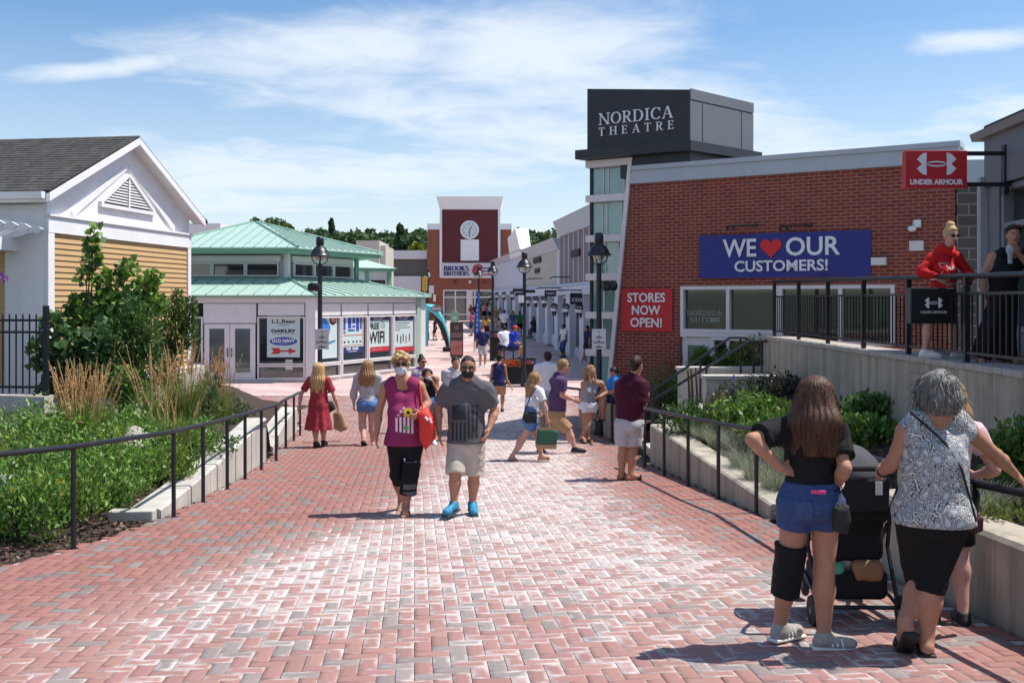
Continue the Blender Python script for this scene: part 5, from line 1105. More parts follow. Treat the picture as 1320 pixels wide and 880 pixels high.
# bright ground cover mounds
rngm = np.random.default_rng(5)
mounds = []
for y in np.arange(7.6, 14.2, .72):
    for k in range(7):
        x = float(LB(y))-.35-k*.55-rngm.random()*.3-(.55 if y < 10.4 else .25); y2 = y+rngm.random()*.4; px = CX+x/y2*F
        if px > -60 and x > -6.6: mounds.append((x, y2))
for i, (x, y) in enumerate(mounds):
    r = .34+.16*rngm.random(); h = (.34+.30*rngm.random())*(1 if y < 12.5 else .75); near = y < 10; z = z_left(x, y); c = ((.135, .285, .04), (.10, .22, .035), (.19, .30, .05))[i % 3]
    bush('ground_cover_plant', 'low bright green leafy mound in the left planting bed', 'plant', (x, y, z), [((x, y, z+h*.4), (r, r, h)), ((x+.15, y-.1, z+h*.6), (r*.6, r*.6, h*.8))], 1700 if near else 950, .055, c, (.20, .27, .05), .42, 2, group='leafy mounds in the left bed', seed=100+i, up=.9, pa=.18)
for i, (px, dd, h, c, lbl) in enumerate(((22, 9.1, .70, (.10, .23, .035), 'tall fresh green bush at the left edge against the handrail'), (75, 10.0, .55, (.16, .28, .045), 'yellow-green bush left of the nearest left handrail post'), (128, 10.8, .50, (.11, .24, .035), 'bushy green plant right of the nearest left handrail post'), (205, 12.0, .42, (.17, .28, .05), 'yellow-green bush in front of the pale boulder'), (60, 12.6, .50, (.05, .12, .03), 'dark green bush under the fence wall'))):
    x = (px-CX)/F*dd; z = z_left(x, dd); bush('leafy_shrub', lbl, 'shrub', (x, dd, z), [((x, dd, z+h*.5), (.34, .30, h*.5)), ((x-.25, dd+.1, z+h*.35), (.25, .25, h*.4)), ((x+.25, dd, z+h*.4), (.22, .25, h*.45))], 1900, .062, c, (.24, .33, .07), .36, 4, seed=300+i, up=1.2, pa=.2)
x, y = (40-CX)/F*9.6, 9.6; z = z_left(x, y); bush('golden_plant', 'yellow-leaved plant against the left handrail', 'plant', (x, y, z), [((x, y, z+.40), (.20, .2, .10)), ((x+.18, y, z+.38), (.14, .15, .08))], 150, .07, (.42, .42, .05), (.28, .36, .05), .6, 3, seed=7)
def boulder(label, c, r, seed):
    rng = np.random.default_rng(seed); bm = bmesh.new(); bmesh.ops.create_icosphere(bm, subdivisions=3, radius=1)
    a = rng.random(6)*6
    for v in bm.verts: p = v.co; k = 1+.14*math.sin(p.x*3+a[0])+.12*math.sin(p.y*4+a[1]+p.z*2)+.08*math.sin(p.z*6+a[2]); v.co = Vector((p.x*r[0]*k, p.y*r[1]*k, p.z*r[2]*k))
    me = bpy.data.meshes.new('boulder'); bm.to_mesh(me); bm.free(); me.polygons.foreach_set('use_smooth', np.ones(len(me.polygons), bool))
    o = mesh_obj('boulder', me, mat('pale_granite', (.42, .39, .35), .85, .2, 5, bmp=.7, bsc=25, dirt=.3)); o.location = c; tag(o, label, 'rock')
x, y = (178-CX)/F*12.8, 12.8; boulder('pale rounded boulder among the green mounds of the left bed', (x, y, z_left(x, y)+.22), (.24, .22, .22), 1)
x, y = (8-CX)/F*9.9, 9.9; boulder('pale boulder at the left edge behind the handrail', (x, y, z_left(x, y)+.18), (.22, .25, .22), 2)
p = Vector((-3.95, 13.35, .86)); bush('trailing_vine', 'green vine trailing over the low pale wall', 'plant', tuple(p), [((-4.1, 13.3, .95), (.3, .4, .12)), ((-3.80, 13.5, .80), (.05, .2, .2)), ((-3.79, 13.3, .95), (.06, .4, .1))], 380, .055, GL, GM, .6, 0, seed=33, up=.2)
def chips(name, label, n, xr, yr, zf, ok, seed):
    rng = np.random.default_rng(seed); X = rng.uniform(*xr, n); Y = rng.uniform(*yr, n); k = np.array([ok(a, b) for a, b in zip(X, Y)]); X, Y = X[k], Y[k]; Z = np.array([zf(a, b) for a, b in zip(X, Y)])+.012
    p = np.stack([X, Y, Z], 1); d = rng.normal(size=(len(p), 3))*[1, 1, .25]; V = leaf_geo(p, d, .045, rng, .45, .2); c = cols(len(p), (.085, .052, .036), rng, .45, (.17, .12, .085), .15)
    o = mesh_obj(name, np_mesh(name, V, np.arange(len(V)).reshape(-1, 4), col=c), vcol_mat('bark_chip', .9, 0, .2, 30)); tag(o, label, 'mulch', kind='stuff')
chips('bark_chips', 'loose bark chips on the soil of the left bed', 16000, (-6.2, -3.6), (6, 13), z_left, lambda x, y: x < float(LB(y))-(.02 if y < 10.3 else .48), 1)
chips('bark_chips', 'loose bark chips on the soil of the right bed', 16000, (2.4, 4.75), (5.5, 16.5), z_right, lambda x, y: x > float(RB(y))+.45 or 8.4 < y < 10.4 and x > float(RB(y))+.03, 2)
# right bed
def tuft(px, d_, h, seed, lbl, col=(.26, .30, .22), group='blue-grey grass tufts in the right bed'):
    x = (px-CX)/F*d_; z = bedz(x, d_); grass('fescue_tuft', lbl, 'grass', (x, d_, z), h, .42, 420, col, None, group, seed, 1.0, .004, 0, (.36, .36, .22))
TL = 'spiky blue-grey grass tuft on the mulch of the right bed'
for i, (px, dd, h) in enumerate(((905, 14.6, .34), (925, 14.0, .36), (947, 13.4, .38), (958, 12.4, .38), (978, 11.7, .36), (1000, 11.2, .34), (970, 13.6, .34), (935, 15.2, .32), (1015, 12.2, .3))): tuft(px, dd, h, i, TL)
tuft(1266, 7.4, .30, 30, 'blue-grey grass tuft on the mulch right of the grey-haired woman', group=None)
def rb_bush(lbl, px, dd, h, r, col, n=700, size=.07, seed=0, alt=None, name='leafy_shrub', wid=.5, group=None):
    x = (px-CX)/F*dd; z = bedz(x, dd); return bush(name, lbl, 'shrub', (x, dd, z), [((x, dd, z+h*.45), (r, r*.8, h*.55)), ((x-r*.5, dd, z+h*.35), (r*.6, r*.6, h*.4)), ((x+r*.5, dd+.1, z+h*.4), (r*.6, r*.6, h*.45))], n, size, col, alt, wid, 4, seed=seed, up=.9, group=group)
rb_bush('broad bright green leafy shrub behind the grass tufts on the right', 968, 14.4, .52, .52, GL, 1700, .085, 41, (.17, .26, .05))
rb_bush('bright green shrub beside the long brown hair', 1000, 13.2, .40, .42, GL, 1100, .085, 42)
rb_bush('dark purple-green shrub at the foot of the retaining wall', 1000, 16.1, .42, .45, (.045, .055, .035), 1100, .06, 43, (.07, .05, .04))
rb_bush('dull green shrub in front of the pale-capped wall', 958, 15.9, .50, .42, (.075, .10, .06), 900, .06, 44)
rb_bush('fresh green plant between the two women', 1112, 11.6, .34, .40, GL, 1100, .08, 45)
rb_bush('dark rounded plant against the retaining wall behind the stroller', 1124, 12.6, .34, .34, (.09, .18, .035), 800, .08, 46)
rb_bush('green plant low behind the stroller canopy', 1092, 10.4, .30, .36, GL, 900, .075, 47)
rb_bush('glossy green shrub at the right edge by the retaining wall', 1316, 8.6, .55, .28, GL, 900, .085, 48)
rb_bush('low yellow-green plant near the right edge', 1300, 7.0, .14, .3, (.16, .19, .05), 420, .05, 49)
rb_bush('sprawling weedy plant at the start of the right bed', 888, 15.0, .55, .4, (.08, .15, .035), 700, .10, 50, None, 'perennial_plant', .22)
rb_bush('grass-like green plant by the stair foot', 908, 14.9, .5, .4, GM, 700, .12, 51, None, 'perennial_plant', .15)
rb_bush('yellowish spotted plant by the pale-capped wall', 925, 15.7, .5, .2, (.15, .14, .03), 300, .06, 52, (.12, .05, .03), 'perennial_plant')
for i, px in enumerate((887, 891, 897)):
    x = (px-CX)/F*15.5; z = bedz(x, 15.5); mb = MB(); mb.tube([(x, 15.5, z), (x+.02, 15.5, z+.55), (x, 15.52, z+.95)], [.008, .02, .012], 6); tag(mb.build('seed_spike', mat('brown_spike', (.10, .055, .03), .9, .3, 20)), ('tallest brown seed spike in front of the stair rails', 'middle brown seed spike in front of the stair rails', 'rightmost brown seed spike in front of the stair rails')[i], 'seed spike')
mb = MB(); p = P(946, 500, 16.3); mb.tube([p-Vector((0, 0, .3)), p, p+Vector((0, 0, .22))], [.01, .03, .012], 6); tag(mb.build('flower_spike', mat('purple_flower', (.22, .10, .40), .8, .2, 20)), 'purple flower spike in front of the pale-capped wall', 'flower')
# bed in front of the brick wall and windows
for i, (lbl, px, py, dd, r, col) in enumerate((('tall grassy plant against the brick wall', 852, 492, 20.0, 18, GL), ('leafy green shrub against the brick wall', 882, 498, 19.8, 18, GL), ('green shrub in front of the white door', 905, 462, 20.1, 12, GL), ('bushy yellow-green shrub under the shop windows', 965, 462, 19.6, 26, (.15, .22, .03)), ('small shrub between door and shop windows', 935, 465, 19.9, 12, GL))):
    b = P(px, py+r, dd); z0_ = .7; bush('leafy_shrub', lbl, 'shrub', (b.x, dd, z0_), [pc(px, py, dd, r, r*1.1), pc(px-r*.5, py+r*.9, dd, r*.8, r), pc(px+r*.5, py+r*.8, dd, r*.8, r)], 1100, .075, col, GM, .4 if i else .14, 4, seed=60+i, up=1.0)
x = P(870, 450, 20.2); grass('plume_grass', 'brown-plumed grass in front of the brick wall', 'grass', (x.x, 20.2, .65), .85, .5, 150, (.12, .2, .05), (.20, .10, .05), seed=77, np_=26)
p = P(1, 362, 15.6); bush('hanging_flowers', 'purple flowers hanging at the very left edge', 'flowers', tuple(p), [((p.x, p.y, p.z), (.10, .1, .14))], 90, .06, (.28, .10, .42), (.05, .10, .03), .8, 0, seed=90)
# ---------------------------------------------------------------- street furniture
def copy_tree(o, parent=None):
    c = o.copy(); COL.objects.link(c); c.parent = parent
    for ch in list(o.children): copy_tree(ch, c)
    return c
def lamp_proto():
    r = empty('street_lamp', (0, 0, 0), 'x', 'street lamp', 'black bell street lamps'); mb = MB()
    mb.lathe([(.13, 0), (.13, .10), (.095, .13), (.085, .45), (.062, .5), (.056, 3.70), (.07, 3.71), (.03, 3.74)], (0, 0, 0), 14); mb.build('post', M_iron, r, smooth=True)
    mb = MB()
    for k in range(2):
        M = Matrix.Rotation(R(90*k+15), 4, 'Z'); mb.tube([M @ Vector((.20*math.cos(R(a)), 0, 3.92+.22*math.sin(R(a)))) for a in range(180, 361, 15)], .014, 6)
    mb.build('yoke', M_black, r, smooth=True)
    mb = MB(); mb.lathe([(.275, 3.90), (.272, 3.925), (.25, 3.94), (.225, 3.99), (.19, 4.06), (.14, 4.12), (.10, 4.15), (.09, 4.16), (.085, 4.18), (.098, 4.20), (.098, 4.33), (.09, 4.37), (.06, 4.40)], (0, 0, 0), 24); mb.build('shade', M_black, r, smooth=True)
    mb = MB(); mb.lathe([(.02, 3.80), (.09, 3.82), (.13, 3.88), (.14, 3.897)], (0, 0, 0), 16); mb.build('globe', glass_mat('lamp_globe', (.35, .36, .34), .15), r, smooth=True); return r
lp0 = lamp_proto()
LAMPS = [(772, 300, 21.0, 'nearest street lamp on the right, in front of the glass strip'), (412.5, 305, 25, 'street lamp in front of the green-roofed pavilion'), (676, 325, 33, 'street lamp rising behind the bin and flower box'), (635, 336, 47, 'slim street lamp in front of the right half of the clock-tower shop'), (617, 343, 54, 'street lamp right beside the tall blue feather flag'), (551.5, 346, 60, 'farthest street lamp, at the left corner of the clock-tower shop')]
for i, (px, py, dd, lbl) in enumerate(LAMPS):
    o = lp0 if i == 0 else copy_tree(lp0); p = P(px, py, dd); z = zg(dd); o.location = (p.x, dd, z); k = (p.z-z)/4.40; o.scale = (k, k, k); o['label'] = lbl
def pole_sign(label, px, d_):
    p0, p1 = P(px-9, 450, d_-.09), P(px+9, 424, d_-.09); root = empty('notice_sign', ((p0.x+p1.x)/2, d_-.09, p0.z), label, 'sign'); mb = MB(); mb.box(((p0.x+p1.x)/2, d_-.09, (p0.z+p1.z)/2), (p1.x-p0.x, .012, p1.z-p0.z), bev=.004); mb.build('plate', M_offwhite, root)
    mb = MB(); h = p1.z-p0.z
    for v, w in ((.86, .10), (.66, .12), (.58, .45), (.42, .12), (.34, .8), (.18, .12), (.10, .5)): mb.box(((p0.x+p1.x)/2, d_-.098, p0.z+h*v), ((p1.x-p0.x)*w, .003, h*.05))
    mb.build('printed_lines', M_ink, root)
pole_sign('white notice plate on the lamp post in front of the glass strip', 772, 21.0); pole_sign('white notice plate on the lamp post in front of the pavilion', 415, 25.0)
def speaker(label, px, py, d_, s):
    p = P(px, py, d_); root = empty('outdoor_speaker', tuple(p), label, 'speaker'); mb = MB(); Mx = Matrix.Rotation(R(90), 4, 'Y')
    mb.lathe([(.05, -.16), (.10, -.13), (.11, -.03), (.09, 0), (.11, .03), (.10, .13), (.05, .16)], p, 14, Mx); mb.build('body', M_black, root, smooth=True); mb = MB(); mb.tube([p+Vector((0, 0, 0)), p+Vector((s*.16, 0, -.05))], .02, 6); mb.build('bracket', M_black, root)
speaker('black double-barrel speaker on the right lamp post', 786, 368.5, 20.9, -1); speaker('black double-barrel speaker on the pavilion lamp post', 405, 370, 24.9, 1)
def blade_sign():
    d_ = 32.85; root = empty('direction_sign', tuple(P(676, 377, d_)), 'black finger signs with a small white board on the middle lamp post', 'sign')
    for px0, px1, py in ((661, 675, 374), (677, 690, 375.5), (664, 675, 379)): a, b = P(px0, py+2, d_), P(px1, py-2, d_); mb = MB(); mb.bx(a.x, b.x, d_-.02, d_+.02, a.z, b.z); mb.build('blade', M_blackmat, root)
    a, b = P(668, 390, d_), P(675.5, 380.5, d_); mb = MB(); mb.bx(a.x, b.x, d_-.03, d_+.0, a.z, b.z); mb.build('board', M_white, root)
blade_sign()
def bin_(label, px0, px1, ptop, d_):
    x = ((px0+px1)/2-CX)/F*d_; r = (px1-px0)/2/F*d_; z = zg(d_); h = CZ-(ptop-HY)/F*d_-z; root = empty('litter_bin', (x, d_, z), label, 'bin'); mb = MB(); mb.box((x, d_, z+h*.38), (2*r*.93, 2*r*.93, h*.75), bev=.03); mb.build('body', M_blackmat, root)
    mb = MB(); mb.box((x, d_, z+h*.94), (2*r, 2*r, h*.10), bev=.02)
    mb.build('lid', M_black, root); mb = MB()
    for sx in (-1, 1):
        for sy in (-1, 1): mb.box((x+sx*r*.85, d_+sy*r*.85, z+h*.83), (r*.16, r*.16, h*.16))
    mb.build('lid_support', M_black, root); mb = MB(); mb.box((x+r*.1, d_-r*.99, z+h*.82), (r*.7, .01, h*.10)); mb.build('red_label', M_redp, root)
bin_('black litter bin with a red label beside the flower box', 671, 690.5, 460, 33.3); bin_('black litter bin at the foot of the slim lamp', 631, 645, 425, 46)
def flower_box():
    d_ = 34.2; a, b = P(651, 490, d_), P(672, 474, d_); root = empty('flower_box', ((a.x+b.x)/2, d_, 0), 'black planter box overflowing with red flowers', 'planter'); mb = MB(); mb.box(((a.x+b.x)/2, d_, .30), (b.x-a.x, .5, .60), bev=.02); mb.build('box', M_blackmat, root)
    rng = np.random.default_rng(4); cx = (a.x+b.x)/2; V, C = [], []
    for col, n in (((.62, .04, .02), 420), ((.06, .13, .03), 260), ((.65, .12, .03), 120)):
        p, u = clump_pts(n, (cx-root.location.x, 0, .66), (.38, .3, .17), rng); V.append(leaf_geo(p, u+np.array([0, 0, .6]), .06, rng, .9)); C.append(cols(n, col, rng))
    V = np.concatenate(V); mesh_obj('flowers', np_mesh('flowers', V, np.arange(len(V)).reshape(-1, 4), col=np.concatenate(C)), M_leafn, root)
flower_box()
def kiosk():
    d_ = 47.5; a, b = P(580, 459, d_), P(597, 415, d_); root = empty('information_board', ((a.x+b.x)/2, d_, zg(d_)), 'dark brown free-standing board with a pink poster below', 'sign'); mb = MB(); mb.bx(a.x, b.x, d_, d_+.12, a.z, b.z); mb.build('panel', mat('dark_brown_panel', (.045, .03, .028), .5, .1), root)
    mid = a.z+(b.z-a.z)*.48; mb = MB(); mb.bx(a.x+.04, b.x-.04, d_-.02, d_-.002, a.z+.05, mid-.03); mb.build('poster', mat('pink_poster', (.42, .14, .13), .5, .4, 3), root)
    mb = MB(); mb.bx(a.x+.06, b.x-.06, d_-.012, d_-.002, mid+.1, mid+.35); mb.box(((a.x+b.x)/2, d_-.007, mid+.58), (.2, .01, .2)); mb.build('print', mat('grey_print', (.16, .12, .12), .5), root)
    mb = MB(); mb.bx(a.x+.05, b.x-.05, d_-.1, d_+.25, zg(d_), a.z); mb.build('foot', M_black, root)
    a, b = P(581, 414.8, d_), P(591.5, 403, d_); root = empty('sign_panel', (a.x, d_, a.z), 'small mint green sign standing above the brown board', 'sign'); mb = MB(); mb.bx(a.x, b.x, d_, d_+.05, a.z, b.z); mb.build('panel', mat('mint_green', (.20, .45, .28), .5, .05), root)
    mb = MB(); mb.box(((a.x+b.x)/2, d_-.004, (a.z+b.z)/2), (.2, .006, .05)); mb.box(((a.x+b.x)/2, d_-.004, (a.z+b.z)/2-.08), (.14, .006, .03)); mb.build('print', M_wtext, root)
    mb = MB(); mb.tube([(a.x+.1, d_+.025, a.z-.2), (a.x+.1, d_+.025, b.z+.12)], .015, 5); mb.tube([(b.x-.1, d_+.025, a.z-.2), (b.x-.1, d_+.025, b.z+.12)], .015, 5); mb.build('rods', M_offwhite, root)
kiosk()
def flag():
    d_ = 51.0; root = empty('feather_flag', tuple(G(613, 440)) if False else (P(613, 440, d_).x, d_, zg(d_)), 'tall narrow blue feather flag in front of the shop doors', 'flag'); L_ = [(611.5, 440), (612, 420), (613, 400), (614.5, 385), (617, 375)]; Rr = [(617.5, 440), (618, 420), (618.3, 400), (618.5, 385), (617.6, 375)]
    mb = MB(); k = 16; pts = []
    for i in range(k+1):
        t = i/k*(len(L_)-1); j = min(int(t), len(L_)-2); u = t-j
        l = (L_[j][0]*(1-u)+L_[j+1][0]*u, L_[j][1]*(1-u)+L_[j+1][1]*u); r = (Rr[j][0]*(1-u)+Rr[j+1][0]*u, Rr[j][1]*(1-u)+Rr[j+1][1]*u); w = .05*math.sin(i*.8); pts.append((P(*l, d_)+Vector((0, w, 0)), P(*r, d_)+Vector((0, -w*.5, 0))))
    for i in range(k): (a, b), (c, e) = pts[i], pts[i+1]; o = Vector((0, .008, 0)); mb.hexa([a, b, e, c], [a+o, b+o, e+o, c+o])
    mb.build('cloth', mat('bright_blue_cloth', (.02, .11, .52), .6, .1), root); mb = MB(); mb.tube([(P(611, 446, d_).x, d_, zg(d_)), P(611.5, 430, d_), P(613, 395, d_), P(617, 374, d_)], .02, 6); mb.build('pole', M_black, root)
    mb = MB()
    for i in range(7): p = P(614.8+.25*i*.5, 432-i*6.5, d_-.06); mb.box(p, (.09, .006, .14))
    mb.build('print', mat('pale_blue_print', (.35, .5, .7), .5), root)
flag()
def arch():
    d_ = 52.0; z = zg(d_); root = empty('inflatable_arch', (P(565, 440, d_).x, d_, z), 'turquoise inflatable arch with black inner edge and a small oval badge', 'arch'); n = 26; mb = MB(); bk = MB()
    cen = [(549.5, 446), (549, 420), (549.5, 402), (552, 396), (557, 397), (563, 403), (569, 412), (574, 424), (577.5, 436), (579, 447)]
    pts = [P(x, y, d_) for x, y in cen]; rr = [.10, .15, .19, .22, .22, .20, .16, .12, .09, .07]
    mb.tube(pts, rr, 12); mb.build('tube', mat('turquoise_fabric', (.10, .52, .60), .5, .08, 3), root, smooth=True)
    bk.tube([P(x-1.2, y+4.5, d_-.02) for x, y in cen[4:]], [.06, .12, .16, .15, .12, .08], 8); bk.build('black_lining', M_blackmat, root, smooth=True)
    p = P(563, 397.5, d_-.36); mb = MB(); M = Matrix.Rotation(R(90), 4, 'X') @ Matrix.Diagonal((1, .62, 1, 1)); mb.lathe([(.30, -.02), (.30, .02)], p, 20, M); mb.build('badge', mat('grey_badge', (.22, .22, .23), .5, .1), root)
    mb = MB(); text(mb, "Lindt's"[:5], SM(p.x, p.y-.022, p.z), .16, .004, .004, fit=.42); mb.build('lettering', M_wtext, root)
    mb = MB(); mb.box(Vector((P(577, 450, d_-.6).x, d_-.6, zg(d_)+.12)), (.5, .4, .24), bev=.06); tag(mb.build('sandbag', M_blackmat), 'black weight bag at the foot of the turquoise arch', 'bag')
arch()
# yellow statue-like pole banner above the pavilion roof end
p = P(547.5, 366, 58); mb = MB(); mb.box(p, (.3, .05, .8), bev=.02); mb.tube([p-Vector((0, -.05, 3)), p+Vector((0, .05, .5))], .03, 6); tag(mb.build('pole_banner', mat('yellow_banner', (.55, .36, .05), .6, .3, 6)), 'small yellow banner beside the farthest lamp', 'banner')
# ---------------------------------------------------------------- smooth solids for people and cloth
A_ = lambda v: np.array(v, np.float64)
class SDF:
    def __init__(s, v): s.v = v; s.ops = []; s.cuts = []
    def cap(s, a, b, ra, rb, k=.02, sub=False):
        a, b = A_(a), A_(b); ba = b-a; L2 = max(ba@ba, 1e-9)
        def f(X): 
            p = [X[i]-a[i] for i in range(3)]; t = np.clip((p[0]*ba[0]+p[1]*ba[1]+p[2]*ba[2])/L2, 0, 1)
            return np.sqrt((p[0]-t*ba[0])**2+(p[1]-t*ba[1])**2+(p[2]-t*ba[2])**2)-(ra+(rb-ra)*t)
        s.ops.append((f, np.minimum(a-ra, b-rb), np.maximum(a+ra, b+rb), k, sub)); return s
    def cone(s, a, b, ra, rb, k=.012, sub=False, flat=None, Rm=None, rnd=.0):
        """flat-ended tapered tube; flat=(sx,sy) squashes the section in frame Rm"""
        a, b = A_(a), A_(b); ba = b-a; L = max(np.linalg.norm(ba), 1e-6); u = ba/L; rm = max(ra, rb)*(max(flat) if flat else 1)
        if flat is not None:
            e1 = Rm[:, 0]-u*(Rm[:, 0]@u); e1 /= np.linalg.norm(e1); e2 = np.cross(u, e1)
        def f(X):
            p = [X[i]-a[i] for i in range(3)]; h = p[0]*u[0]+p[1]*u[1]+p[2]*u[2]; t = np.clip(h/L, 0, 1)
            if flat is None: rad = np.sqrt(np.maximum(p[0]**2+p[1]**2+p[2]**2-h*h, 0))
            else: rad = np.sqrt(((p[0]*e1[0]+p[1]*e1[1]+p[2]*e1[2])/flat[0])**2+((p[0]*e2[0]+p[1]*e2[1]+p[2]*e2[2])/flat[1])**2)
            d = (rad-(ra+(rb-ra)*t))*(min(flat) if flat else 1); return np.maximum(d, np.maximum(-h, h-L))-rnd
        s.ops.append((f, np.minimum(a, b)-rm, np.maximum(a, b)+rm, k, sub)); return s
    def ell(s, c, r, Rm=None, k=.03, sub=False):
        c, r = A_(c), A_(r); Q = np.eye(3) if Rm is None else Rm; ext = np.sqrt(((Q*r)**2).sum(1))
        def f(X):
            p = [X[i]-c[i] for i in range(3)]; q = [p[0]*Q[0, j]+p[1]*Q[1, j]+p[2]*Q[2, j] for j in range(3)]
            k0 = np.sqrt(sum((q[j]/r[j])**2 for j in range(3))); k1 = np.sqrt(sum((q[j]/r[j]**2)**2 for j in range(3))); return k0*(k0-1)/np.maximum(k1, 1e-6)
        s.ops.append((f, c-ext, c+ext, k, sub)); return s
    def box(s, c, hf, Rm=None, rnd=.01, k=.01, sub=False):
        c, hf = A_(c), A_(hf); Q = np.eye(3) if Rm is None else Rm; ext = (np.abs(Q)*hf).sum(1)
        def f(X):
            p = [X[i]-c[i] for i in range(3)]; q = [np.abs(p[0]*Q[0, j]+p[1]*Q[1, j]+p[2]*Q[2, j])-hf[j]+rnd for j in range(3)]
            return np.sqrt(sum(np.maximum(a, 0)**2 for a in q))+np.minimum(np.maximum(q[0], np.maximum(q[1], q[2])), 0)-rnd
        s.ops.append((f, c-ext, c+ext, k, sub)); return s
    def cut(s, n, p): n = A_(n); s.cuts.append((n/np.linalg.norm(n), A_(p))); return s      # keep the side opposite to n
    def mesh(s, disp=None):
        un = [o for o in s.ops if not o[4]]; v = s.v; lo = np.min([o[1] for o in un], 0)-3*v-.01; hi = np.max([o[2] for o in un], 0)+3*v+.01
        n = np.ceil((hi-lo)/v).astype(int)+1; g = np.full(n, .5, np.float32); ax = [lo[i]+v*np.arange(n[i]) for i in range(3)]
        for f, a, b, k, sub in s.ops:
            m = max(k, 3*v); i0 = np.maximum(np.floor((a-m-lo)/v).astype(int), 0); i1 = np.minimum(np.ceil((b+m-lo)/v).astype(int)+1, n)
            if (i1 <= i0).any(): continue
            sl = tuple(slice(i0[j], i1[j]) for j in range(3)); X = (ax[0][sl[0]][:, None, None], ax[1][sl[1]][None, :, None], ax[2][sl[2]][None, None, :])
            d = f(X).astype(np.float32); o = g[sl]
            if sub: h = np.maximum(k-np.abs(o+d), 0)/k; g[sl] = np.maximum(o, -d)+h*h*k*.25
            else: h = np.maximum(k-np.abs(o-d), 0)/k; g[sl] = np.minimum(o, d)-h*h*k*.25
        X = (ax[0][:, None, None], ax[1][None, :, None], ax[2][None, None, :])
        if disp is not None: g = g+disp(X).astype(np.float32)
        for nn, p in s.cuts: g = np.maximum(g, ((X[0]-p[0])*nn[0]+(X[1]-p[1])*nn[1]+(X[2]-p[2])*nn[2]).astype(np.float32))
        g[0] = g[-1] = .5; g[:, 0] = g[:, -1] = .5; g[:, :, 0] = g[:, :, -1] = .5
        return nets(g, lo, v)
_CO = np.array([(i, j, k) for i in (0, 1) for j in (0, 1) for k in (0, 1)]); _ED = [(a, b) for a in range(8) for b in range(a+1, 8) if np.abs(_CO[a]-_CO[b]).sum() == 1]
def nets(g, lo, v):
    s = g < 0; c = sum(s[i:s.shape[0]-1+i, j:s.shape[1]-1+j, k:s.shape[2]-1+k].astype(np.int8) for i, j, k in _CO); act = (c > 0) & (c < 8); idx = np.argwhere(act)
    if len(idx) == 0: return np.zeros((0, 3)), np.zeros((0, 4), int)
    vid = np.full(act.shape, -1, np.int32); vid[act] = np.arange(len(idx)); cv = np.stack([g[idx[:, 0]+i, idx[:, 1]+j, idx[:, 2]+k] for i, j, k in _CO], 1); acc = np.zeros((len(idx), 3)); cnt = np.zeros(len(idx))
    for a, b in _ED:
        x = (cv[:, a] < 0) != (cv[:, b] < 0); den = cv[:, a]-cv[:, b]; t = np.where(x, cv[:, a]/np.where(den == 0, 1, den), 0); acc += np.where(x[:, None], _CO[a]+(_CO[b]-_CO[a])*t[:, None], 0); cnt += x
    V = lo+v*(idx+acc/cnt[:, None]); Q = []
    for ax in range(3):
        o = [q for q in range(3) if q != ax]; sa = [slice(1, -1)]*3; sb = [slice(1, -1)]*3; sa[ax] = slice(0, -1); sb[ax] = slice(1, None); a, b = s[tuple(sa)], s[tuple(sb)]; ch = np.argwhere(a != b)
        if len(ch) == 0: continue
        off = np.ones(3, int); off[ax] = 0; p = ch+off; fl = a[tuple(ch.T)]; e1 = np.zeros(3, int); e1[o[0]] = 1; e2 = np.zeros(3, int); e2[o[1]] = 1
        q = np.stack([vid[tuple((p-e1-e2).T)], vid[tuple((p-e2).T)], vid[tuple(p.T)], vid[tuple((p-e1).T)]], 1)
        if ax == 1: fl = ~fl
        q[~fl] = q[~fl][:, ::-1]; Q.append(q)
    return V, np.concatenate(Q)
def relax(V, Q, it=1, w=.5):
    for _ in range(it):
        acc = np.zeros_like(V); cnt = np.zeros(len(V))
        for a, b in ((0, 1), (1, 2), (2, 3), (3, 0)):
            np.add.at(acc, Q[:, a], V[Q[:, b]]); np.add.at(acc, Q[:, b], V[Q[:, a]]); np.add.at(cnt, Q[:, a], 1); np.add.at(cnt, Q[:, b], 1)
        V = V*(1-w)+w*acc/np.maximum(cnt, 1)[:, None]
    return V
def solid(name, sdf, m, parent, disp=None, rl=1):
    V, Q = sdf.mesh(disp)
    if len(V) == 0: return None
    if rl: V = relax(V, Q, rl, .45)
    return mesh_obj(name, np_mesh(name, V, Q, smooth=True), m, parent)
def rot(yaw, pitch=0.0, roll=0.0):
    """columns: person's left, forward, up; yaw 0 faces the camera, 90 faces image right, 180 faces away; pitch>0 looks down"""
    y = R(yaw); f = A_((math.sin(y), -math.cos(y), 0)); l = A_((math.cos(y), math.sin(y), 0)); u = A_((0, 0, 1))
    if pitch: p = R(pitch); f, u = f*math.cos(p)-u*math.sin(p), u*math.cos(p)+f*math.sin(p)
    if roll: p = R(roll); l, u = l*math.cos(p)+u*math.sin(p), u*math.cos(p)-l*math.sin(p)
    return np.stack([l, f, u], 1)
def ik(a, t, l1, l2, hint):
    d = t-a; L = np.linalg.norm(d); L = max(L, 1e-5); u = d/L; Lc = min(L, (l1+l2)*.999); x = (l1*l1-l2*l2+Lc*Lc)/(2*Lc); h = math.sqrt(max(l1*l1-x*x, 0)); hv = hint-u*(hint@u); n = np.linalg.norm(hv); hv = hv/n if n > 1e-6 else np.array([0, 0, 1.]); return a+u*x+hv*h, a+u*Lc
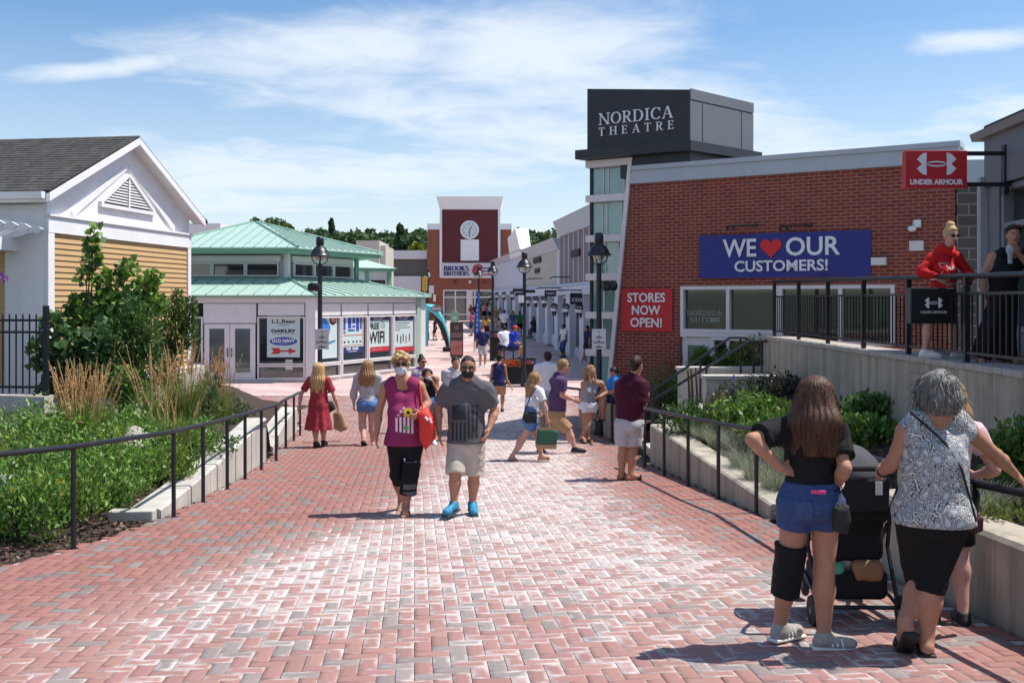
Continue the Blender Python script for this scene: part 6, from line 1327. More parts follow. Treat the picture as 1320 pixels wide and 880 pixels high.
def folds(amp, f=14, seed=0, vert=.35):
    r = np.random.default_rng(seed).random(8)*6.28
    def g(X):
        x, y, z = X; a = .35*f*x+f*.75*z+2.2*np.sin(7*x+r[0]+4*z)+.3*f*y; b = -.55*f*x+f*.5*z+1.8*np.sin(9*y+r[1]+3*z)+2*np.sin(5*x+r[6]); c = .9*f*(x+y)*.7+1.6*np.sin(8*z+r[2])
        m1 = .5+.5*np.sin(6*x+9*z+r[3]); m2 = .5+.5*np.sin(-7*y+8*z+r[4]+5*x); return amp*((1-2*np.abs(np.sin(a)))*m1+(1-2*np.abs(np.sin(b)))*m2+.5*np.sin(c)*vert*2)
    return g
def strands(c, amp, seed=0, nf=26, wave=3.0):
    r = np.random.default_rng(seed).random(6)*6.28
    def f(X):
        a = np.arctan2(X[1]-c[1], X[0]-c[0]); return amp*(np.sin(nf*a+wave*np.sin(X[2]*14+r[0])+r[1])+.6*np.sin(nf*1.9*a+wave*1.4*np.sin(X[2]*11+r[2])+r[3]))
    return f
M_cloth = {}
def cloth(name, col, var=.12, bmp=.25, rough=.85, bsc=350, scale=5): return mat(name, col, rough, var, scale, bmp=bmp, bsc=bsc, spec=.2, bdist=.002)
def hair_mat(name, c1, c2):
    m, nt, n, l, b = nodes(name); tc = n.new('ShaderNodeTexCoord'); f = ntex(n, l, tc.outputs['Object'], 55, 4, .7, .3, (1, 1, .06)); mr = n.new('ShaderNodeMapRange'); l.new(f, mr.inputs[0]); mr.inputs[1].default_value = .3; mr.inputs[2].default_value = .7
    l.new(mixc(n, l, mr.outputs[0], c1, c2), b.inputs['Base Color']); b.inputs['Roughness'].default_value = .55; b.inputs['Specular IOR Level'].default_value = .28; bump(n, l, b, f, .9, .004); return m
H_blond = hair_mat('blond_hair', (.36, .22, .09), (.62, .44, .22)); H_brown = hair_mat('brown_hair', (.035, .016, .009), (.11, .05, .025)); H_dark = hair_mat('dark_brown_hair', (.014, .009, .007), (.045, .026, .018)); H_black = hair_mat('black_hair', (.008, .007, .007), (.02, .017, .015))
H_grey = hair_mat('grey_streaked_hair', (.035, .031, .03), (.27, .255, .24)); H_dblond = hair_mat('dark_blond_hair', (.16, .085, .04), (.40, .24, .11))
M_lens = mat('dark_lens', (.01, .01, .012), .12, .1, 5, spec=.8); M_eyew = mat('eye_white', (.7, .68, .65), .3, .03); M_lip = mat('lip', (.40, .12, .10), .45, .05); M_brow = mat('eyebrow_hair', (.06, .035, .02), .8, .1); M_sole = mat('rubber_sole', (.55, .54, .52), .7, .06)
# ---------------------------------------------------------------- a person from a pose
def person(label, foot=None, top=None, yaw=0, d=None, zf=None, H=None, sex='f', bw=1.0, lw=1.0, skin='fair', J={}, clothes=(), hair=None, shoes=None, acc=(), hyaw=None, hpitch=0, hroll=0, lean=0, side=0, v=.012, group=None, hands=True, face=True, sit=None, extra=None, curl=(.35, .35), hdir={}, footyaw={}, heel={}):
    """foot/top: pixels in the photograph; J overrides joints with (px, py, dy) = pixel and extra depth"""
    if d is None: d = gd(foot[1])
    x0 = (foot[0]-CX)/F*d; z0 = zg(d) if zf is None else zf
    if H is None: H = CZ-(top-HY)/F*d-z0
    s = H/1.72; fem = sex == 'f'; Rb = rot(yaw); L_, Fw, U = Rb[:, 0], Rb[:, 1], Rb[:, 2]; base = A_((x0, d, z0)); hyaw = yaw if hyaw is None else hyaw; Rh = rot(hyaw, hpitch, hroll)
    def jp(key, default):
        if key in J: q = J[key]; dd = d+(q[2] if len(q) > 2 else 0); return A_(P(q[0], q[1], dd))-base
        return A_(default)
    sw, hw = (.165 if fem else .19)*s*bw**.5, (.088 if fem else .085)*s*bw**.5
    la = math.sin(R(lean)); hipc = jp('hip', A_((0, 0, .92*s))); tilt = lambda p: p+Fw*(p[2]-hipc[2])*la+L_*(p[2]-hipc[2])*math.sin(R(side))
    chest = jp('chest', tilt(hipc+U*.30*s+Fw*.01*s)); neck = jp('neck', tilt(hipc+U*.515*s-Fw*.01*s)); headc = jp('head', neck+Rh[:, 2]*.165*s+Rh[:, 1]*.03*s+Fw*.01*s)
    K = dict(hipc=hipc, chest=chest, neck=neck, head=headc, base=base, s=s, Rb=Rb, Rh=Rh, d=d)
    for q, sg in (('L', 1), ('R', -1)):
        sh = jp('sh'+q, neck+L_*sg*sw-U*.055*s); hp = jp('hp'+q, hipc+L_*sg*hw-U*.02*s)
        an = jp('an'+q, L_*sg*.10*s+U*.085*s+Fw*.0); kn, an2 = ik(hp, an, .425*s, .42*s, Fw+L_*sg*.1)
        if 'kn'+q in J: kn = jp('kn'+q, kn)
        else: an = an2
        wr = jp('wr'+q, sh+L_*sg*.09*s-U*.52*s+Fw*.06*s); el, wr2 = ik(sh, wr, .285*s, .25*s, -Fw+L_*sg*.35-U*.1)
        if 'el'+q in J: el = jp('el'+q, el)
        else: wr = wr2
        fy = rot(footyaw.get(q, yaw)); fd = fy[:, 1]; hl = heel.get(q, 0.0)
        K.update({'sh'+q: sh, 'hp'+q: hp, 'kn'+q: kn, 'an'+q: an, 'wr'+q: wr, 'el'+q: el, 'fd'+q: fd, 'fl'+q: fy[:, 0], 'hl'+q: hl})
        ball = an+fd*.13*s*math.cos(R(hl))-U*(.055*s+.13*s*math.sin(R(hl))); K['ball'+q] = ball; K['heelp'+q] = an-fd*.035*s-U*.045*s; K['toe'+q] = ball+fd*.05*s+U*.0
    root = empty('person', base, label, 'person', group); N = d > 38
    sk = M_skins[skin]; b = SDF(v)
    def torso(B, e, lo=True, arms=0, k=.05, sh=True, w=1.0):
        k = .05 if fem else .10
        cr = (.148 if fem else .165)*s*bw*w; B.ell(chest-Fw*.005*s, (cr+e, .108*s*bw+e, .19*s+e), Rb, k)
        B.ell(hipc+U*.15*s+(chest-hipc-U*.3*s)*.4+Fw*(.012 if fem else .006)*s*bw, ((.128 if fem else .150)*s*bw+e, (.102 if fem else .112)*s*bw+e, (.16 if fem else .26)*s), Rb, k)
        if fem:
            for sg in (1, -1): B.ell(chest+L_*sg*.068*s+Fw*.075*s*bw**.5-U*.005*s, (.062*s+e, .06*s+e, .066*s+e), Rb, .04)
        if lo: B.ell(hipc+U*.0*s, ((.168 if fem else .158)*s*bw+e, .118*s*bw+e, .135*s+e), Rb, k); [B.ell(hipc+L_*sg*.065*s-Fw*.05*s-U*.04*s, (.09*s*lw+e, .085*s*lw+e, .09*s+e), Rb, .04) for sg in (1, -1)]
        if sh:
            B.cap(K['shL']*.93+neck*.07-U*.01*s, K['shR']*.93+neck*.07-U*.01*s, .058*s+e, .058*s+e, .05 if fem else .13); [B.cap(neck+U*.015*s, K['sh'+q]+U*.0, .055*s+e*.6, .05*s+e*.6, .05 if fem else .10) for q in 'LR']
    torso(b, -.004*s)
    hz = headc
    b.cap(neck-U*.03*s, headc-Rh[:, 2]*.06*s-Rh[:, 1]*.015*s, .058*s if fem else .066*s, .052*s if fem else .060*s, .025)
    b.ell(hz+Rh[:, 2]*.025*s-Rh[:, 1]*.012*s, (.074*s, .095*s, .093*s), Rh, .02); b.ell(hz+Rh[:, 1]*.028*s-Rh[:, 2]*.045*s, (.059*s, .063*s, .073*s), Rh, .03)
    b.ell(hz+Rh[:, 1]*.056*s-Rh[:, 2]*.098*s, (.026*s, .022*s, .020*s), Rh, .025)
    b.cap(hz+Rh[:, 1]*.086*s+Rh[:, 2]*.008*s, hz+Rh[:, 1]*.108*s-Rh[:, 2]*.030*s, .009*s, .014*s, .014)
    for sg in (1, -1): b.ell(hz+Rh[:, 0]*sg*.075*s-Rh[:, 1]*.005*s-Rh[:, 2]*.012*s, (.010*s, .018*s, .031*s), Rh, .008); b.ell(hz+Rh[:, 0]*sg*.031*s+Rh[:, 1]*.099*s+Rh[:, 2]*.012*s, (.017*s, .012*s, .011*s), Rh, .012, sub=True)
    for qi, q in enumerate('LR'):
        sg = 1 if q == 'L' else -1; sh, el, wr, hp, kn, an = (K[k+q] for k in ('sh', 'el', 'wr', 'hp', 'kn', 'an')); aw = (.92 if fem else 1.08)*s*bw**.5
        b.cap(sh, el, .052*aw, .040*aw, .03); b.cap(el, el+(wr-el)*.3, .039*aw, .043*aw, .025); b.cap(el+(wr-el)*.3, wr, .043*aw, .027*s, .025)
        lg = lw*s; b.cap(hp, kn, .090*lg, .057*lg, .03); kc = an-kn; b.cap(kn, kn+kc*.3, .054*lg, .059*lg, .03); b.cap(kn+kc*.3, an, .059*lg, .036*lg, .03); b.ell(kn+kc*.27-Fw*.022*s, (.05*lg, .05*lg, .12*s), Rb, .03)
        shod = bool(shoes) and shoes[0] == 'shoe'; fr_ = .72 if shod else 1
        b.cap(an-U*.02*s, K['heelp'+q], .036*s*fr_, .034*s*fr_, .02); b.cap(K['heelp'+q], K['ball'+q]+U*.005*s, .033*s*fr_, .034*s*fr_, .03); b.cap(an, K['ball'+q]+U*.012*s, .036*s*fr_, .030*s*fr_, .03)
        for j in range(0 if shod else 5):
            o = (j-2)*.017*s; ft = K['ball'+q]+K['fl'+q]*o; b.cap(ft-U*.012*s, ft+K['fd'+q]*(.058-.008*abs(j-2+sg*1.2))*s-U*.018*s, .012*s, .010*s, .010)
        # hand
        hd = (wr-el); hd = hd/max(np.linalg.norm(hd), 1e-6)
        if q in hdir: h0 = hdir[q]; dv = L_*h0[0]+Fw*h0[1]+U*h0[2]; hd = dv/np.linalg.norm(dv)
        pn = L_*sg-hd*(L_@hd)*sg; pn = pn/max(np.linalg.norm(pn), 1e-6) if np.linalg.norm(pn) > .2 else U-hd*(U@hd); pn = pn/np.linalg.norm(pn)   # back of the hand
        ac = np.cross(hd, pn)*sg; Rq = np.stack([ac, hd, pn], 1); pm = wr+hd*.055*s
        b.ell(pm, (.040*s, .054*s, .018*s), Rq, .02)
        if hands:
            c0 = curl[qi]
            for j in range(4):
                ln = (.068, .078, .073, .056)[j]*s; rt = pm+hd*.040*s+ac*(.030-.020*j)*s*(1 if True else 0); a1, a2, a3 = c0*.6, c0*1.5, c0*2.3; r0 = max(.0090*s, v*.95)
                p1 = rt+(hd*math.cos(a1)-pn*math.sin(a1))*ln*.42; p2 = p1+(hd*math.cos(a2)-pn*math.sin(a2))*ln*.32; p3 = p2+(hd*math.cos(a3)-pn*math.sin(a3))*ln*.26
                b.cap(rt, p1, r0, r0, .006); b.cap(p1, p2, r0, r0*.94, .004); b.cap(p2, p3, r0*.94, r0*.82, .004)
            tb = wr+hd*.028*s+ac*.026*s; t1 = tb+(ac*.75+hd*.65-pn*.25)*.036*s; t2 = t1+(ac*.25+hd*.9-pn*.35)*.032*s; r0 = max(.0105*s, v); b.cap(tb, t1, r0*1.15, r0, .012); b.cap(t1, t2, r0, r0*.85, .006)
        K['hd'+q] = hd; K['pn'+q] = pn; K['palm'+q] = pm
    body = solid('body', b, sk, root); K['body'] = body; K['root'] = root
    # ---- clothes
    zpy = lambda py: CZ-(py-HY)/F*d-z0
    out = {}
    for c in clothes:
        t = c['t']; m = c['m']; e = c.get('e', .014)*s; B = SDF(c.get('v', v)); fo = folds(c.get('fold', .0030)*s, c.get('ff', 36), int(abs(x0*97)+len(out)*7)); am = (.92 if fem else 1.08)*s*bw**.5
        if t in ('top', 'tank'):
            torso(B, e, lo=True, sh=(t == 'top')); zh = zpy(c['hem']); fl = c.get('flare', .0)
            if fl: B.cone(chest+U*.06*s, A_((hipc[0], hipc[1], zh-.02)), (.10*s*bw+e), (.172*s*bw+e+fl), .06, flat=(1, .74), Rm=Rb)
            if t == 'top':
                sl_ = c.get('sleeve', .5)
                for q in 'LR':
                    sh, el, wr = K['sh'+q], K['el'+q], K['wr'+q]; ee = e+c.get('se', .006)*s
                    if sl_ <= 1: B.cone(sh+(sh-el)*.12, sh+(el-sh)*sl_, .055*am+ee, (.055-.012*sl_)*am+ee*1.3, .03 if fem else .07, rnd=.003); B.cap(sh, sh+(el-sh)*sl_*.4, .054*am+e, .05*am+e, .03 if fem else .07)
                    else: B.cap(sh, el, .054*am+ee, .044*am+ee, .03); B.cap(el, el+(wr-el)*.75*(sl_-1), .044*am+ee, .040*am+ee, .03); B.cone(el, el+(wr-el)*min(sl_-1, 1), .044*am+ee, .031*am+ee, .02)
                B.ell(neck+U*.045*s+Fw*.035*s, (.060*s, .070*s, .055*s), Rb, .012, sub=True)
                if c.get('collar'): B.cone(neck-U*.02*s, neck+U*.045*s+Fw*.01*s, .075*s, .068*s, .012)
                if c.get('hood'): B.ell(neck-Fw*.07*s-U*.02*s, (.13*s, .075*s, .075*s), Rb, .04); B.cap(neck+L_*.07*s+Fw*.02*s, neck+Fw*.10*s-U*.06*s, .04*s, .03*s, .03); B.cap(neck-L_*.07*s+Fw*.02*s, neck+Fw*.10*s-U*.06*s, .04*s, .03*s, .03)
            else:
                st = c.get('strap', .022)*s; so = c.get('so', .62)
                for q in 'LR': pt = neck+(K['sh'+q]-neck)*so; B.cap(neck+(K['sh'+q]-neck)*max(so-.25, .3)+U*.004*s, pt-U*.004*s, st*1.1+.034*s+e*.5, st*.6+.036*s+e*.5, .05); B.cap(pt-U*.03*s, chest+(pt-chest)*.45, .05*s+e, .08*s+e, .05)
                for q in 'LR':
                    if c.get('armhole', 1): B.cap(K['sh'+q]+L_*(.045*s if q == 'L' else -.045*s)+U*.03*s, K['sh'+q]+L_*(.05*s if q == 'L' else -.05*s)-U*.13*s, .050*s, .036*s, .02, sub=True)
                B.ell(neck+U*.035*s+Fw*.055*s, (c.get('neckw', .060)*s, .085*s, c.get('neckd', .085)*s), Rb, .012, sub=True); B.ell(neck+U*.04*s, (.062*s, .075*s, .05*s), Rb, .012, sub=True)
            B.cut((0, 0, -1), (0, 0, zh))
            if c.get('hemtilt'): B.cuts[-1] = (lambda n: (n/np.linalg.norm(n), A_((hipc[0], hipc[1], zh))))(A_((c['hemtilt'], 0, -1)))
        elif t in ('shorts', 'pants'):
            zh = zpy(c['hem']); zw = zpy(c['waist']) if 'waist' in c else hipc[2]+.10*s; le = c.get('le', .012)*s
            B.ell(hipc, ((.168 if fem else .160)*s*bw+e, .118*s*bw+e, .15*s+e), Rb, .05); [B.ell(hipc+L_*sg*.068*s-Fw*.055*s-U*.045*s, (.092*s*lw+e, .088*s*lw+e, .092*s+e), Rb, .04) for sg in (1, -1)]
            B.cone(hipc-U*.02*s, A_((hipc[0], hipc[1], zw)), ((.162 if fem else .16)*s*bw+e), (.14*s*bw+e), .04, flat=(1, .74), Rm=Rb)
            for q in 'LR':
                hp, kn, an = K['hp'+q], K['kn'+q], K['an'+q]; f = c.get('f'+q, None)
                if f is None: f = (hp[2]-zh)/max(hp[2]-kn[2], .05) if zh > kn[2] else 1+(kn[2]-zh)/max(kn[2]-an[2], .05)
                r0, r1 = .094*lw*s+e, .060*lw*s+e+le
                if f <= 1: B.cone(hp+(hp-kn)*.12, hp+(kn-hp)*f, r0, r0+(r1-r0)*f+le*.3, .03, rnd=.003); B.cap(hp, hp+(kn-hp)*max(f-.35, .05), r0, r0+(r1-r0)*f*.6, .03)
                else:
                    B.cone(hp, kn+(an-kn)*.02, r0, r1, .03); r2 = (.058 if not c.get('tight') else .052)*lw*s+e+le*.8; (B.ell(kn, (r1, r1, r1), None, .03) if f > 1.3 else 0); B.cone(kn-(an-kn)*.02, kn+(an-kn)*min(max(f-1, .04), 1.0), r1, r2+(c.get('flare', 0)*s if f > 1.6 else 0), .03, rnd=.003)
            B.cut((0, 0, 1), (0, 0, zw))
        elif t == 'dress':
            torso(B, e, lo=True); zh = zpy(c['hem']); sl_ = c.get('sleeve', .5)
            B.cone(hipc+U*.20*s, A_((hipc[0], hipc[1], zh)), .125*s*bw+e, c.get('hr', .25)*s, .05, flat=(1, .85), Rm=Rb)
            for q in 'LR': sh, el = K['sh'+q], K['el'+q]; B.cone(sh+(sh-el)*.12, sh+(el-sh)*sl_, .055*am+e, .05*am+e*1.6, .03, rnd=.003)
            f0_ = fo; hc = hipc; fo = lambda X: f0_(X)+np.where(X[2] < hc[2]+.1, .013*s*np.sin(9*np.arctan2(X[1]-hc[1], X[0]-hc[0])+1)*np.clip((hc[2]+.1-X[2])/.5, 0, 1), 0)
            B.ell(neck+U*.045*s+Fw*.03*s, (.07*s, .075*s, .06*s), Rb, .012, sub=True)
        elif t == 'brace':
            q = c['q']; hp, kn, an = K['hp'+q], K['kn'+q], K['an'+q]; a = kn+(hp-kn)*c.get('a', .45); z = kn+(an-kn)*c.get('b', .5); B.cone(a, kn, .077*lw*s+e, .068*lw*s+e, .02, rnd=.004); B.cone(kn, z, .068*lw*s+e, .068*lw*s+e, .02, rnd=.004)
        elif t == 'sock':
            for q in 'LR': an, kn = K['an'+q], K['kn'+q]; B.cone(an-U*.05*s, an+(kn-an)*c.get('f', .12), .042*s, .043*s, .01)
        o = solid(c.get('name', {'top': 'shirt', 'tank': 'tank_top', 'shorts': 'shorts', 'pants': 'trousers', 'dress': 'dress', 'brace': 'knee_brace', 'sock': 'socks'}[t]), B, m, root, fo if c.get('fold', 1) else None); out[t] = o
    K['out'] = out
    # ---- shoes
    if shoes:
        kind, m = shoes[0], shoes[1]
        for q in 'LR':
            an, ball, fd, fl = K['an'+q], K['ball'+q], K['fd'+q], K['fl'+q]; hpnt = K['heelp'+q]; B = SDF(min(v, .009)); ax = ball-hpnt; axn = ax/np.linalg.norm(ax); up = np.cross(fl, axn); up = up if up[2] > 0 else -up
            if kind == 'shoe':
                B.cap(hpnt-axn*.002, ball+axn*.040*s, .037*s, .033*s, .03); B.cap(an-U*.015*s, ball+axn*.0, .042*s, .036*s, .03); B.cone(an-U*.045*s, an+U*.018*s, .048*s, .046*s, .02); B.ell(ball+axn*.030*s, (.043*s, .052*s, .031*s), np.stack([fl, axn, up], 1), .02); B.cut(-up, hpnt-up*.034*s)
                so = solid('shoe', B, m, root); C2 = SDF(min(v, .009)); mid_ = (hpnt+ball)/2+axn*.022*s-up*.036*s; C2.box(mid_, (.046*s, .150*s, .012*s), np.stack([fl, axn, up], 1), .011); solid('sole', C2, shoes[2] if len(shoes) > 2 else M_sole, so)
                if len(shoes) > 3:
                    W_ = SDF(.006)
                    for j in range(3): pq = hpnt+(ball-hpnt)*(.45+.2*j); W_.cap(pq+fl*.044*s-up*.012*s, pq+fl*.034*s+up*.03*s-axn*.01*s, .0075*s, .0075*s); W_.cap(pq-fl*.044*s-up*.012*s, pq-fl*.034*s+up*.03*s-axn*.01*s, .0075*s, .0075*s)
                    solid('side_stripes', W_, shoes[3], so)
            else:
                mid_ = (hpnt+ball)/2+axn*.026*s-up*.040*s; Rs = np.stack([fl, axn, up], 1); th = shoes[2] if len(shoes) > 2 else .010; B.box(mid_-up*(th-.010), (.049*s, .145*s, max(th*s, v*.9)), Rs, min(.01, th)); so = solid('sandal_sole', B, m, root)
                T = SDF(min(v, .008)); tp = ball+axn*.015*s+up*.02*s
                for sg in (1, -1): T.cap(ball+fl*sg*.042*s-up*.025*s-axn*.02*s, tp-axn*.01*s+up*.008*s, .011*s, .010*s, .01)
                T.cone(ball-axn*(.05 if kind == 'slide' else .02)*s, ball+axn*.012*s, .053*s, .051*s, flat=(1, .78), Rm=np.stack([fl, axn, up], 1)); T.cut(-up, ball-up*.03*s)
                if kind == 'sandal': T.cap(an+fl*.036*s-U*.01*s, an+fd*.036*s-U*.0, .009*s, .009*s); T.cap(an-fl*.036*s-U*.01*s, an+fd*.036*s, .009*s, .009*s)
                solid('sandal_strap', T, m, so)
    # ---- hair
    if hair:
        kind, hm = hair[0], hair[1]; o = hair[2] if len(hair) > 2 else {}; B = SDF(o.get('v', min(v, .010))); hr, hf, hu = Rh[:, 0], Rh[:, 1], Rh[:, 2]; vol = o.get('vol', .010)*s; c = hz+hu*.032*s-hf*.016*s
        B.ell(c, (.076*s+vol, .097*s+vol, .092*s+vol), Rh, .02)
        if kind in ('short', 'curly'):
            B.cap(c-hf*.05*s-hu*.02*s, c-hf*.055*s-hu*.07*s, .060*s+vol*.5, .045*s, .03)
        zl = zpy(o['to']) if 'to' in o else None
        if kind in ('long', 'bob'):
            wv = o.get('w', .085)*s
            for sg in (1, -1):
                a0 = c+hr*sg*.05*s-hf*.025*s; e0 = A_((a0[0], a0[1], zl))+hr*sg*(o.get('spread', .02)*s)-Fw*o.get('back', .06)*s+L_*o.get('shift', 0)*s; m0 = (a0+e0)/2-Fw*.03*s+hr*sg*.012*s
                B.cap(a0, m0, .052*s+vol, wv*.62, .05); B.cap(m0, e0, wv*.62, wv*.34, .05)
            a0 = c-hf*.05*s; e0 = A_((a0[0], a0[1], zl))-Fw*o.get('back', .06)*s+L_*o.get('shift', 0)*s; B.cap(a0, (a0+e0)/2-Fw*.02*s, .07*s+vol, wv*.75, .05); B.cap((a0+e0)/2-Fw*.02*s, e0, wv*.75, wv*.45, .05)
            if o.get('front'):
                for sg in (1, -1): a0 = c+hr*sg*.072*s+hf*.02*s; e0 = A_((a0[0], a0[1], zl))+Fw*.10*s; B.cap(a0, e0, .022*s+vol*.5, .03*s, .03)
        if kind == 'bun': q = c+hu*o.get('bu', .105)*s-hf*o.get('bb', .02)*s; B.ell(q, (.055*s, .055*s, .048*s), Rh, .015); B.cap(c-hf*.06*s-hu*.02*s, c-hf*.05*s-hu*.07*s, .05*s, .035*s, .03)
        if kind == 'pony': q = c-hf*.10*s+hu*.03*s; B.cap(q, q-hf*.05*s-hu*.14*s, .035*s, .025*s, .03); B.cap(c-hf*.05*s-hu*.02*s, c-hf*.05*s-hu*.07*s, .05*s, .035*s, .03)
        # open the face
        B.box(hz+hf*.125*s-hu*.058*s, (.064*s, .078*s, .132*s), Rh, .03, .02, sub=True)
        if kind in ('short', 'bun', 'pony', 'curly'): B.box(hz+hf*.105*s-hu*.050*s, (.13*s, .085*s, .105*s), Rh, .03, .02, sub=True); [B.box(hz+hf*.03*s+hr*sg*.095*s-hu*.095*s, (.045*s, .06*s, .09*s), Rh, .02, .015, sub=True) for sg in (1, -1)]
        B.cut((0, 0, -1), (0, 0, zl-.02 if zl is not None else hz[2]-.085*s*(1 if kind != 'curly' else .9)))
        am = o.get('amp', .0035)*s; ds = strands(c, am, int(abs(x0*50)), o.get('nf', 24), o.get('wave', 2.0))
        if kind == 'curly': ds = folds(.009*s, 60, 3, .6)
        if kind == 'short': ds = folds(.0028*s, 110, 5, .6)
        if o.get('wavy'): d0 = ds; d1 = folds(o['wavy']*s, 40, 6, .5); ds = lambda X: d0(X)+d1(X)
        K['hair'] = solid('hair', B, hm, root, ds)
        if o.get('tufts'):
            rng = np.random.default_rng(9); me = K['hair'].data; vs = np.array([q.co for q in me.vertices]); nm = np.array([q.normal for q in me.vertices]); ok = np.where(nm[:, 2] < o.get('crown', .35))[0]; pick = rng.choice(ok, min(o['tufts'], len(ok)), replace=False); mb = MB()
            for i in pick:
                p = Vector(vs[i]); nn = Vector(nm[i]); ln = o.get('tl', .16)*s*(.6+.8*rng.random()); pts = [p]; g_ = Vector((0, 0, -1)); dv = g_-nn*g_.dot(nn)+nn*.03+Vector(rng.normal(0, .05+o.get('messy', 0), 3)); dv.normalize(); ph = rng.random()*6
                for j in range(5): pts.append(pts[-1]+(dv+g_*.25*j).normalized()*ln/5+Vector((math.sin(ph+j*1.3), math.cos(ph+j*1.3), 0))*o.get('curlr', .003))
                if zl is not None and pts[-1].z < zl-.03: continue
                mb.tube(pts, [.0022*s, .0030*s, .0030*s, .0025*s, .002*s, .0008*s], 4, cap=False)
            mb.build('hair_strands', hm, K['hair'], world=False, smooth=True)
    # ---- face and accessories
    hr, hf, hu = Rh[:, 0], Rh[:, 1], Rh[:, 2]; V3 = lambda *a: Vector(tuple(a[0])); Mh = Matrix([[*map(float, r)] for r in Rh]).to_4x4()
    if face and not N:
        if 'sunglasses' not in acc:
            mb = MB()
            for sg in (1, -1): mb.lathe([(.001, -.010*s), (.009*s, -.005*s), (.011*s, 0), (.009*s, .005*s), (.001, .010*s)], hz+hr*sg*.031*s+hf*.083*s+hu*.010*s, 8)
            mb.build('eye', M_eyew, root, world=False, smooth=True); mb = MB()
            for sg in (1, -1): mb.box(hz+hr*sg*.031*s+hf*.0935*s+hu*.010*s, (.010*s, .004*s, .010*s), Mh, bev=.0015)
            mb.build('iris', M_blackmat, root, world=False)
        mb = MB()
        for sg in (1, -1): mb.box(hz+hr*sg*.032*s+hf*.094*s+hu*.031*s, (.034*s, .008*s, .007*s), Mh, bev=.002)
        mb.build('eyebrow', M_brow, root, world=False)
        if 'mask' not in [a[0] if isinstance(a, tuple) else a for a in acc]: mb = MB(); mb.box(hz+hf*.0855*s-hu*.062*s, (.042*s, .012*s, .012*s), Mh, bev=.004); mb.build('lips', M_lip, root, world=False)
    for a in acc:
        kind = a[0] if isinstance(a, tuple) else a
        if kind in ('sunglasses', 'glasses'):
            mb = MB(); 
            for sg in (1, -1): mb.box(hz+hr*sg*.033*s+hf*.100*s+hu*.008*s, (.052*s, .007*s, .034*s if kind == 'sunglasses' else .030*s), Mh, bev=.003)
            mb.box(hz+hf*.103*s+hu*.016*s, (.022*s, .006*s, .008*s), Mh)
            for sg in (1, -1): mb.box(hz+hr*sg*.074*s+hf*.045*s+hu*.016*s, (.005*s, .125*s, .012*s), Mh)
            mb.build('sunglasses', M_lens, root, world=False)
        if kind == 'mask':
            B = SDF(min(v, .008)); B.ell(hz+hf*.036*s-hu*.055*s, (.064*s, .070*s, .058*s), Rh, .02); B.cap(hz+hf*.09*s-hu*.03*s, hz+hf*.085*s-hu*.07*s, .028*s, .026*s, .02); B.cut(hu, hz-hu*.020*s); B.cut(-hf, hz+hf*.015*s); mo = solid('face_mask', B, a[1], root); mb = MB()
            for sg in (1, -1): mb.tube([V3(hz+hr*sg*.060*s+hf*.05*s-hu*.03*s), V3(hz+hr*sg*.080*s-hu*.012*s)], .0025*s, 4)
            mb.build('mask_loop', a[1], mo, world=False)
        if kind == 'cap':
            B = SDF(min(v, .012)); B.ell(hz+hu*.045*s-hf*.012*s, (.088*s, .108*s, .090*s), Rh, .02); B.cut(-hu, hz+hu*.040*s); B.box(hz+hf*.13*s+hu*.045*s, (.07*s, .065*s, .010*s), Rh, .008, .02); solid('cap', B, a[1], root)
        if kind == 'headglasses':
            mb = MB()
            for sg in (1, -1): mb.box(hz+hr*sg*.036*s+hf*.055*s+hu*.112*s, (.056*s, .030*s, .030*s), Mh, bev=.004); mb.box(hz+hr*sg*.080*s-hf*.0*s+hu*.07*s, (.006*s, .11*s, .02*s), Mh)
            mb.build('sunglasses', M_lens, root, world=False)
        if kind == 'watch': q = a[1]; mb = MB(); e, w = Vector(K['el'+q]), Vector(K['wr'+q]); dv = (w-e).normalized(); mb.tube([w-dv*.035*s, w-dv*.012*s], .034*s, 10); mb.build('wristband', a[2], root, world=False, smooth=True)
        if kind == 'strap':
            pts = [Vector(K['base']*0+jp_) for jp_ in [A_(P(q[0], q[1], d+q[2]))-base for q in a[1]]]; mb = MB(); mb.tube(pts, a[3] if len(a) > 3 else .010, 6); mb.build('bag_strap', a[2], root, world=False, smooth=True)
    if extra: extra(K)
    return K
def bvh_of(o): me = o.data; return BVHTree.FromPolygons([v.co.copy() for v in me.vertices], [tuple(p.vertices) for p in me.polygons])
def print_on(K, o, name, geo, center, right, up, m, off=.004, dirn=None):
    """lay flat shapes (x,y points + faces) onto a garment along the person's facing direction"""
    bv = bvh_of(o); n = Vector(np.cross(A_(right), A_(up))) if dirn is None else Vector(dirn); n.normalize(); vs = []; c = Vector(center); r, u = Vector(right), Vector(up)
    for x, y in geo[0]:
        p = c+r*x+u*y+n*.6; h = bv.ray_cast(p, -n, 1.2); vs.append((h[0]+n*off) if h[0] is not None else c+r*x+u*y)
    me = bpy.data.meshes.new(name); me.from_pydata([tuple(v) for v in vs], [], geo[1]); return mesh_obj(name, me, m, o)
def grid_geo(x0, x1, y0, y1, n=4, k=4):
    vs = [(x0+(x1-x0)*i/n, y0+(y1-y0)*j/k) for i in range(n+1) for j in range(k+1)]; fs = [(i*(k+1)+j, (i+1)*(k+1)+j, (i+1)*(k+1)+j+1, i*(k+1)+j+1) for i in range(n) for j in range(k)]; return vs, fs
def merge_geo(gs):
    V, Fc = [], []
    for v, f in gs: b = len(V); V += v; Fc += [tuple(b+i for i in q) for q in f]
    return V, Fc
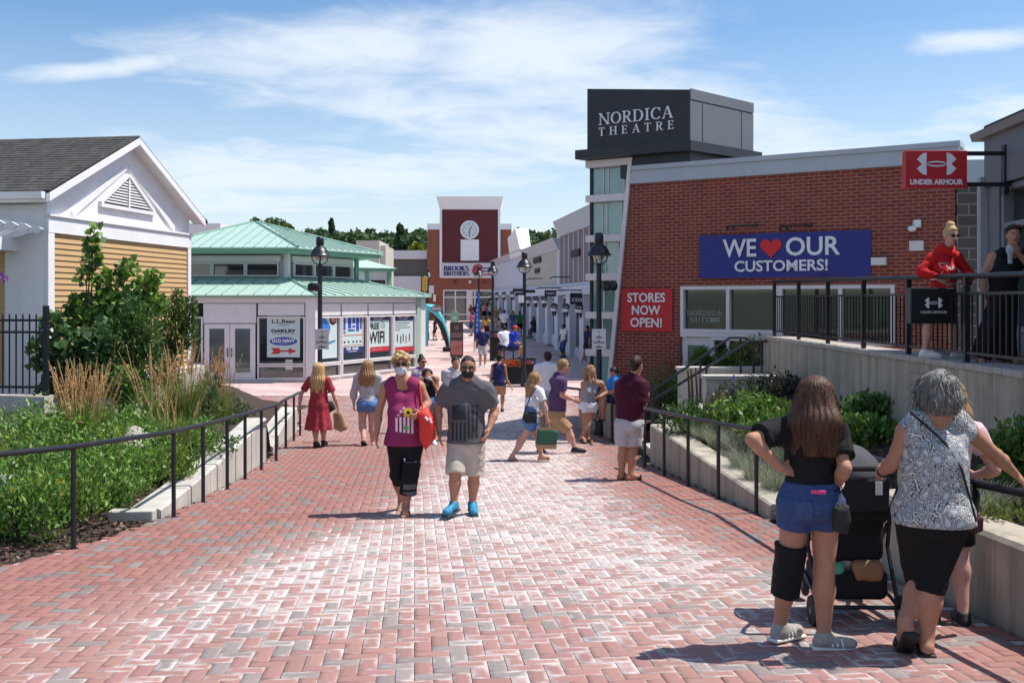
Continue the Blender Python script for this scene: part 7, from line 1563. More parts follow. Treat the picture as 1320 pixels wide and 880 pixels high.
def disc_geo(cx, cy, r, n=14, petals=0):
    vs = [(cx, cy)]+[(cx+r*(1-(.3 if petals and k % 2 else 0))*math.cos(2*math.pi*k/n), cy+r*(1-(.3 if petals and k % 2 else 0))*math.sin(2*math.pi*k/n)) for k in range(n)]; return vs, [(0, 1+k, 1+(k+1) % n) for k in range(n)]
def text_geo2(s, size, cx, cy, bold=.0):
    vs, fs = text_geo(s, size, 0, bold); return [(v.x+cx, v.y+cy) for v in vs], fs
# ---------------------------------------------------------------- the people
C_black = cloth('black_cotton', (.012, .012, .014)); C_blackt = cloth('black_stretch_fabric', (.010, .010, .012), bmp=.1, rough=.7)
C_denim = cloth('blue_denim', (.045, .075, .19), .35, .4, scale=40); C_ldenim = cloth('light_denim', (.10, .20, .42), .25, .4, scale=30)
C_grey = cloth('charcoal_tee', (.115, .108, .120), .12); C_mag = cloth('magenta_jersey', (.26, .030, .105), .12); C_khaki = cloth('stone_cotton', (.50, .44, .38), .08)
C_white = cloth('white_cotton', (.72, .72, .76), .06); C_maroon = cloth('dark_maroon_pique', (.060, .008, .025), .15); C_lgrey = cloth('light_grey_cotton', (.44, .42, .44), .08)
C_rose = cloth('rose_red_dress_cloth', (.33, .038, .055), .15); C_swt = cloth('grey_marl_jersey', (.42, .42, .45), .14, scale=30); C_navy = cloth('navy_cotton', (.022, .028, .10), .15)
C_purple = cloth('purple_tee', (.095, .055, .135), .12); C_tan = cloth('tan_cotton', (.40, .25, .14), .08); C_redh = cloth('red_fleece', (.55, .018, .020), .12)
C_ink = mat('dark_tee_print', (.022, .022, .026), .8, .2, 40); C_wht = mat('white_tee_print', (.74, .72, .74), .7, .05)
def snake_mat():
    m, nt, n, l, b = nodes('snakeskin_print'); tc = n.new('ShaderNodeTexCoord'); v = tc.outputs['Object']; mp = n.new('ShaderNodeMapping'); mp.inputs['Scale'].default_value = (1, 1, .8); l.new(v, mp.inputs[0])
    nz = n.new('ShaderNodeTexNoise'); nz.inputs['Scale'].default_value = 9; l.new(mp.outputs[0], nz.inputs['Vector']); vm = n.new('ShaderNodeVectorMath'); vm.operation = 'MULTIPLY_ADD'; l.new(nz.outputs['Color'], vm.inputs[0]); vm.inputs[1].default_value = (.05, .05, .05); l.new(mp.outputs[0], vm.inputs[2])
    vo = n.new('ShaderNodeTexVoronoi'); vo.inputs['Scale'].default_value = 17; vo.feature = 'DISTANCE_TO_EDGE'; l.new(vm.outputs[0], vo.inputs['Vector'])
    vs = n.new('ShaderNodeTexVoronoi'); vs.inputs['Scale'].default_value = 95; l.new(mp.outputs[0], vs.inputs['Vector'])
    cr = n.new('ShaderNodeValToRGB'); e = cr.color_ramp.elements; e[0].position = 0; e[0].color = (.62, .60, .54, 1); e[1].position = .07; e[1].color = (.60, .58, .52, 1)
    for p, c in ((.11, (.03, .03, .04, 1)), (.17, (.10, .11, .14, 1)), (.24, (.50, .50, .50, 1)), (.36, (.14, .17, .23, 1)), (.55, (.55, .56, .56, 1))): q = e.new(p); q.color = c
    big = ntex(n, l, v, 5, 4); k = mathn(n, l, 'ADD', mathn(n, l, 'MULTIPLY', vo.outputs[0], 1.5), mathn(n, l, 'MULTIPLY', mathn(n, l, 'SUBTRACT', big, .5), .25)); k = mathn(n, l, 'ADD', k, mathn(n, l, 'MULTIPLY', mathn(n, l, 'SUBTRACT', vs.outputs[0], .4), .22)); l.new(k, cr.inputs[0])
    l.new(cr.outputs[0], b.inputs['Base Color']); b.inputs['Roughness'].default_value = .75; return m
C_snake = snake_mat()
def stripe_mat(name, c1, c2, per, axis=2):
    m, nt, n, l, b = nodes(name); tc = n.new('ShaderNodeTexCoord'); s = n.new('ShaderNodeSeparateXYZ'); l.new(tc.outputs['Object'], s.inputs[0]); k = mathn(n, l, 'LESS_THAN', mathn(n, l, 'FRACT', mathn(n, l, 'MULTIPLY', s.outputs[axis], 1/per)), .5); l.new(mixc(n, l, k, c1, c2), b.inputs['Base Color']); b.inputs['Roughness'].default_value = .85; return m
M_shoeg = mat('grey_knit_shoe', (.33, .31, .28), .85, .15, 30); M_aqua = mat('aqua_running_shoe', (.02, .23, .40), .7, .5, 30, bmp=.4, bsc=120); M_bsand = mat('black_sandal_rubber', (.014, .013, .013), .6, .2, 20); M_wsole = mat('white_sole', (.65, .63, .60), .7, .05); M_wshoe = mat('white_shoe', (.7, .7, .72), .6, .05)
M_maskw = mat('pale_mask_cloth', (.55, .60, .66), .8, .2, 60); M_maskb = mat('black_mask_cloth', (.014, .015, .018), .8, .2, 30)

# --- girl with her hands on her hips --------------------------------------------------
def girl_extra(K):
    s = K['s']; d = K['d']; o = K['out']['shorts']; n = Vector((0, -1, 0))
    print_on(K, o, 'pocket', grid_geo(-.055, .052, -.07, .035, 12, 12), Vector(K['hipc'])+Vector((.082, 0, -.035)), (1, 0, 0), (0, 0, 1), cloth('denim_pocket', (.055, .085, .21), .3, .4, scale=40), .007, (0, -1, 0))
    print_on(K, o, 'pocket', grid_geo(-.05, .055, -.07, .035, 12, 12), Vector(K['hipc'])+Vector((-.085, 0, -.035)), (1, 0, 0), (0, 0, 1), cloth('denim_pocket', (.055, .085, .21), .3, .4, scale=40), .007, (0, -1, 0))
    mb = MB(); p = A_(P(1055, 634, d-.17))-K['base']; mb.box(p, (.085, .012, .022), Matrix.Rotation(R(4), 4, 'Y'), bev=.004); mb.build('phone', mat('hot_pink_case', (.75, .05, .22), .4, .05), K['root'], world=False)
    mb = MB(); w = Vector(K['wrR']); e = Vector(K['elR']); dv = (w-e).normalized()
    for k in range(2): c = w-dv*(.012+.022*k); u = dv.orthogonal().normalized(); q = dv.cross(u); mb.tube([c+(u*math.cos(a*.524)+q*math.sin(a*.524))*.036 for a in range(13)], .004, 5)
    mb.build('bracelet', mat('pale_bead_bracelet', (.55, .40, .42), .5, .3, 60), K['root'], world=False, smooth=True)
    mb = MB(); p = K['knL']+A_((.035, -.085, .09)); mb.box(p, (.02, .004, .035), Matrix.Rotation(R(-15), 4, 'Y')); mb.build('tag', M_white, K['out']['brace'], world=False)
girl = person('girl with long brown hair, black tee, denim shorts and black knee brace, hands on hips', (1040, 836), 480, 168, sex='f', bw=1.02, lw=1.08, skin='tan', v=.0075, hyaw=150, hpitch=6, hroll=-4,
    J=dict(neck=(1047, 536, .0), head=(1053, 511, .02), shL=(1001, 556, .02), shR=(1078, 560, .0), elL=(969, 566, -.10), wrL=(1006, 602, -.06), elR=(1089, 603, -.14), wrR=(1078, 626, -.02), hip=(1045, 641), hpL=(1026, 652), hpR=(1064, 652), knL=(1016, 735, .04), knR=(1062, 735, .0), anL=(1005, 806, .10), anR=(1062, 817, -.02)),
    clothes=[dict(t='top', m=C_black, hem=630, sleeve=.66, e=.014, se=.012, fold=.0034), dict(t='shorts', m=C_denim, hem=680, e=.008, le=.008, waist=620, fold=.0018), dict(t='brace', m=C_blackt, q='L', e=.012, a=.40, b=.42)],
    hair=('long', H_brown, dict(to=580, vol=.008, w=.108, spread=.052, back=.09, shift=.02, amp=.0032, nf=34, wave=1.2, tufts=420, tl=.24, v=.007, curlr=.0015)), shoes=('shoe', M_shoeg, M_wsole, M_wtext), footyaw=dict(L=125, R=95), hdir=dict(L=(-.8, .5, -.3), R=(-.3, .6, .4)), curl=(.5, .5), extra=girl_extra)
# --- grey-haired woman -----------------------------------------------------------------
def grey_extra(K):
    d = K['d']; mb = MB(); pts = [(1174, 531, -.135), (1200, 550, -.155), (1222, 572, -.150), (1240, 605, -.14), (1252, 640, -.13), (1255, 670, -.10)]; pts = [A_(P(x, y, d+dy))-K['base'] for x, y, dy in pts]
    bv = bvh_of(K['out']['tank']); pts2 = []
    for p in pts:
        h = bv.ray_cast(Vector((p[0], -1, p[2])), Vector((0, 1, 0)), 2); pts2.append(Vector((p[0], (h[0].y-.006) if h[0] is not None else p[1], p[2])))
    mb.tube(pts2, .007, 6); mb.build('bag_strap', M_blackmat, K['root'], world=False, smooth=True)
greyw = person('grey-haired woman in snakeskin-print blouse and black capris, one arm stretched to the rail', (1193, 845), 474, 163, sex='f', bw=1.18, lw=1.14, skin='tan', v=.0075, hyaw=150, hpitch=10,
    J=dict(hip=(1203, 662), neck=(1207, 530, .0), head=(1210, 506, .03), shL=(1168, 556, .0), shR=(1246, 553, .06), elL=(1150, 596, .06), wrL=(1136, 609, .24), elR=(1284, 587, .22), wrR=(1307, 609, .42), hpL=(1182, 672), hpR=(1224, 672), knL=(1186, 752, .16), knR=(1200, 752, .02), anL=(1167, 799, .02), anR=(1194, 822, .0)),
    clothes=[dict(t='tank', m=C_snake, hem=674, e=.020, strap=.034, so=.86, neckd=.05, armhole=0, flare=.012, fold=.0035, name='blouse'), dict(t='pants', m=C_black, hem=762, e=.010, le=.004, waist=640)],
    hair=('bob', H_grey, dict(to=530, vol=.010, w=.082, spread=.022, back=.02, amp=.004, nf=15, wave=5, wavy=.006, tufts=520, tl=.09, messy=.25, curlr=.006, v=.008, crown=.8)), shoes=('slide', M_bsand, .020), footyaw=dict(L=178, R=165), heel=dict(L=58), hdir=dict(R=(-.6, .5, -.6), L=(.2, .9, -.2)), curl=(.7, .25), acc=[('watch', 'L', M_blackmat)], extra=grey_extra)
person('blonde girl in a pale pink top mostly hidden behind the grey-haired woman', (1222, 806), 490, 170, sex='f', bw=.95, skin='pink', v=.009, J=dict(shR=(1256, 558, .0), elR=(1282, 606, .02), wrR=(1258, 612, .14)),
    clothes=[dict(t='top', m=cloth('pale_pink_cotton', (.66, .45, .48)), hem=655, sleeve=.45), dict(t='shorts', m=C_blackt, hem=700)], hair=('long', H_dblond, dict(to=560, amp=.004, spread=.03)), shoes=('shoe', M_blackmat))
# --- couple walking towards us ----------------------------------------------------------
def mag_extra(K):
    o = K['out']['tank']; c = Vector(K['chest'])+Vector((0, 0, -.05)); r, u = Vector(K['Rb'][:, 0]), Vector((0, 0, 1)); nrm = Vector(K['Rb'][:, 1])
    pr = lambda nm, g, m, off: print_on(K, o, nm, g, c, tuple(r), tuple(u), m, off, tuple(nrm))
    pr('popcorn_box_print', merge_geo([grid_geo(-.10+.042*i, -.078+.042*i, -.15-.006*i, .0+.01*math.sin(i), 1, 6) for i in range(5)]), C_wht, .003); pr('sunflower_print', disc_geo(.035, .055, .060, 24, 1), mat('yellow_petal', (.80, .55, .03), .7, .1), .006)
    pr('sunflower_centre', disc_geo(.035, .055, .020, 10), C_ink, .008); pr('leaf_print', disc_geo(.012, -.11, .032, 10, 1), mat('green_print', (.10, .35, .05), .7, .1), .006); pr('popcorn_print', merge_geo([disc_geo(-.07+.03*i, .03+.035*i, .022, 8, 1) for i in range(3)]), mat('pink_print', (.60, .30, .50), .7, .1), .0045)
    b = K['out']['brace']; 
    for z0_, z1_, m in ((.085, .12, M_wtext), (-.20, -.145, C_grey), (-.27, -.225, C_grey)): print_on(K, b, 'brace_strap', grid_geo(-.07, .07, z0_, z1_, 10, 2), Vector(K['knL'])+Vector((0, 0, .06)), (1, 0, 0), (0, 0, 1), m, .004, (0, -1, 0))
mag = person('blonde woman in sunglasses, pale mask and magenta tank top, wearing a black knee brace', (520, 663), 450, 6, sex='f', bw=1.07, lw=1.0, skin='tan', v=.009, J=dict(head=(517, 470, -.03), neck=(518, 490, .0), hip=(522, 567), shL=(541, 498, .0), shR=(497, 498, .0), elL=(552, 520, .0), wrL=(541, 531, -.17), elR=(488, 532, .06), wrR=(486, 558, -.02), hpL=(534, 574), hpR=(511, 574), knL=(529, 612, -.10), anL=(523, 652, -.10), knR=(512, 612, .04), anR=(518, 643, .30)),
    clothes=[dict(t='tank', m=C_mag, hem=573, e=.018, strap=.026, so=.78, flare=.012, fold=.0036), dict(t='pants', m=C_blackt, hem=626, e=.006, le=.004, tight=1, fold=.001, name='leggings'), dict(t='brace', m=C_black, q='L', e=.016, a=.42, b=.62, fold=0)],
    hair=('curly', H_blond, dict(vol=.022)), shoes=('slide', mat('brown_flip_flop', (.05, .03, .02), .6), .012), acc=['sunglasses', ('mask', M_maskw)], footyaw=dict(L=4, R=-4), heel=dict(R=38), curl=(.9, .35), extra=mag_extra)
def man_extra(K):
    o = K['out']['top']; c = Vector(K['chest'])+Vector((-.02, 0, -.05)); pr = lambda nm, g, m, off: print_on(K, o, nm, g, c, (1, 0, 0), (0, 0, 1), m, off, (0, -1, 0))
    pr('flag_star_field', grid_geo(-.13, .02, .02, .17, 5, 5), C_ink, .004); pr('flag_stripe', merge_geo([grid_geo(-.13+.043*i, -.108+.043*i, -.24, .0 if i < 4 else .17, 1, 6) for i in range(7)]), C_ink, .004)
    sh = K['out']['shorts']
    for sg in (-1, 1): print_on(K, sh, 'cargo_pocket', grid_geo(-.05, .05, -.09, .07, 4, 4), Vector(K['knL' if sg > 0 else 'knR'])+Vector((sg*.05, 0, .20)), (1, 0, 0), (0, 0, 1), cloth('stone_pocket', (.44, .385, .33), .08), .008, (sg*.5, -.85, 0))
man = person('man in a charcoal flag tee, stone cargo shorts, black face mask and aqua running shoes', (597, 664), 449, 2, sex='m', bw=1.0, lw=.97, skin='tan', v=.0085, J=dict(head=(603, 474, -.05), neck=(603, 491, .0), hip=(601, 573), shL=(625, 503, .0), shR=(580, 502, .0), elL=(638, 529, .05), wrL=(630, 553, -.10), elR=(564, 526, .06), wrR=(566, 555, -.02), knR=(587, 612, -.14), anR=(585, 648, -.18), knL=(611, 612, .0), anL=(609, 648, .05)),
    clothes=[dict(t='top', m=C_grey, hem=570, sleeve=.72, e=.014, se=.008, flare=.006, fold=.0036), dict(t='shorts', m=C_khaki, waist=553, hem=611, e=.012, le=.024, fL=.98, fR=.96, fold=.0036)],
    hair=('short', H_dark, dict(vol=.002, amp=.001)), shoes=('shoe', M_aqua, mat('dark_sole', (.02, .03, .04), .7), M_blackmat), acc=['glasses', ('mask', M_maskb)], footyaw=dict(R=-22, L=8), curl=(.45, .4), extra=man_extra)
# --- pair walking away on the left -------------------------------------------------------
person('woman with long blonde hair in a rose red dress walking away', (412, 577), 465, 176, sex='f', bw=1.08, skin='pink', v=.011, J=dict(hip=(411, 520), elL=(388, 508, .0), wrL=(386, 524, .02), elR=(431, 510, .0), wrR=(436, 526, .04), anL=(407, 570, -.12), anR=(417, 568, .12), knL=(407, 550, .0), knR=(417, 549, .08)), clothes=[dict(t='dress', m=C_rose, hem=553, sleeve=.72, hr=.27)], hair=('long', H_blond, dict(to=505, w=.10, amp=.006, spread=.04, tufts=120, tl=.2)), shoes=('shoe', M_blackmat, M_blackmat), face=False, heel=dict(R=0))
person('woman with long brown hair, grey top and light denim shorts walking away', (474, 574), 457, 178, sex='f', bw=1.05, lw=1.15, skin='pink', v=.011, J=dict(shL=(461, 486), shR=(487, 486), elL=(456, 506, .02), wrL=(456, 519, .06), elR=(490, 505, .05), wrR=(488, 516, .22), hip=(474, 519), knL=(467, 545, .02), anL=(469, 564, -.22), knR=(480, 548, .02), anR=(481, 569, .06)), clothes=[dict(t='top', m=C_swt, hem=516, sleeve=1.55, e=.018), dict(t='shorts', m=C_ldenim, hem=530, e=.008)], hair=('long', H_dblond, dict(to=497, w=.11, amp=.006, spread=.04, tufts=120, tl=.2)), shoes=('slide', M_bsand, .014), heel=dict(L=40), face=False)
person('young woman in sunglasses and a purple striped top walking behind the blonde woman', (543, 559), None, 40, d=21.4, H=1.64, zf=zg(21.4), skin='tan', v=.014, clothes=[dict(t='top', m=stripe_mat('purple_white_stripe', (.25, .12, .35), (.6, .58, .62), .16), hem=513, sleeve=.5), dict(t='shorts', m=C_blackt, hem=525)], hair=('bun', H_dark, {}), acc=['sunglasses'], shoes=('shoe', M_wshoe))
person('girl in a black tank top and face mask raising a hand to her cheek', (553, 573), None, 15, d=19.2, H=1.58, zf=zg(19.2), skin='tan', v=.011, J=dict(head=(551, 483, 0), elL=(565, 507, .0), wrL=(559, 494, -.12)), clothes=[dict(t='tank', m=C_black, hem=512, e=.010, strap=.014, so=.5), dict(t='shorts', m=C_ldenim, hem=527)], hair=('long', H_dark, dict(to=507, front=1, amp=.006, spread=.05)), acc=[('mask', M_maskw)], shoes=('shoe', M_wshoe), curl=(.8, .3))
person('person in a grey shirt half hidden behind the man in the charcoal tee', (587, 568), None, 20, d=20.0, H=1.68, zf=zg(20), sex='m', skin='tan', v=.014, clothes=[dict(t='top', m=C_lgrey, hem=522, sleeve=.6), dict(t='shorts', m=C_navy, hem=540)], hair=('short', H_dark, {}), shoes=('shoe', M_blackmat))
# --- walkers in the middle ---------------------------------------------------------------
person('woman in a navy tank top and tan shorts with a dark bun walking away', (643, 531), 457, 176, sex='f', bw=1.1, skin='tan', v=.013, J=dict(wrR=(658, 497, .05), elR=(653, 489, .0)), clothes=[dict(t='tank', m=C_navy, hem=497, e=.018, strap=.03, so=.7, flare=.01), dict(t='shorts', m=C_tan, hem=508, e=.016)], hair=('bun', H_black, dict(bu=.06, bb=.09)), shoes=('shoe', M_blackmat, M_blackmat), face=False)
person('man in a navy shirt, grey shorts and pale mask walking towards us', (622, 473), 421, 8, sex='m', bw=1.05, skin='tan', v=.02, clothes=[dict(t='top', m=C_navy, hem=446, sleeve=.6), dict(t='shorts', m=C_lgrey, hem=457)], hair=('short', H_black, {}), acc=[('mask', M_maskw)], shoes=('shoe', M_wshoe))
GT = dict(head=(691, 488, .0), neck=(689, 499), hip=(684, 540), shR=(696, 505, -.08), shL=(683, 504, .1), elR=(703, 524, -.14), wrR=(705, 540, -.14), elL=(680, 520, .2), wrL=(692, 530, .3), hpR=(686, 544, -.06), hpL=(683, 544, .08), knL=(694, 566, .10), anL=(698, 587, .10), knR=(674, 566, -.05), anR=(660, 588, -.08))
person('girl in a white tee and denim shorts striding right with a green shopping bag', (680, 594), 478, 100, sex='f', bw=.98, skin='pink', v=.010, J=GT, hyaw=105, clothes=[dict(t='top', m=C_white, hem=527, sleeve=.6, e=.012), dict(t='shorts', m=C_ldenim, hem=548, waist=520, e=.012, le=.012, fL=.42, fR=.42)], hair=('long', H_dblond, dict(to=511, back=.10, w=.085, spread=.01, amp=.005)), shoes=('sandal', M_bsand, .012), heel=dict(R=30), curl=(.9, .9), footyaw=dict(L=95, R=95))
PT = dict(head=(727, 472, -.02), neck=(719, 486), hip=(718, 533), shR=(723, 492, -.17), shL=(716, 491, .18), elR=(725, 509, -.20), wrR=(739, 515, -.12), elL=(722, 510, .2), wrL=(738, 514, .18), hpR=(720, 540, -.09), hpL=(717, 540, .09), knR=(733, 555, -.10), anR=(741, 577, -.10), knL=(712, 558, .10), anL=(697, 577, .10))
person('man in a purple tee, tan shorts and sunglasses striding right', (720, 584), 460, 96, sex='m', bw=1.16, lw=1.05, skin='pink', v=.010, J=PT, clothes=[dict(t='top', m=C_purple, hem=529, sleeve=.72, e=.014, se=.010, fold=.0036), dict(t='shorts', m=C_tan, hem=553, e=.016, le=.02, fL=.9, fR=.9, waist=526)], hair=('short', H_dblond, dict(vol=.012)), acc=['sunglasses'], shoes=('shoe', M_blackmat, M_wsole), heel=dict(L=35), footyaw=dict(L=92, R=92), curl=(.6, .6))
person('man in a printed white tee seen from behind, walking away past the litter bin', (706, 562), None, 178, d=21.0, H=1.76, zf=zg(21), sex='m', skin='tan', v=.013, clothes=[dict(t='top', m=C_white, hem=512, sleeve=.65), dict(t='shorts', m=C_lgrey, hem=533)], hair=('short', H_dark, {}), shoes=('shoe', M_blackmat), face=False)
# --- on and beside the right wall ------------------------------------------------------
person('woman in a grey-and-white tank top and white shorts leaning against the wall', (752, 571), 466, 20, sex='f', bw=1.12, lw=1.05, skin='tan', v=.010, hyaw=35, hpitch=-8, hroll=-6, J=dict(head=(762, 478, 0), neck=(763, 491), hip=(759, 523, .05), shL=(775, 494, .02), shR=(752, 495, .0), elL=(781, 506, .1), wrL=(773, 511, -.08), elR=(750, 513, .05), wrR=(748, 526, .0), knL=(757, 548, -.05), anL=(750, 563, -.08), knR=(755, 549, .05), anR=(758, 564, .12)), clothes=[dict(t='tank', m=stripe_mat('grey_white_stripe', (.16, .17, .22), (.36, .36, .40), .02), hem=523, e=.012, strap=.018, so=.6), dict(t='shorts', m=C_white, hem=531, e=.012)], hair=('long', H_dblond, dict(to=494, front=1, amp=.005)), shoes=('slide', M_bsand, .012))
person('boy in a bright blue tee sitting on the concrete wall with a knee drawn forward', (792, 572), None, -55, d=19.9, H=1.45, zf=zg(19.9)+.0, sex='m', bw=.92, skin='tan', v=.010, hyaw=-60, hpitch=25, J=dict(hip=(793, 512, .05), chest=(793, 496, .03), neck=(794, 488, .0), head=(791, 480, -.02), shL=(789, 494, .16), shR=(796, 494, -.16), elR=(789, 506, -.2), wrR=(782, 505, -.15), elL=(785, 505, .1), wrL=(780, 506, .0), hpL=(789, 513, .08), hpR=(791, 514, -.08), knL=(776, 512, .05), anL=(774, 535, .05), knR=(779, 513, -.12), anR=(777, 537, -.10)), clothes=[dict(t='top', m=cloth('bright_blue_tee', (.03, .22, .62)), hem=512, sleeve=.65), dict(t='shorts', m=C_navy, hem=520, waist=507, fL=.8, fR=.8, e=.012)], hair=('short', H_black, dict(vol=.012)), shoes=('slide', M_bsand, .012), footyaw=dict(L=-60, R=-60))
person('man in a dark maroon polo and pale grey shorts standing with his back turned', (807, 619), 455, 152, sex='m', bw=1.04, lw=1.05, skin='tan', v=.009, hyaw=140, J=dict(head=(821, 470, .0), neck=(817, 488), hip=(812, 543), shL=(803, 496, .0), shR=(826, 497, -.02), elR=(827, 524, -.06), wrR=(834, 511, .20), elL=(802, 520, .12), wrL=(816, 510, .30), hpL=(804, 548), hpR=(818, 548), knL=(803, 580, .0), anL=(801, 610, .0), knR=(816, 581, .0), anR=(813, 611, -.06)), clothes=[dict(t='top', m=C_maroon, hem=542, sleeve=.78, e=.016, se=.014, collar=1, name='polo_shirt'), dict(t='shorts', m=C_lgrey, hem=574, e=.018, le=.018, waist=535)], hair=('short', H_dark, dict(vol=.006)), shoes=('slide', mat('brown_leather_sandal', (.06, .03, .02), .6), .012), footyaw=dict(L=130, R=115), curl=(.8, .8), face=False)
# --- up on the walkway -------------------------------------------------------------------
def hood_extra(K):
    o = K['out']['top']; c = Vector(K['chest'])+Vector((0, 0, -.015)); r = tuple(K['Rb'][:, 0]); n = tuple(K['Rb'][:, 1])
    g = merge_geo([text_geo2('SEA', .075, 0, .05), text_geo2('SIDE', .075, 0, -.05), grid_geo(-.115, -.110, -.10, .105, 1, 4), grid_geo(-.11, .0, .10, .105, 4, 1), grid_geo(-.09, .09, -.135, -.128, 4, 1), grid_geo(-.06, .06, -.155, -.148, 4, 1)]); print_on(K, o, 'hoodie_lettering', g, c, r, (0, 0, 1), C_wht, .004, n)
person('woman with blonde bun and glasses in a red hoodie holding a bag behind the railing', (1212, 461), None, 20, d=11.5, zf=2.19, H=1.57, sex='f', bw=1.0, lw=.92, skin='pink', v=.009, hyaw=8, hpitch=8, J=dict(head=(1226, 304, -.04), neck=(1220, 321), hip=(1214, 380), shL=(1234, 334, .05), shR=(1202, 333, -.02), elR=(1188, 350, -.05), wrR=(1207, 358, -.16), elL=(1250, 354, .05), wrL=(1245, 367, -.14), anL=(1231, 455, .05), knL=(1229, 420, .0), anR=(1192, 452, -.05), knR=(1198, 418, -.05)), clothes=[dict(t='top', m=C_redh, hem=384, sleeve=1.95, e=.016, se=.004, hood=1, fold=.005, name='hoodie'), dict(t='shorts', m=C_navy, hem=392, e=.014)], hair=('bun', H_blond, dict(vol=.010, amp=.002, bu=.105)), acc=['glasses'], shoes=('shoe', M_wshoe), footyaw=dict(L=100, R=60), extra=hood_extra, curl=(.9, .9))
person('woman in black tank top and trousers holding a mask to her chin behind the railing', (1284, 471), None, 30, d=10.7, zf=2.19, H=1.53, sex='f', bw=1.22, lw=1.1, skin='tan', v=.009, hyaw=-12, hpitch=6, J=dict(head=(1306, 303, -.02), neck=(1305, 322), hip=(1292, 385), shL=(1328, 333, .05), shR=(1279, 332, .0), elR=(1266, 358, .02), wrR=(1268, 385, -.02), elL=(1334, 352, -.1), wrL=(1311, 325, -.22), anL=(1297, 462, .05), anR=(1264, 460, -.05), knL=(1296, 425, .0), knR=(1276, 425, -.1)), clothes=[dict(t='tank', m=C_black, hem=402, e=.016, strap=.03, so=.74), dict(t='pants', m=C_blackt, hem=462, e=.014, le=.03, flare=.02)], hair=('pony', H_dark, {}), acc=['headglasses'], shoes=('slide', M_bsand, .012), footyaw=dict(L=20, R=-20), curl=(.6, .3), hdir=dict(L=(-.5, .1, .8)))
# --- down the street ---------------------------------------------------------------------
person('man in a white tee and denim shorts walking past the white store fronts', (727, 461), 418, -60, sex='m', skin='dark', v=.022, J=dict(wrR=(717, 446, 0)), clothes=[dict(t='top', m=C_white, hem=441, sleeve=.6), dict(t='shorts', m=C_denim, hem=452)], hair=('short', H_black, dict(vol=.02)), shoes=('shoe', M_blackmat), hands=False)
person('person in dark shorts and white shoes stepping out beyond the glass strip', (757, 470), None, -70, d=44.3, zf=zg(44.3), H=1.7, sex='m', skin='tan', v=.022, J=dict(anL=(749, 468, 0), knL=(754, 455, 0)), clothes=[dict(t='top', m=C_navy, hem=442, sleeve=.6), dict(t='shorts', m=C_blackt, hem=450)], hair=('short', H_black, {}), shoes=('shoe', M_wshoe), hands=False)
def seated(label, px, py, d, top_m, yaw, capm=None, skin='tan', hair=H_black):
    k = d/F; q = lambda dx, dy, dz=0: (px+dx/k, py-dy/k, dz); y = R(yaw); fx, fy = math.sin(y), -math.cos(y)
    J = dict(hip=q(0, .50), hpL=q(.08*math.cos(y), .48, .08*math.sin(y)), hpR=q(-.08*math.cos(y), .48, -.08*math.sin(y)), knL=q(.42*fx+.08*math.cos(y), .48, .42*fy), knR=q(.42*fx-.08*math.cos(y), .48, .42*fy), anL=q(.42*fx+.1, .09, .42*fy), anR=q(.42*fx-.1, .09, .42*fy), wrL=q(.30*fx+.06, .62, .30*fy), wrR=q(.30*fx-.06, .62, .30*fy))
    person(label, (px, py), None, yaw, d=d, H=1.72, zf=CZ-(py-HY)/F*d, sex='m', skin=skin, v=.020, J=J, lean=12, clothes=[dict(t='top', m=top_m, hem=py-.42/k, sleeve=.6), dict(t='shorts', m=C_navy, hem=py-.3/k, waist=py-.58/k, fL=.9, fR=.9)], hair=('short', hair, {}), shoes=('shoe', M_blackmat), acc=[('cap', capm)] if capm else [], hands=False)
    x0 = (px-CX)/F*d; z = CZ-(py-HY)/F*d; r = empty('bench', (x0, d+.05, z), 'dark bench under the %s' % label.split(' sitting')[0], 'bench'); mb = MB(); mb.box((x0, d+.05, z+.40), (.75, .45, .05)); mb.build('seat', M_blackmat, r)
    for sx in (-1, 1): mb = MB(); mb.box((x0+sx*.3, d+.05, z+.19), (.05, .4, .38)); mb.build('leg', M_black, r)
seated('man in a royal blue shirt and red cap sitting behind the flower box', 660, 464, 37.5, cloth('royal_blue', (.02, .05, .42)), 60, mat('red_cap', (.6, .03, .02), .7)); seated('person in a white top sitting behind the flower box', 651.5, 463, 38.2, C_white, -150)
seated('person in dark clothes sitting by the store fronts', 690, 436, 60, C_black, -50, skin='dark')
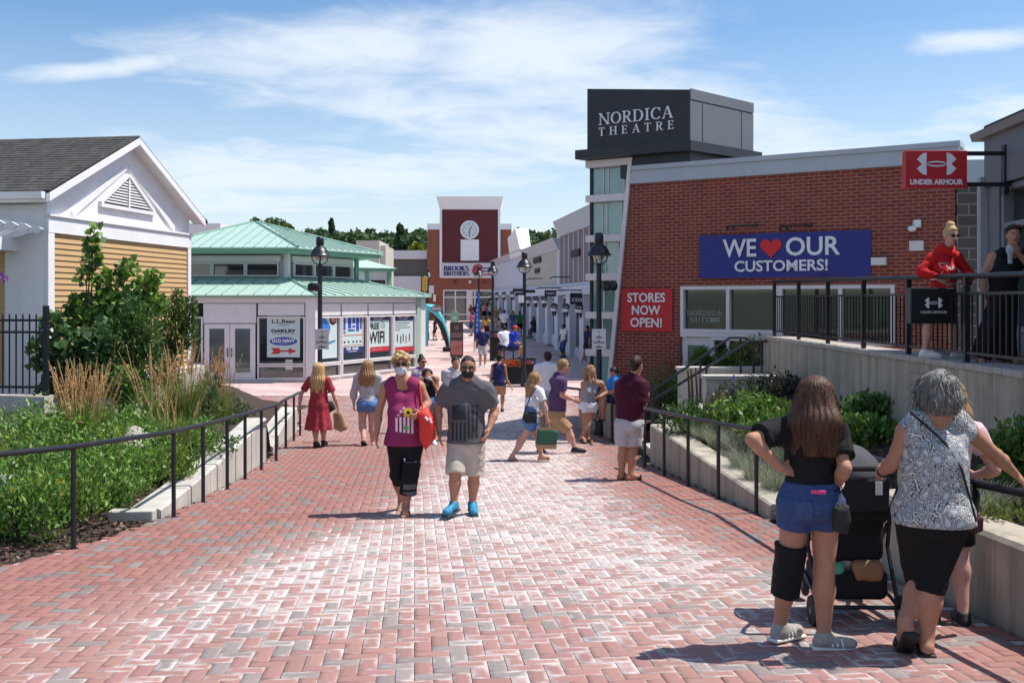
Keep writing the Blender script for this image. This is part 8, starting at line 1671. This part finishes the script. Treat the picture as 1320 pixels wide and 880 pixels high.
crowd = [(561, 439, 56, 26, -75, 'f', C_blackt, C_black, 'walker in black with a pink bag under the arch'), (572, 438.5, 56.5, 27, -60, 'm', cloth('dark_green_top', (.03, .12, .06)), C_navy, 'walker in dark green under the arch'),
 (650, 435.5, 60.5, 36, 178, 'm', C_white, C_blackt, 'man in a white tee and black shorts walking away in the street'), (661, 435, 61, 35, 178, 'f', cloth('slate_blue_dress', (.05, .11, .20)), C_ldenim, 'woman in slate blue walking away in the street'), (670, 434, 62, 33, 175, 'm', cloth('forest_green', (.02, .14, .05)), C_blackt, 'man in forest green walking away in the street'),
 (608, 433, 62, 32, -70, 'f', cloth('pink_top', (.62, .08, .25)), C_navy, 'woman in a bright pink top left of the blue flag'), (627, 437, 58, 30, 170, 'f', cloth('yellow_red_top', (.65, .38, .05)), C_maroon, 'child in a yellow top behind the man in navy'),
 (638.5, 425, 72, 28, 10, 'm', cloth('olive_top', (.25, .20, .06)), C_khaki, 'person in olive beside the slim lamp'), (656, 423, 75, 27, 175, 'm', cloth('sky_blue_top', (.05, .30, .60)), C_navy, 'man in sky blue near the shop doors'), (644.5, 424, 74, 26, 175, 'f', cloth('lilac_top', (.40, .25, .50)), C_black, 'woman in lilac near the shop doors'),
 (666, 424, 75, 28, 5, 'f', cloth('dark_red_top', (.25, .03, .03)), C_black, 'woman in dark red near the shop doors'), (671.5, 424, 76, 28, -20, 'm', C_lgrey, C_tan, 'man in pale grey near the shop doors'), (624, 419, 84, 24, 12, 'f', cloth('peach_top', (.60, .30, .22)), C_black, 'woman in peach at the shop entrance'), (613, 421, 82, 23, 40, 'm', C_black, C_lgrey, 'man in black at the shop entrance'), (606.5, 419, 84, 22, -30, 'f', C_rose, C_white, 'woman in rose at the shop entrance'), (632, 420, 83, 24, -10, 'f', C_swt, C_navy, 'woman in grey at the shop entrance')]
for px, py, d_, hp, yw, sx, tm_, bm_, lbl in crowd:
    z = CZ-(py-HY)/F*d_; z = max(zg(d_), z-.0) if abs(z-zg(d_)) < .35 else zg(d_); py2 = HY+F*(CZ-z)/d_; H_ = min(max(hp*d_/F, 1.35), 1.78); k = F/d_; rg = random.Random(int(px*3)); st_ = rg.uniform(.08, .24)
    person(lbl, (px, py2), None, yw, d=d_, zf=z, H=H_, sex=sx, skin=rg.choice(['tan', 'fair', 'pink', 'tan', 'dark']), v=.030, J=dict(anL=(px+.09*k*math.cos(R(yw))+st_*k*.5*math.sin(R(yw)), py2-.085*k, st_*math.cos(R(yw))), anR=(px-.09*k*math.cos(R(yw))-st_*k*.5*math.sin(R(yw)), py2-.085*k, -st_*math.cos(R(yw)))), clothes=[dict(t='top', m=tm_, hem=py2-.82*k*H_/1.72, sleeve=.6, fold=0), dict(t='shorts', m=bm_, hem=py2-.55*k*H_/1.72, fold=0)], hair=('short' if sx == 'm' else 'bob', rg.choice([H_black, H_dark, H_dblond]), {} if sx == 'm' else dict(to=py2-1.42*k*H_/1.72)), shoes=('shoe', M_blackmat), hands=False)
# ---------------------------------------------------------------- bags and the stroller
def sack(name, label, cat, m, pts_front, th, handles=None, bulge=.02, hm=None, parts=None):
    """a soft bag: outline of world points (front face), extruded along y by th and rounded"""
    c = sum((Vector(p) for p in pts_front), Vector())/len(pts_front); root = empty(name, tuple(c), label, cat); bm = bmesh.new(); o = Vector((0, th, 0))
    a = [bm.verts.new(Vector(p)-c-o*.5) for p in pts_front]; b = [bm.verts.new(Vector(p)-c+o*.5) for p in pts_front]; bm.faces.new(a); bm.faces.new(b[::-1]); n = len(a)
    for i in range(n): bm.faces.new((a[i], b[i], b[(i+1) % n], a[(i+1) % n]))
    bmesh.ops.recalc_face_normals(bm, faces=bm.faces); bmesh.ops.subdivide_edges(bm, edges=bm.edges[:], cuts=4, use_grid_fill=True); bmesh.ops.triangulate(bm, faces=[f for f in bm.faces if len(f.verts) > 4])
    rr = random.Random(int(abs(c.x)*100))
    for v in bm.verts: q = v.co.copy(); v.co += Vector((math.sin(q.z*23+rr.random()*.6)*.006, math.copysign(bulge*(1-min(abs(q.y)/th, .5)*0)*math.cos(q.x*6)*math.cos(q.z*5), q.y), math.sin(q.x*21+1)*.005))
    bmesh.ops.smooth_vert(bm, verts=bm.verts, factor=.4, use_axis_x=True, use_axis_y=True, use_axis_z=True); me = bpy.data.meshes.new('bag_body'); bm.to_mesh(me); bm.free(); me.polygons.foreach_set('use_smooth', np.ones(len(me.polygons), bool)); mesh_obj('bag_body', me, m, root)
    for h in handles or []: mb = MB(); mb.tube(h, .009 if th > .08 else .006, 6); mb.build('handle', hm or m, root, smooth=True)
    return root
W3 = lambda px, py, d: P(px, py, d)
M_kraft = mat('kraft_paper', (.36, .23, .13), .75, .1, 4, bmp=.2, bsc=12); M_redbag = mat('red_tote_fabric', (.62, .025, .018), .6, .12, 6, bmp=.2, bsc=14)
d = gd(663)-.20
r = sack('tote_bag', 'large bright red tote bag hanging from the blonde woman\'s shoulder', 'bag', M_redbag, [W3(539, 530, d), W3(553, 525, d+.05), W3(559, 541, d), W3(562, 565, d), W3(548, 580, d), W3(542, 566, d)], .10, [[W3(545, 528, d), W3(542.5, 510, d+.10), W3(540.5, 494, d+.14), W3(539.5, 489, d+.22), W3(541, 492, d+.34)]], .03)
mb = MB(); mb.tube([W3(548, 537, d-.088), W3(551, 541, d-.090), W3(554, 539, d-.088), W3(556, 545, d-.085)], .012, 5); mb.build('print', M_wtext, r)
d = 19.8
sack('paper_bag', 'brown kraft paper bag carried by the woman in the rose dress', 'bag', M_kraft, [W3(430, 531, d), W3(440, 529, d), W3(449, 552, d), W3(440, 556.5, d), W3(431, 552, d)], .14, [[W3(433, 531, d), W3(436, 526, d), W3(439, 530, d)]], .005)
d = 19.6
r = sack('handbag', 'black and cream handbag on the hip of the woman in the rose dress', 'bag', M_blackmat, [W3(416, 518, d), W3(428, 517, d), W3(433, 527, d), W3(424, 533, d), W3(416, 532, d)], .12, [[W3(419, 518, d), W3(414, 505, d+.02), W3(406, 488, d+.08)]], .02); mb = MB(); mb.box(W3(418.5, 525.5, d-.075), (.075, .015, .20), bev=.006); mb.build('cream_panel', mat('cream_leather', (.62, .58, .52), .5, .06), r)
d = gd(594)-.14; M_gbag = mat('dark_green_paper', (.012, .105, .062), .5, .1, 6)
q = [W3(692, 551, d), W3(701, 550, d-.06), W3(720, 552, d+.02), W3(717, 578, d+.02), W3(700, 577, d-.06), W3(691, 574, d)]
r = sack('shopping_bag', 'dark green paper shopping bag with pale bottom edge and tan trim', 'bag', M_gbag, [q[0], q[2], q[3], q[5]], .16, [[W3(700, 551, d), W3(704, 543, d), W3(709, 551, d)]], .004, M_kraft)
mb = MB(); a, b = W3(692.5, 554, d-.095), W3(719.5, 551, d-.095); mb.bx(a.x, b.x, a.y-.006, a.y, a.z, b.z); mb.build('top_trim', M_kraft, r); mb = MB(); a, b = W3(692, 578.5, d-.095), W3(717.5, 573, d-.095); mb.bx(a.x, b.x, a.y-.006, a.y, a.z, b.z); mb.build('bottom_trim', M_kraft, r)
mb = MB()
for k in range(5): a, b = W3(703, 559+k*3, d-.095), W3(714-(k % 2)*3, 560+k*3, d-.095); mb.bx(a.x, b.x, a.y-.005, a.y, a.z-.006, b.z+.006)
mb.build('print', M_kraft, r)
d = gd(594)-.32; sack('shoulder_bag', 'black shoulder bag at the hip of the girl in the white tee', 'bag', M_blackmat, [W3(675, 530, d+.2), W3(692, 532, d+.2), W3(692, 545, d+.2), W3(678, 545, d+.2), W3(673, 538, d+.2)], .10, [[W3(676, 531, d+.2), W3(684, 510, d+.1), W3(691, 500, d+.15)]], .02)
# black shopping bag on the walkway
d = 11.15; a, b = P(1170, 417, d), P(1229, 371, d); r = empty('shopping_bag', ((a.x+b.x)/2, d, a.z), 'wide black shopping bag with a white crossed-arc emblem held behind the railing', 'bag'); mb = MB(); mb.box(((a.x+b.x)/2, d, (a.z+b.z)/2), (b.x-a.x, .16, b.z-a.z), bev=.012); mb.build('bag_body', mat('black_paper_bag', (.012, .012, .013), .35, .1, 5), r)
mb = MB(); xc = (a.x+b.x)/2; emblem(mb, SM(xc+.0, d-.081, a.z+.58*(b.z-a.z)), .20, .115, .004); text(mb, 'UNDER ARMOUR', SM(xc, d-.081, a.z+.32*(b.z-a.z)), .04, .003, fit=.29); mb.build('emblem', M_wtext, r)
mb = MB(); mb.tube([(xc-.08, d-.03, b.z), (xc-.03, d-.03, b.z+.09), (xc+.03, d-.03, b.z+.09), (xc+.08, d-.03, b.z)], .006, 6); mb.build('handle', M_black, r)
p = P(1246, 371, 11.33); mb = MB(); mb.box(p, (.06, .03, .09), bev=.01); tag(mb.build('paper_napkin', M_white), 'crumpled white paper in the hand of the woman in the red hoodie', 'paper')
p = P(1302, 322, 10.43); B = SDF(.008); B.ell(tuple(p), (.045, .03, .05)); B.box(tuple(p-Vector((.0, .0, .09))), (.025, .012, .06), None, .01, .02); tag(solid('face_mask', B, mat('floral_mask_cloth', (.42, .44, .48), .8, .5, 70), None), 'pale patterned face mask dangling from the fingers of the woman in black', 'mask')
# cross-body bags of the two women by the stroller
d = 5.62; sack('crossbody_bag', 'small black bag with a studded strap hanging at the girl\'s right hip', 'bag', M_blackmat, [W3(1074, 655, d), W3(1090, 650, d), W3(1094, 672, d), W3(1090, 688, d), W3(1076, 684, d)], .07, [[W3(1082, 653, d), W3(1084, 640, d+.05), W3(1081, 628, d+.16)]], .015)
d = 5.85; sack('shoulder_bag', 'dark red bag peeking out at the grey-haired woman\'s right hip', 'bag', mat('dark_red_leather', (.06, .012, .012), .5, .3, 20), [W3(1246, 668, d), W3(1259, 662, d), W3(1261, 682, d), W3(1250, 686, d)], .10, [[W3(1250, 668, d), W3(1254, 650, d)]], .02)
# stroller
def stroller():
    ax = Vector((.997, -.03, 0)).normalized(); fw = Vector((-ax.y, ax.x, 0)); a = G(1047, 806); ctr = a+ax*.29; zg0 = ctr.z
    root = empty('stroller', (ctr.x, ctr.y, zg0), 'black baby stroller with a grey canopy and a loaded basket underneath', 'stroller')
    Q = lambda r, f, z: Vector((ctr.x, ctr.y, zg0))+ax*r+fw*f+Vector((0, 0, z))
    Mx = Matrix((( ax.x, fw.x, 0, 0), (ax.y, fw.y, 0, 0), (0, 0, 1, 0), (0, 0, 0, 1))); M_rub = mat('grey_black_rubber', (.02, .02, .022), .75, .2, 20); M_hub = mat('grey_hub', (.16, .16, .17), .5, .1)
    MR = Mx @ Matrix.Rotation(R(90), 4, 'Y')
    def wheel(r, f, rad, w):
        mb = MB(); n = 20; pr = [(rad*.72, -w/2), (rad*.95, -w/2), (rad, -w*.25), (rad, w*.25), (rad*.95, w/2), (rad*.72, w/2)]; mb.lathe(pr, Q(r, f, rad), n, MR); wo = mb.build('wheel', M_rub, root, smooth=True)
        mb = MB(); mb.lathe([(rad*.25, -w*.55), (rad*.25, w*.55)], Q(r, f, rad), 12, MR)
        for k in range(5): t = 2*math.pi*k/5; c = Q(r, f, rad); mb.tube([c, c+MR.to_3x3() @ Vector((rad*.8*math.cos(t), rad*.8*math.sin(t), 0))], w*.25, 5)
        mb.lathe([(rad*.70, -w*.3), (rad*.76, -w*.3), (rad*.76, w*.3), (rad*.70, w*.3)], Q(r, f, rad), 18, MR); mb.build('hub', M_hub, wo)
    wheel(-.28, 0, .098, .045); wheel(.28, 0, .098, .045)
    for r in (-.20, .20):
        for o in (-.035, .035): wheel(r+o, .66, .078, .028)
    fr_ = MB()
    for sx in (-1, 1):
        fr_.tube([Q(sx*.25, .0, .13), Q(sx*.26, .22, .46), Q(sx*.26, .16, .72), Q(sx*.265, -.02, .93), Q(sx*.26, -.10, 1.0)], .014, 8); fr_.tube([Q(sx*.20, .66, .10), Q(sx*.235, .45, .32), Q(sx*.25, .18, .62)], .014, 8); fr_.tube([Q(sx*.25, .0, .13), Q(sx*.22, .5, .24)], .012, 8)
    fr_.tube([Q(-.26, 0, .12), Q(.26, 0, .12)], .014, 8); fr_.build('frame', M_black, root, smooth=True)
    mb = MB(); mb.tube([Q(-.26, -.10, 1.0), Q(-.24, -.14, 1.03), Q(.24, -.14, 1.03), Q(.26, -.10, 1.0)], .021, 10); mb.build('handlebar', M_blackmat, root, smooth=True)
    # seat back pocket, reclined seat, canopy
    B = SDF(.012); Rm = np.array([[ax.x, fw.x, 0], [ax.y, fw.y, 0], [0, 0, 1]]); L = lambda r, f, z: A_(ax)*r+A_(fw)*f+A_((0, 0, z))
    B.box(L(0, .10, .80), (.215, .075, .16), Rm, .05, .03); B.box(L(0, .20, .55), (.205, .10, .17), Rm, .05, .05); solid('seat', B, cloth('black_stroller_fabric', (.016, .016, .019), .2, .2), root, folds(.004, 18, 3))
    B = SDF(.010); B.box(L(0, .012, .83), (.20, .012, .105), Rm, .01, .02); solid('back_pocket', B, cloth('charcoal_stroller_fabric', (.030, .029, .033), .2, .2), root, folds(.003, 22, 4))
    mb = MB(); mb.box(Q(.13, -.004, .88), (.045, .004, .085), Mx); mb.build('white_label', M_white, root)
    B = SDF(.010); B.ell(L(0, .32, .92), (.235, .33, .20), Rm, .02); B.ell(L(0, .36, .87), (.215, .32, .175), Rm, .01, sub=True); B.cut((0, 0, -1), L(0, 0, .93)); B.cut(tuple(A_(fw)), L(0, .50, 0)); solid('canopy', B, cloth('slate_canopy_fabric', (.075, .072, .085), .12, .2), root, folds(.003, 20, 5))
    B = SDF(.012); B.box(L(0, .26, .24), (.22, .20, .10), Rm, .05, .03); B.box(L(0, .26, .33), (.19, .17, .10), Rm, .04, .02, sub=True); solid('basket', B, cloth('black_mesh_fabric', (.018, .018, .020), .2, .2), root)
    b1 = SDF(.010); c = A_(Q(.05, .22, .38)); b1.ell(c, (.12, .09, .09), Rm, .04); b1.ell(c+L(-.10, .02, -.01), (.08, .08, .07), Rm, .04); tag(solid('bundle', b1, mat('white_plastic_bag', (.6, .6, .62), .35, .1, 8), None, folds(.008, 34, 8, 1)), 'crumpled white plastic bag in the stroller basket', 'bag')
    b1 = SDF(.010); c = A_(Q(.09, .10, .33)); b1.box(c, (.10, .05, .07), Rm, .04, .02); tag(solid('pouch', b1, mat('tan_leather', (.30, .15, .07), .6, .1, 8), None, folds(.005, 24, 9)), 'tan pouch in the stroller basket', 'pouch')
    b1 = SDF(.010); c = A_(Q(-.13, .12, .33)); b1.box(c, (.07, .05, .05), Rm, .03, .02); tag(solid('folded_cloth', b1, mat('mint_cloth', (.10, .42, .25), .8, .1, 8), None, folds(.005, 30, 10)), 'mint green cloth in the stroller basket', 'cloth')
stroller()
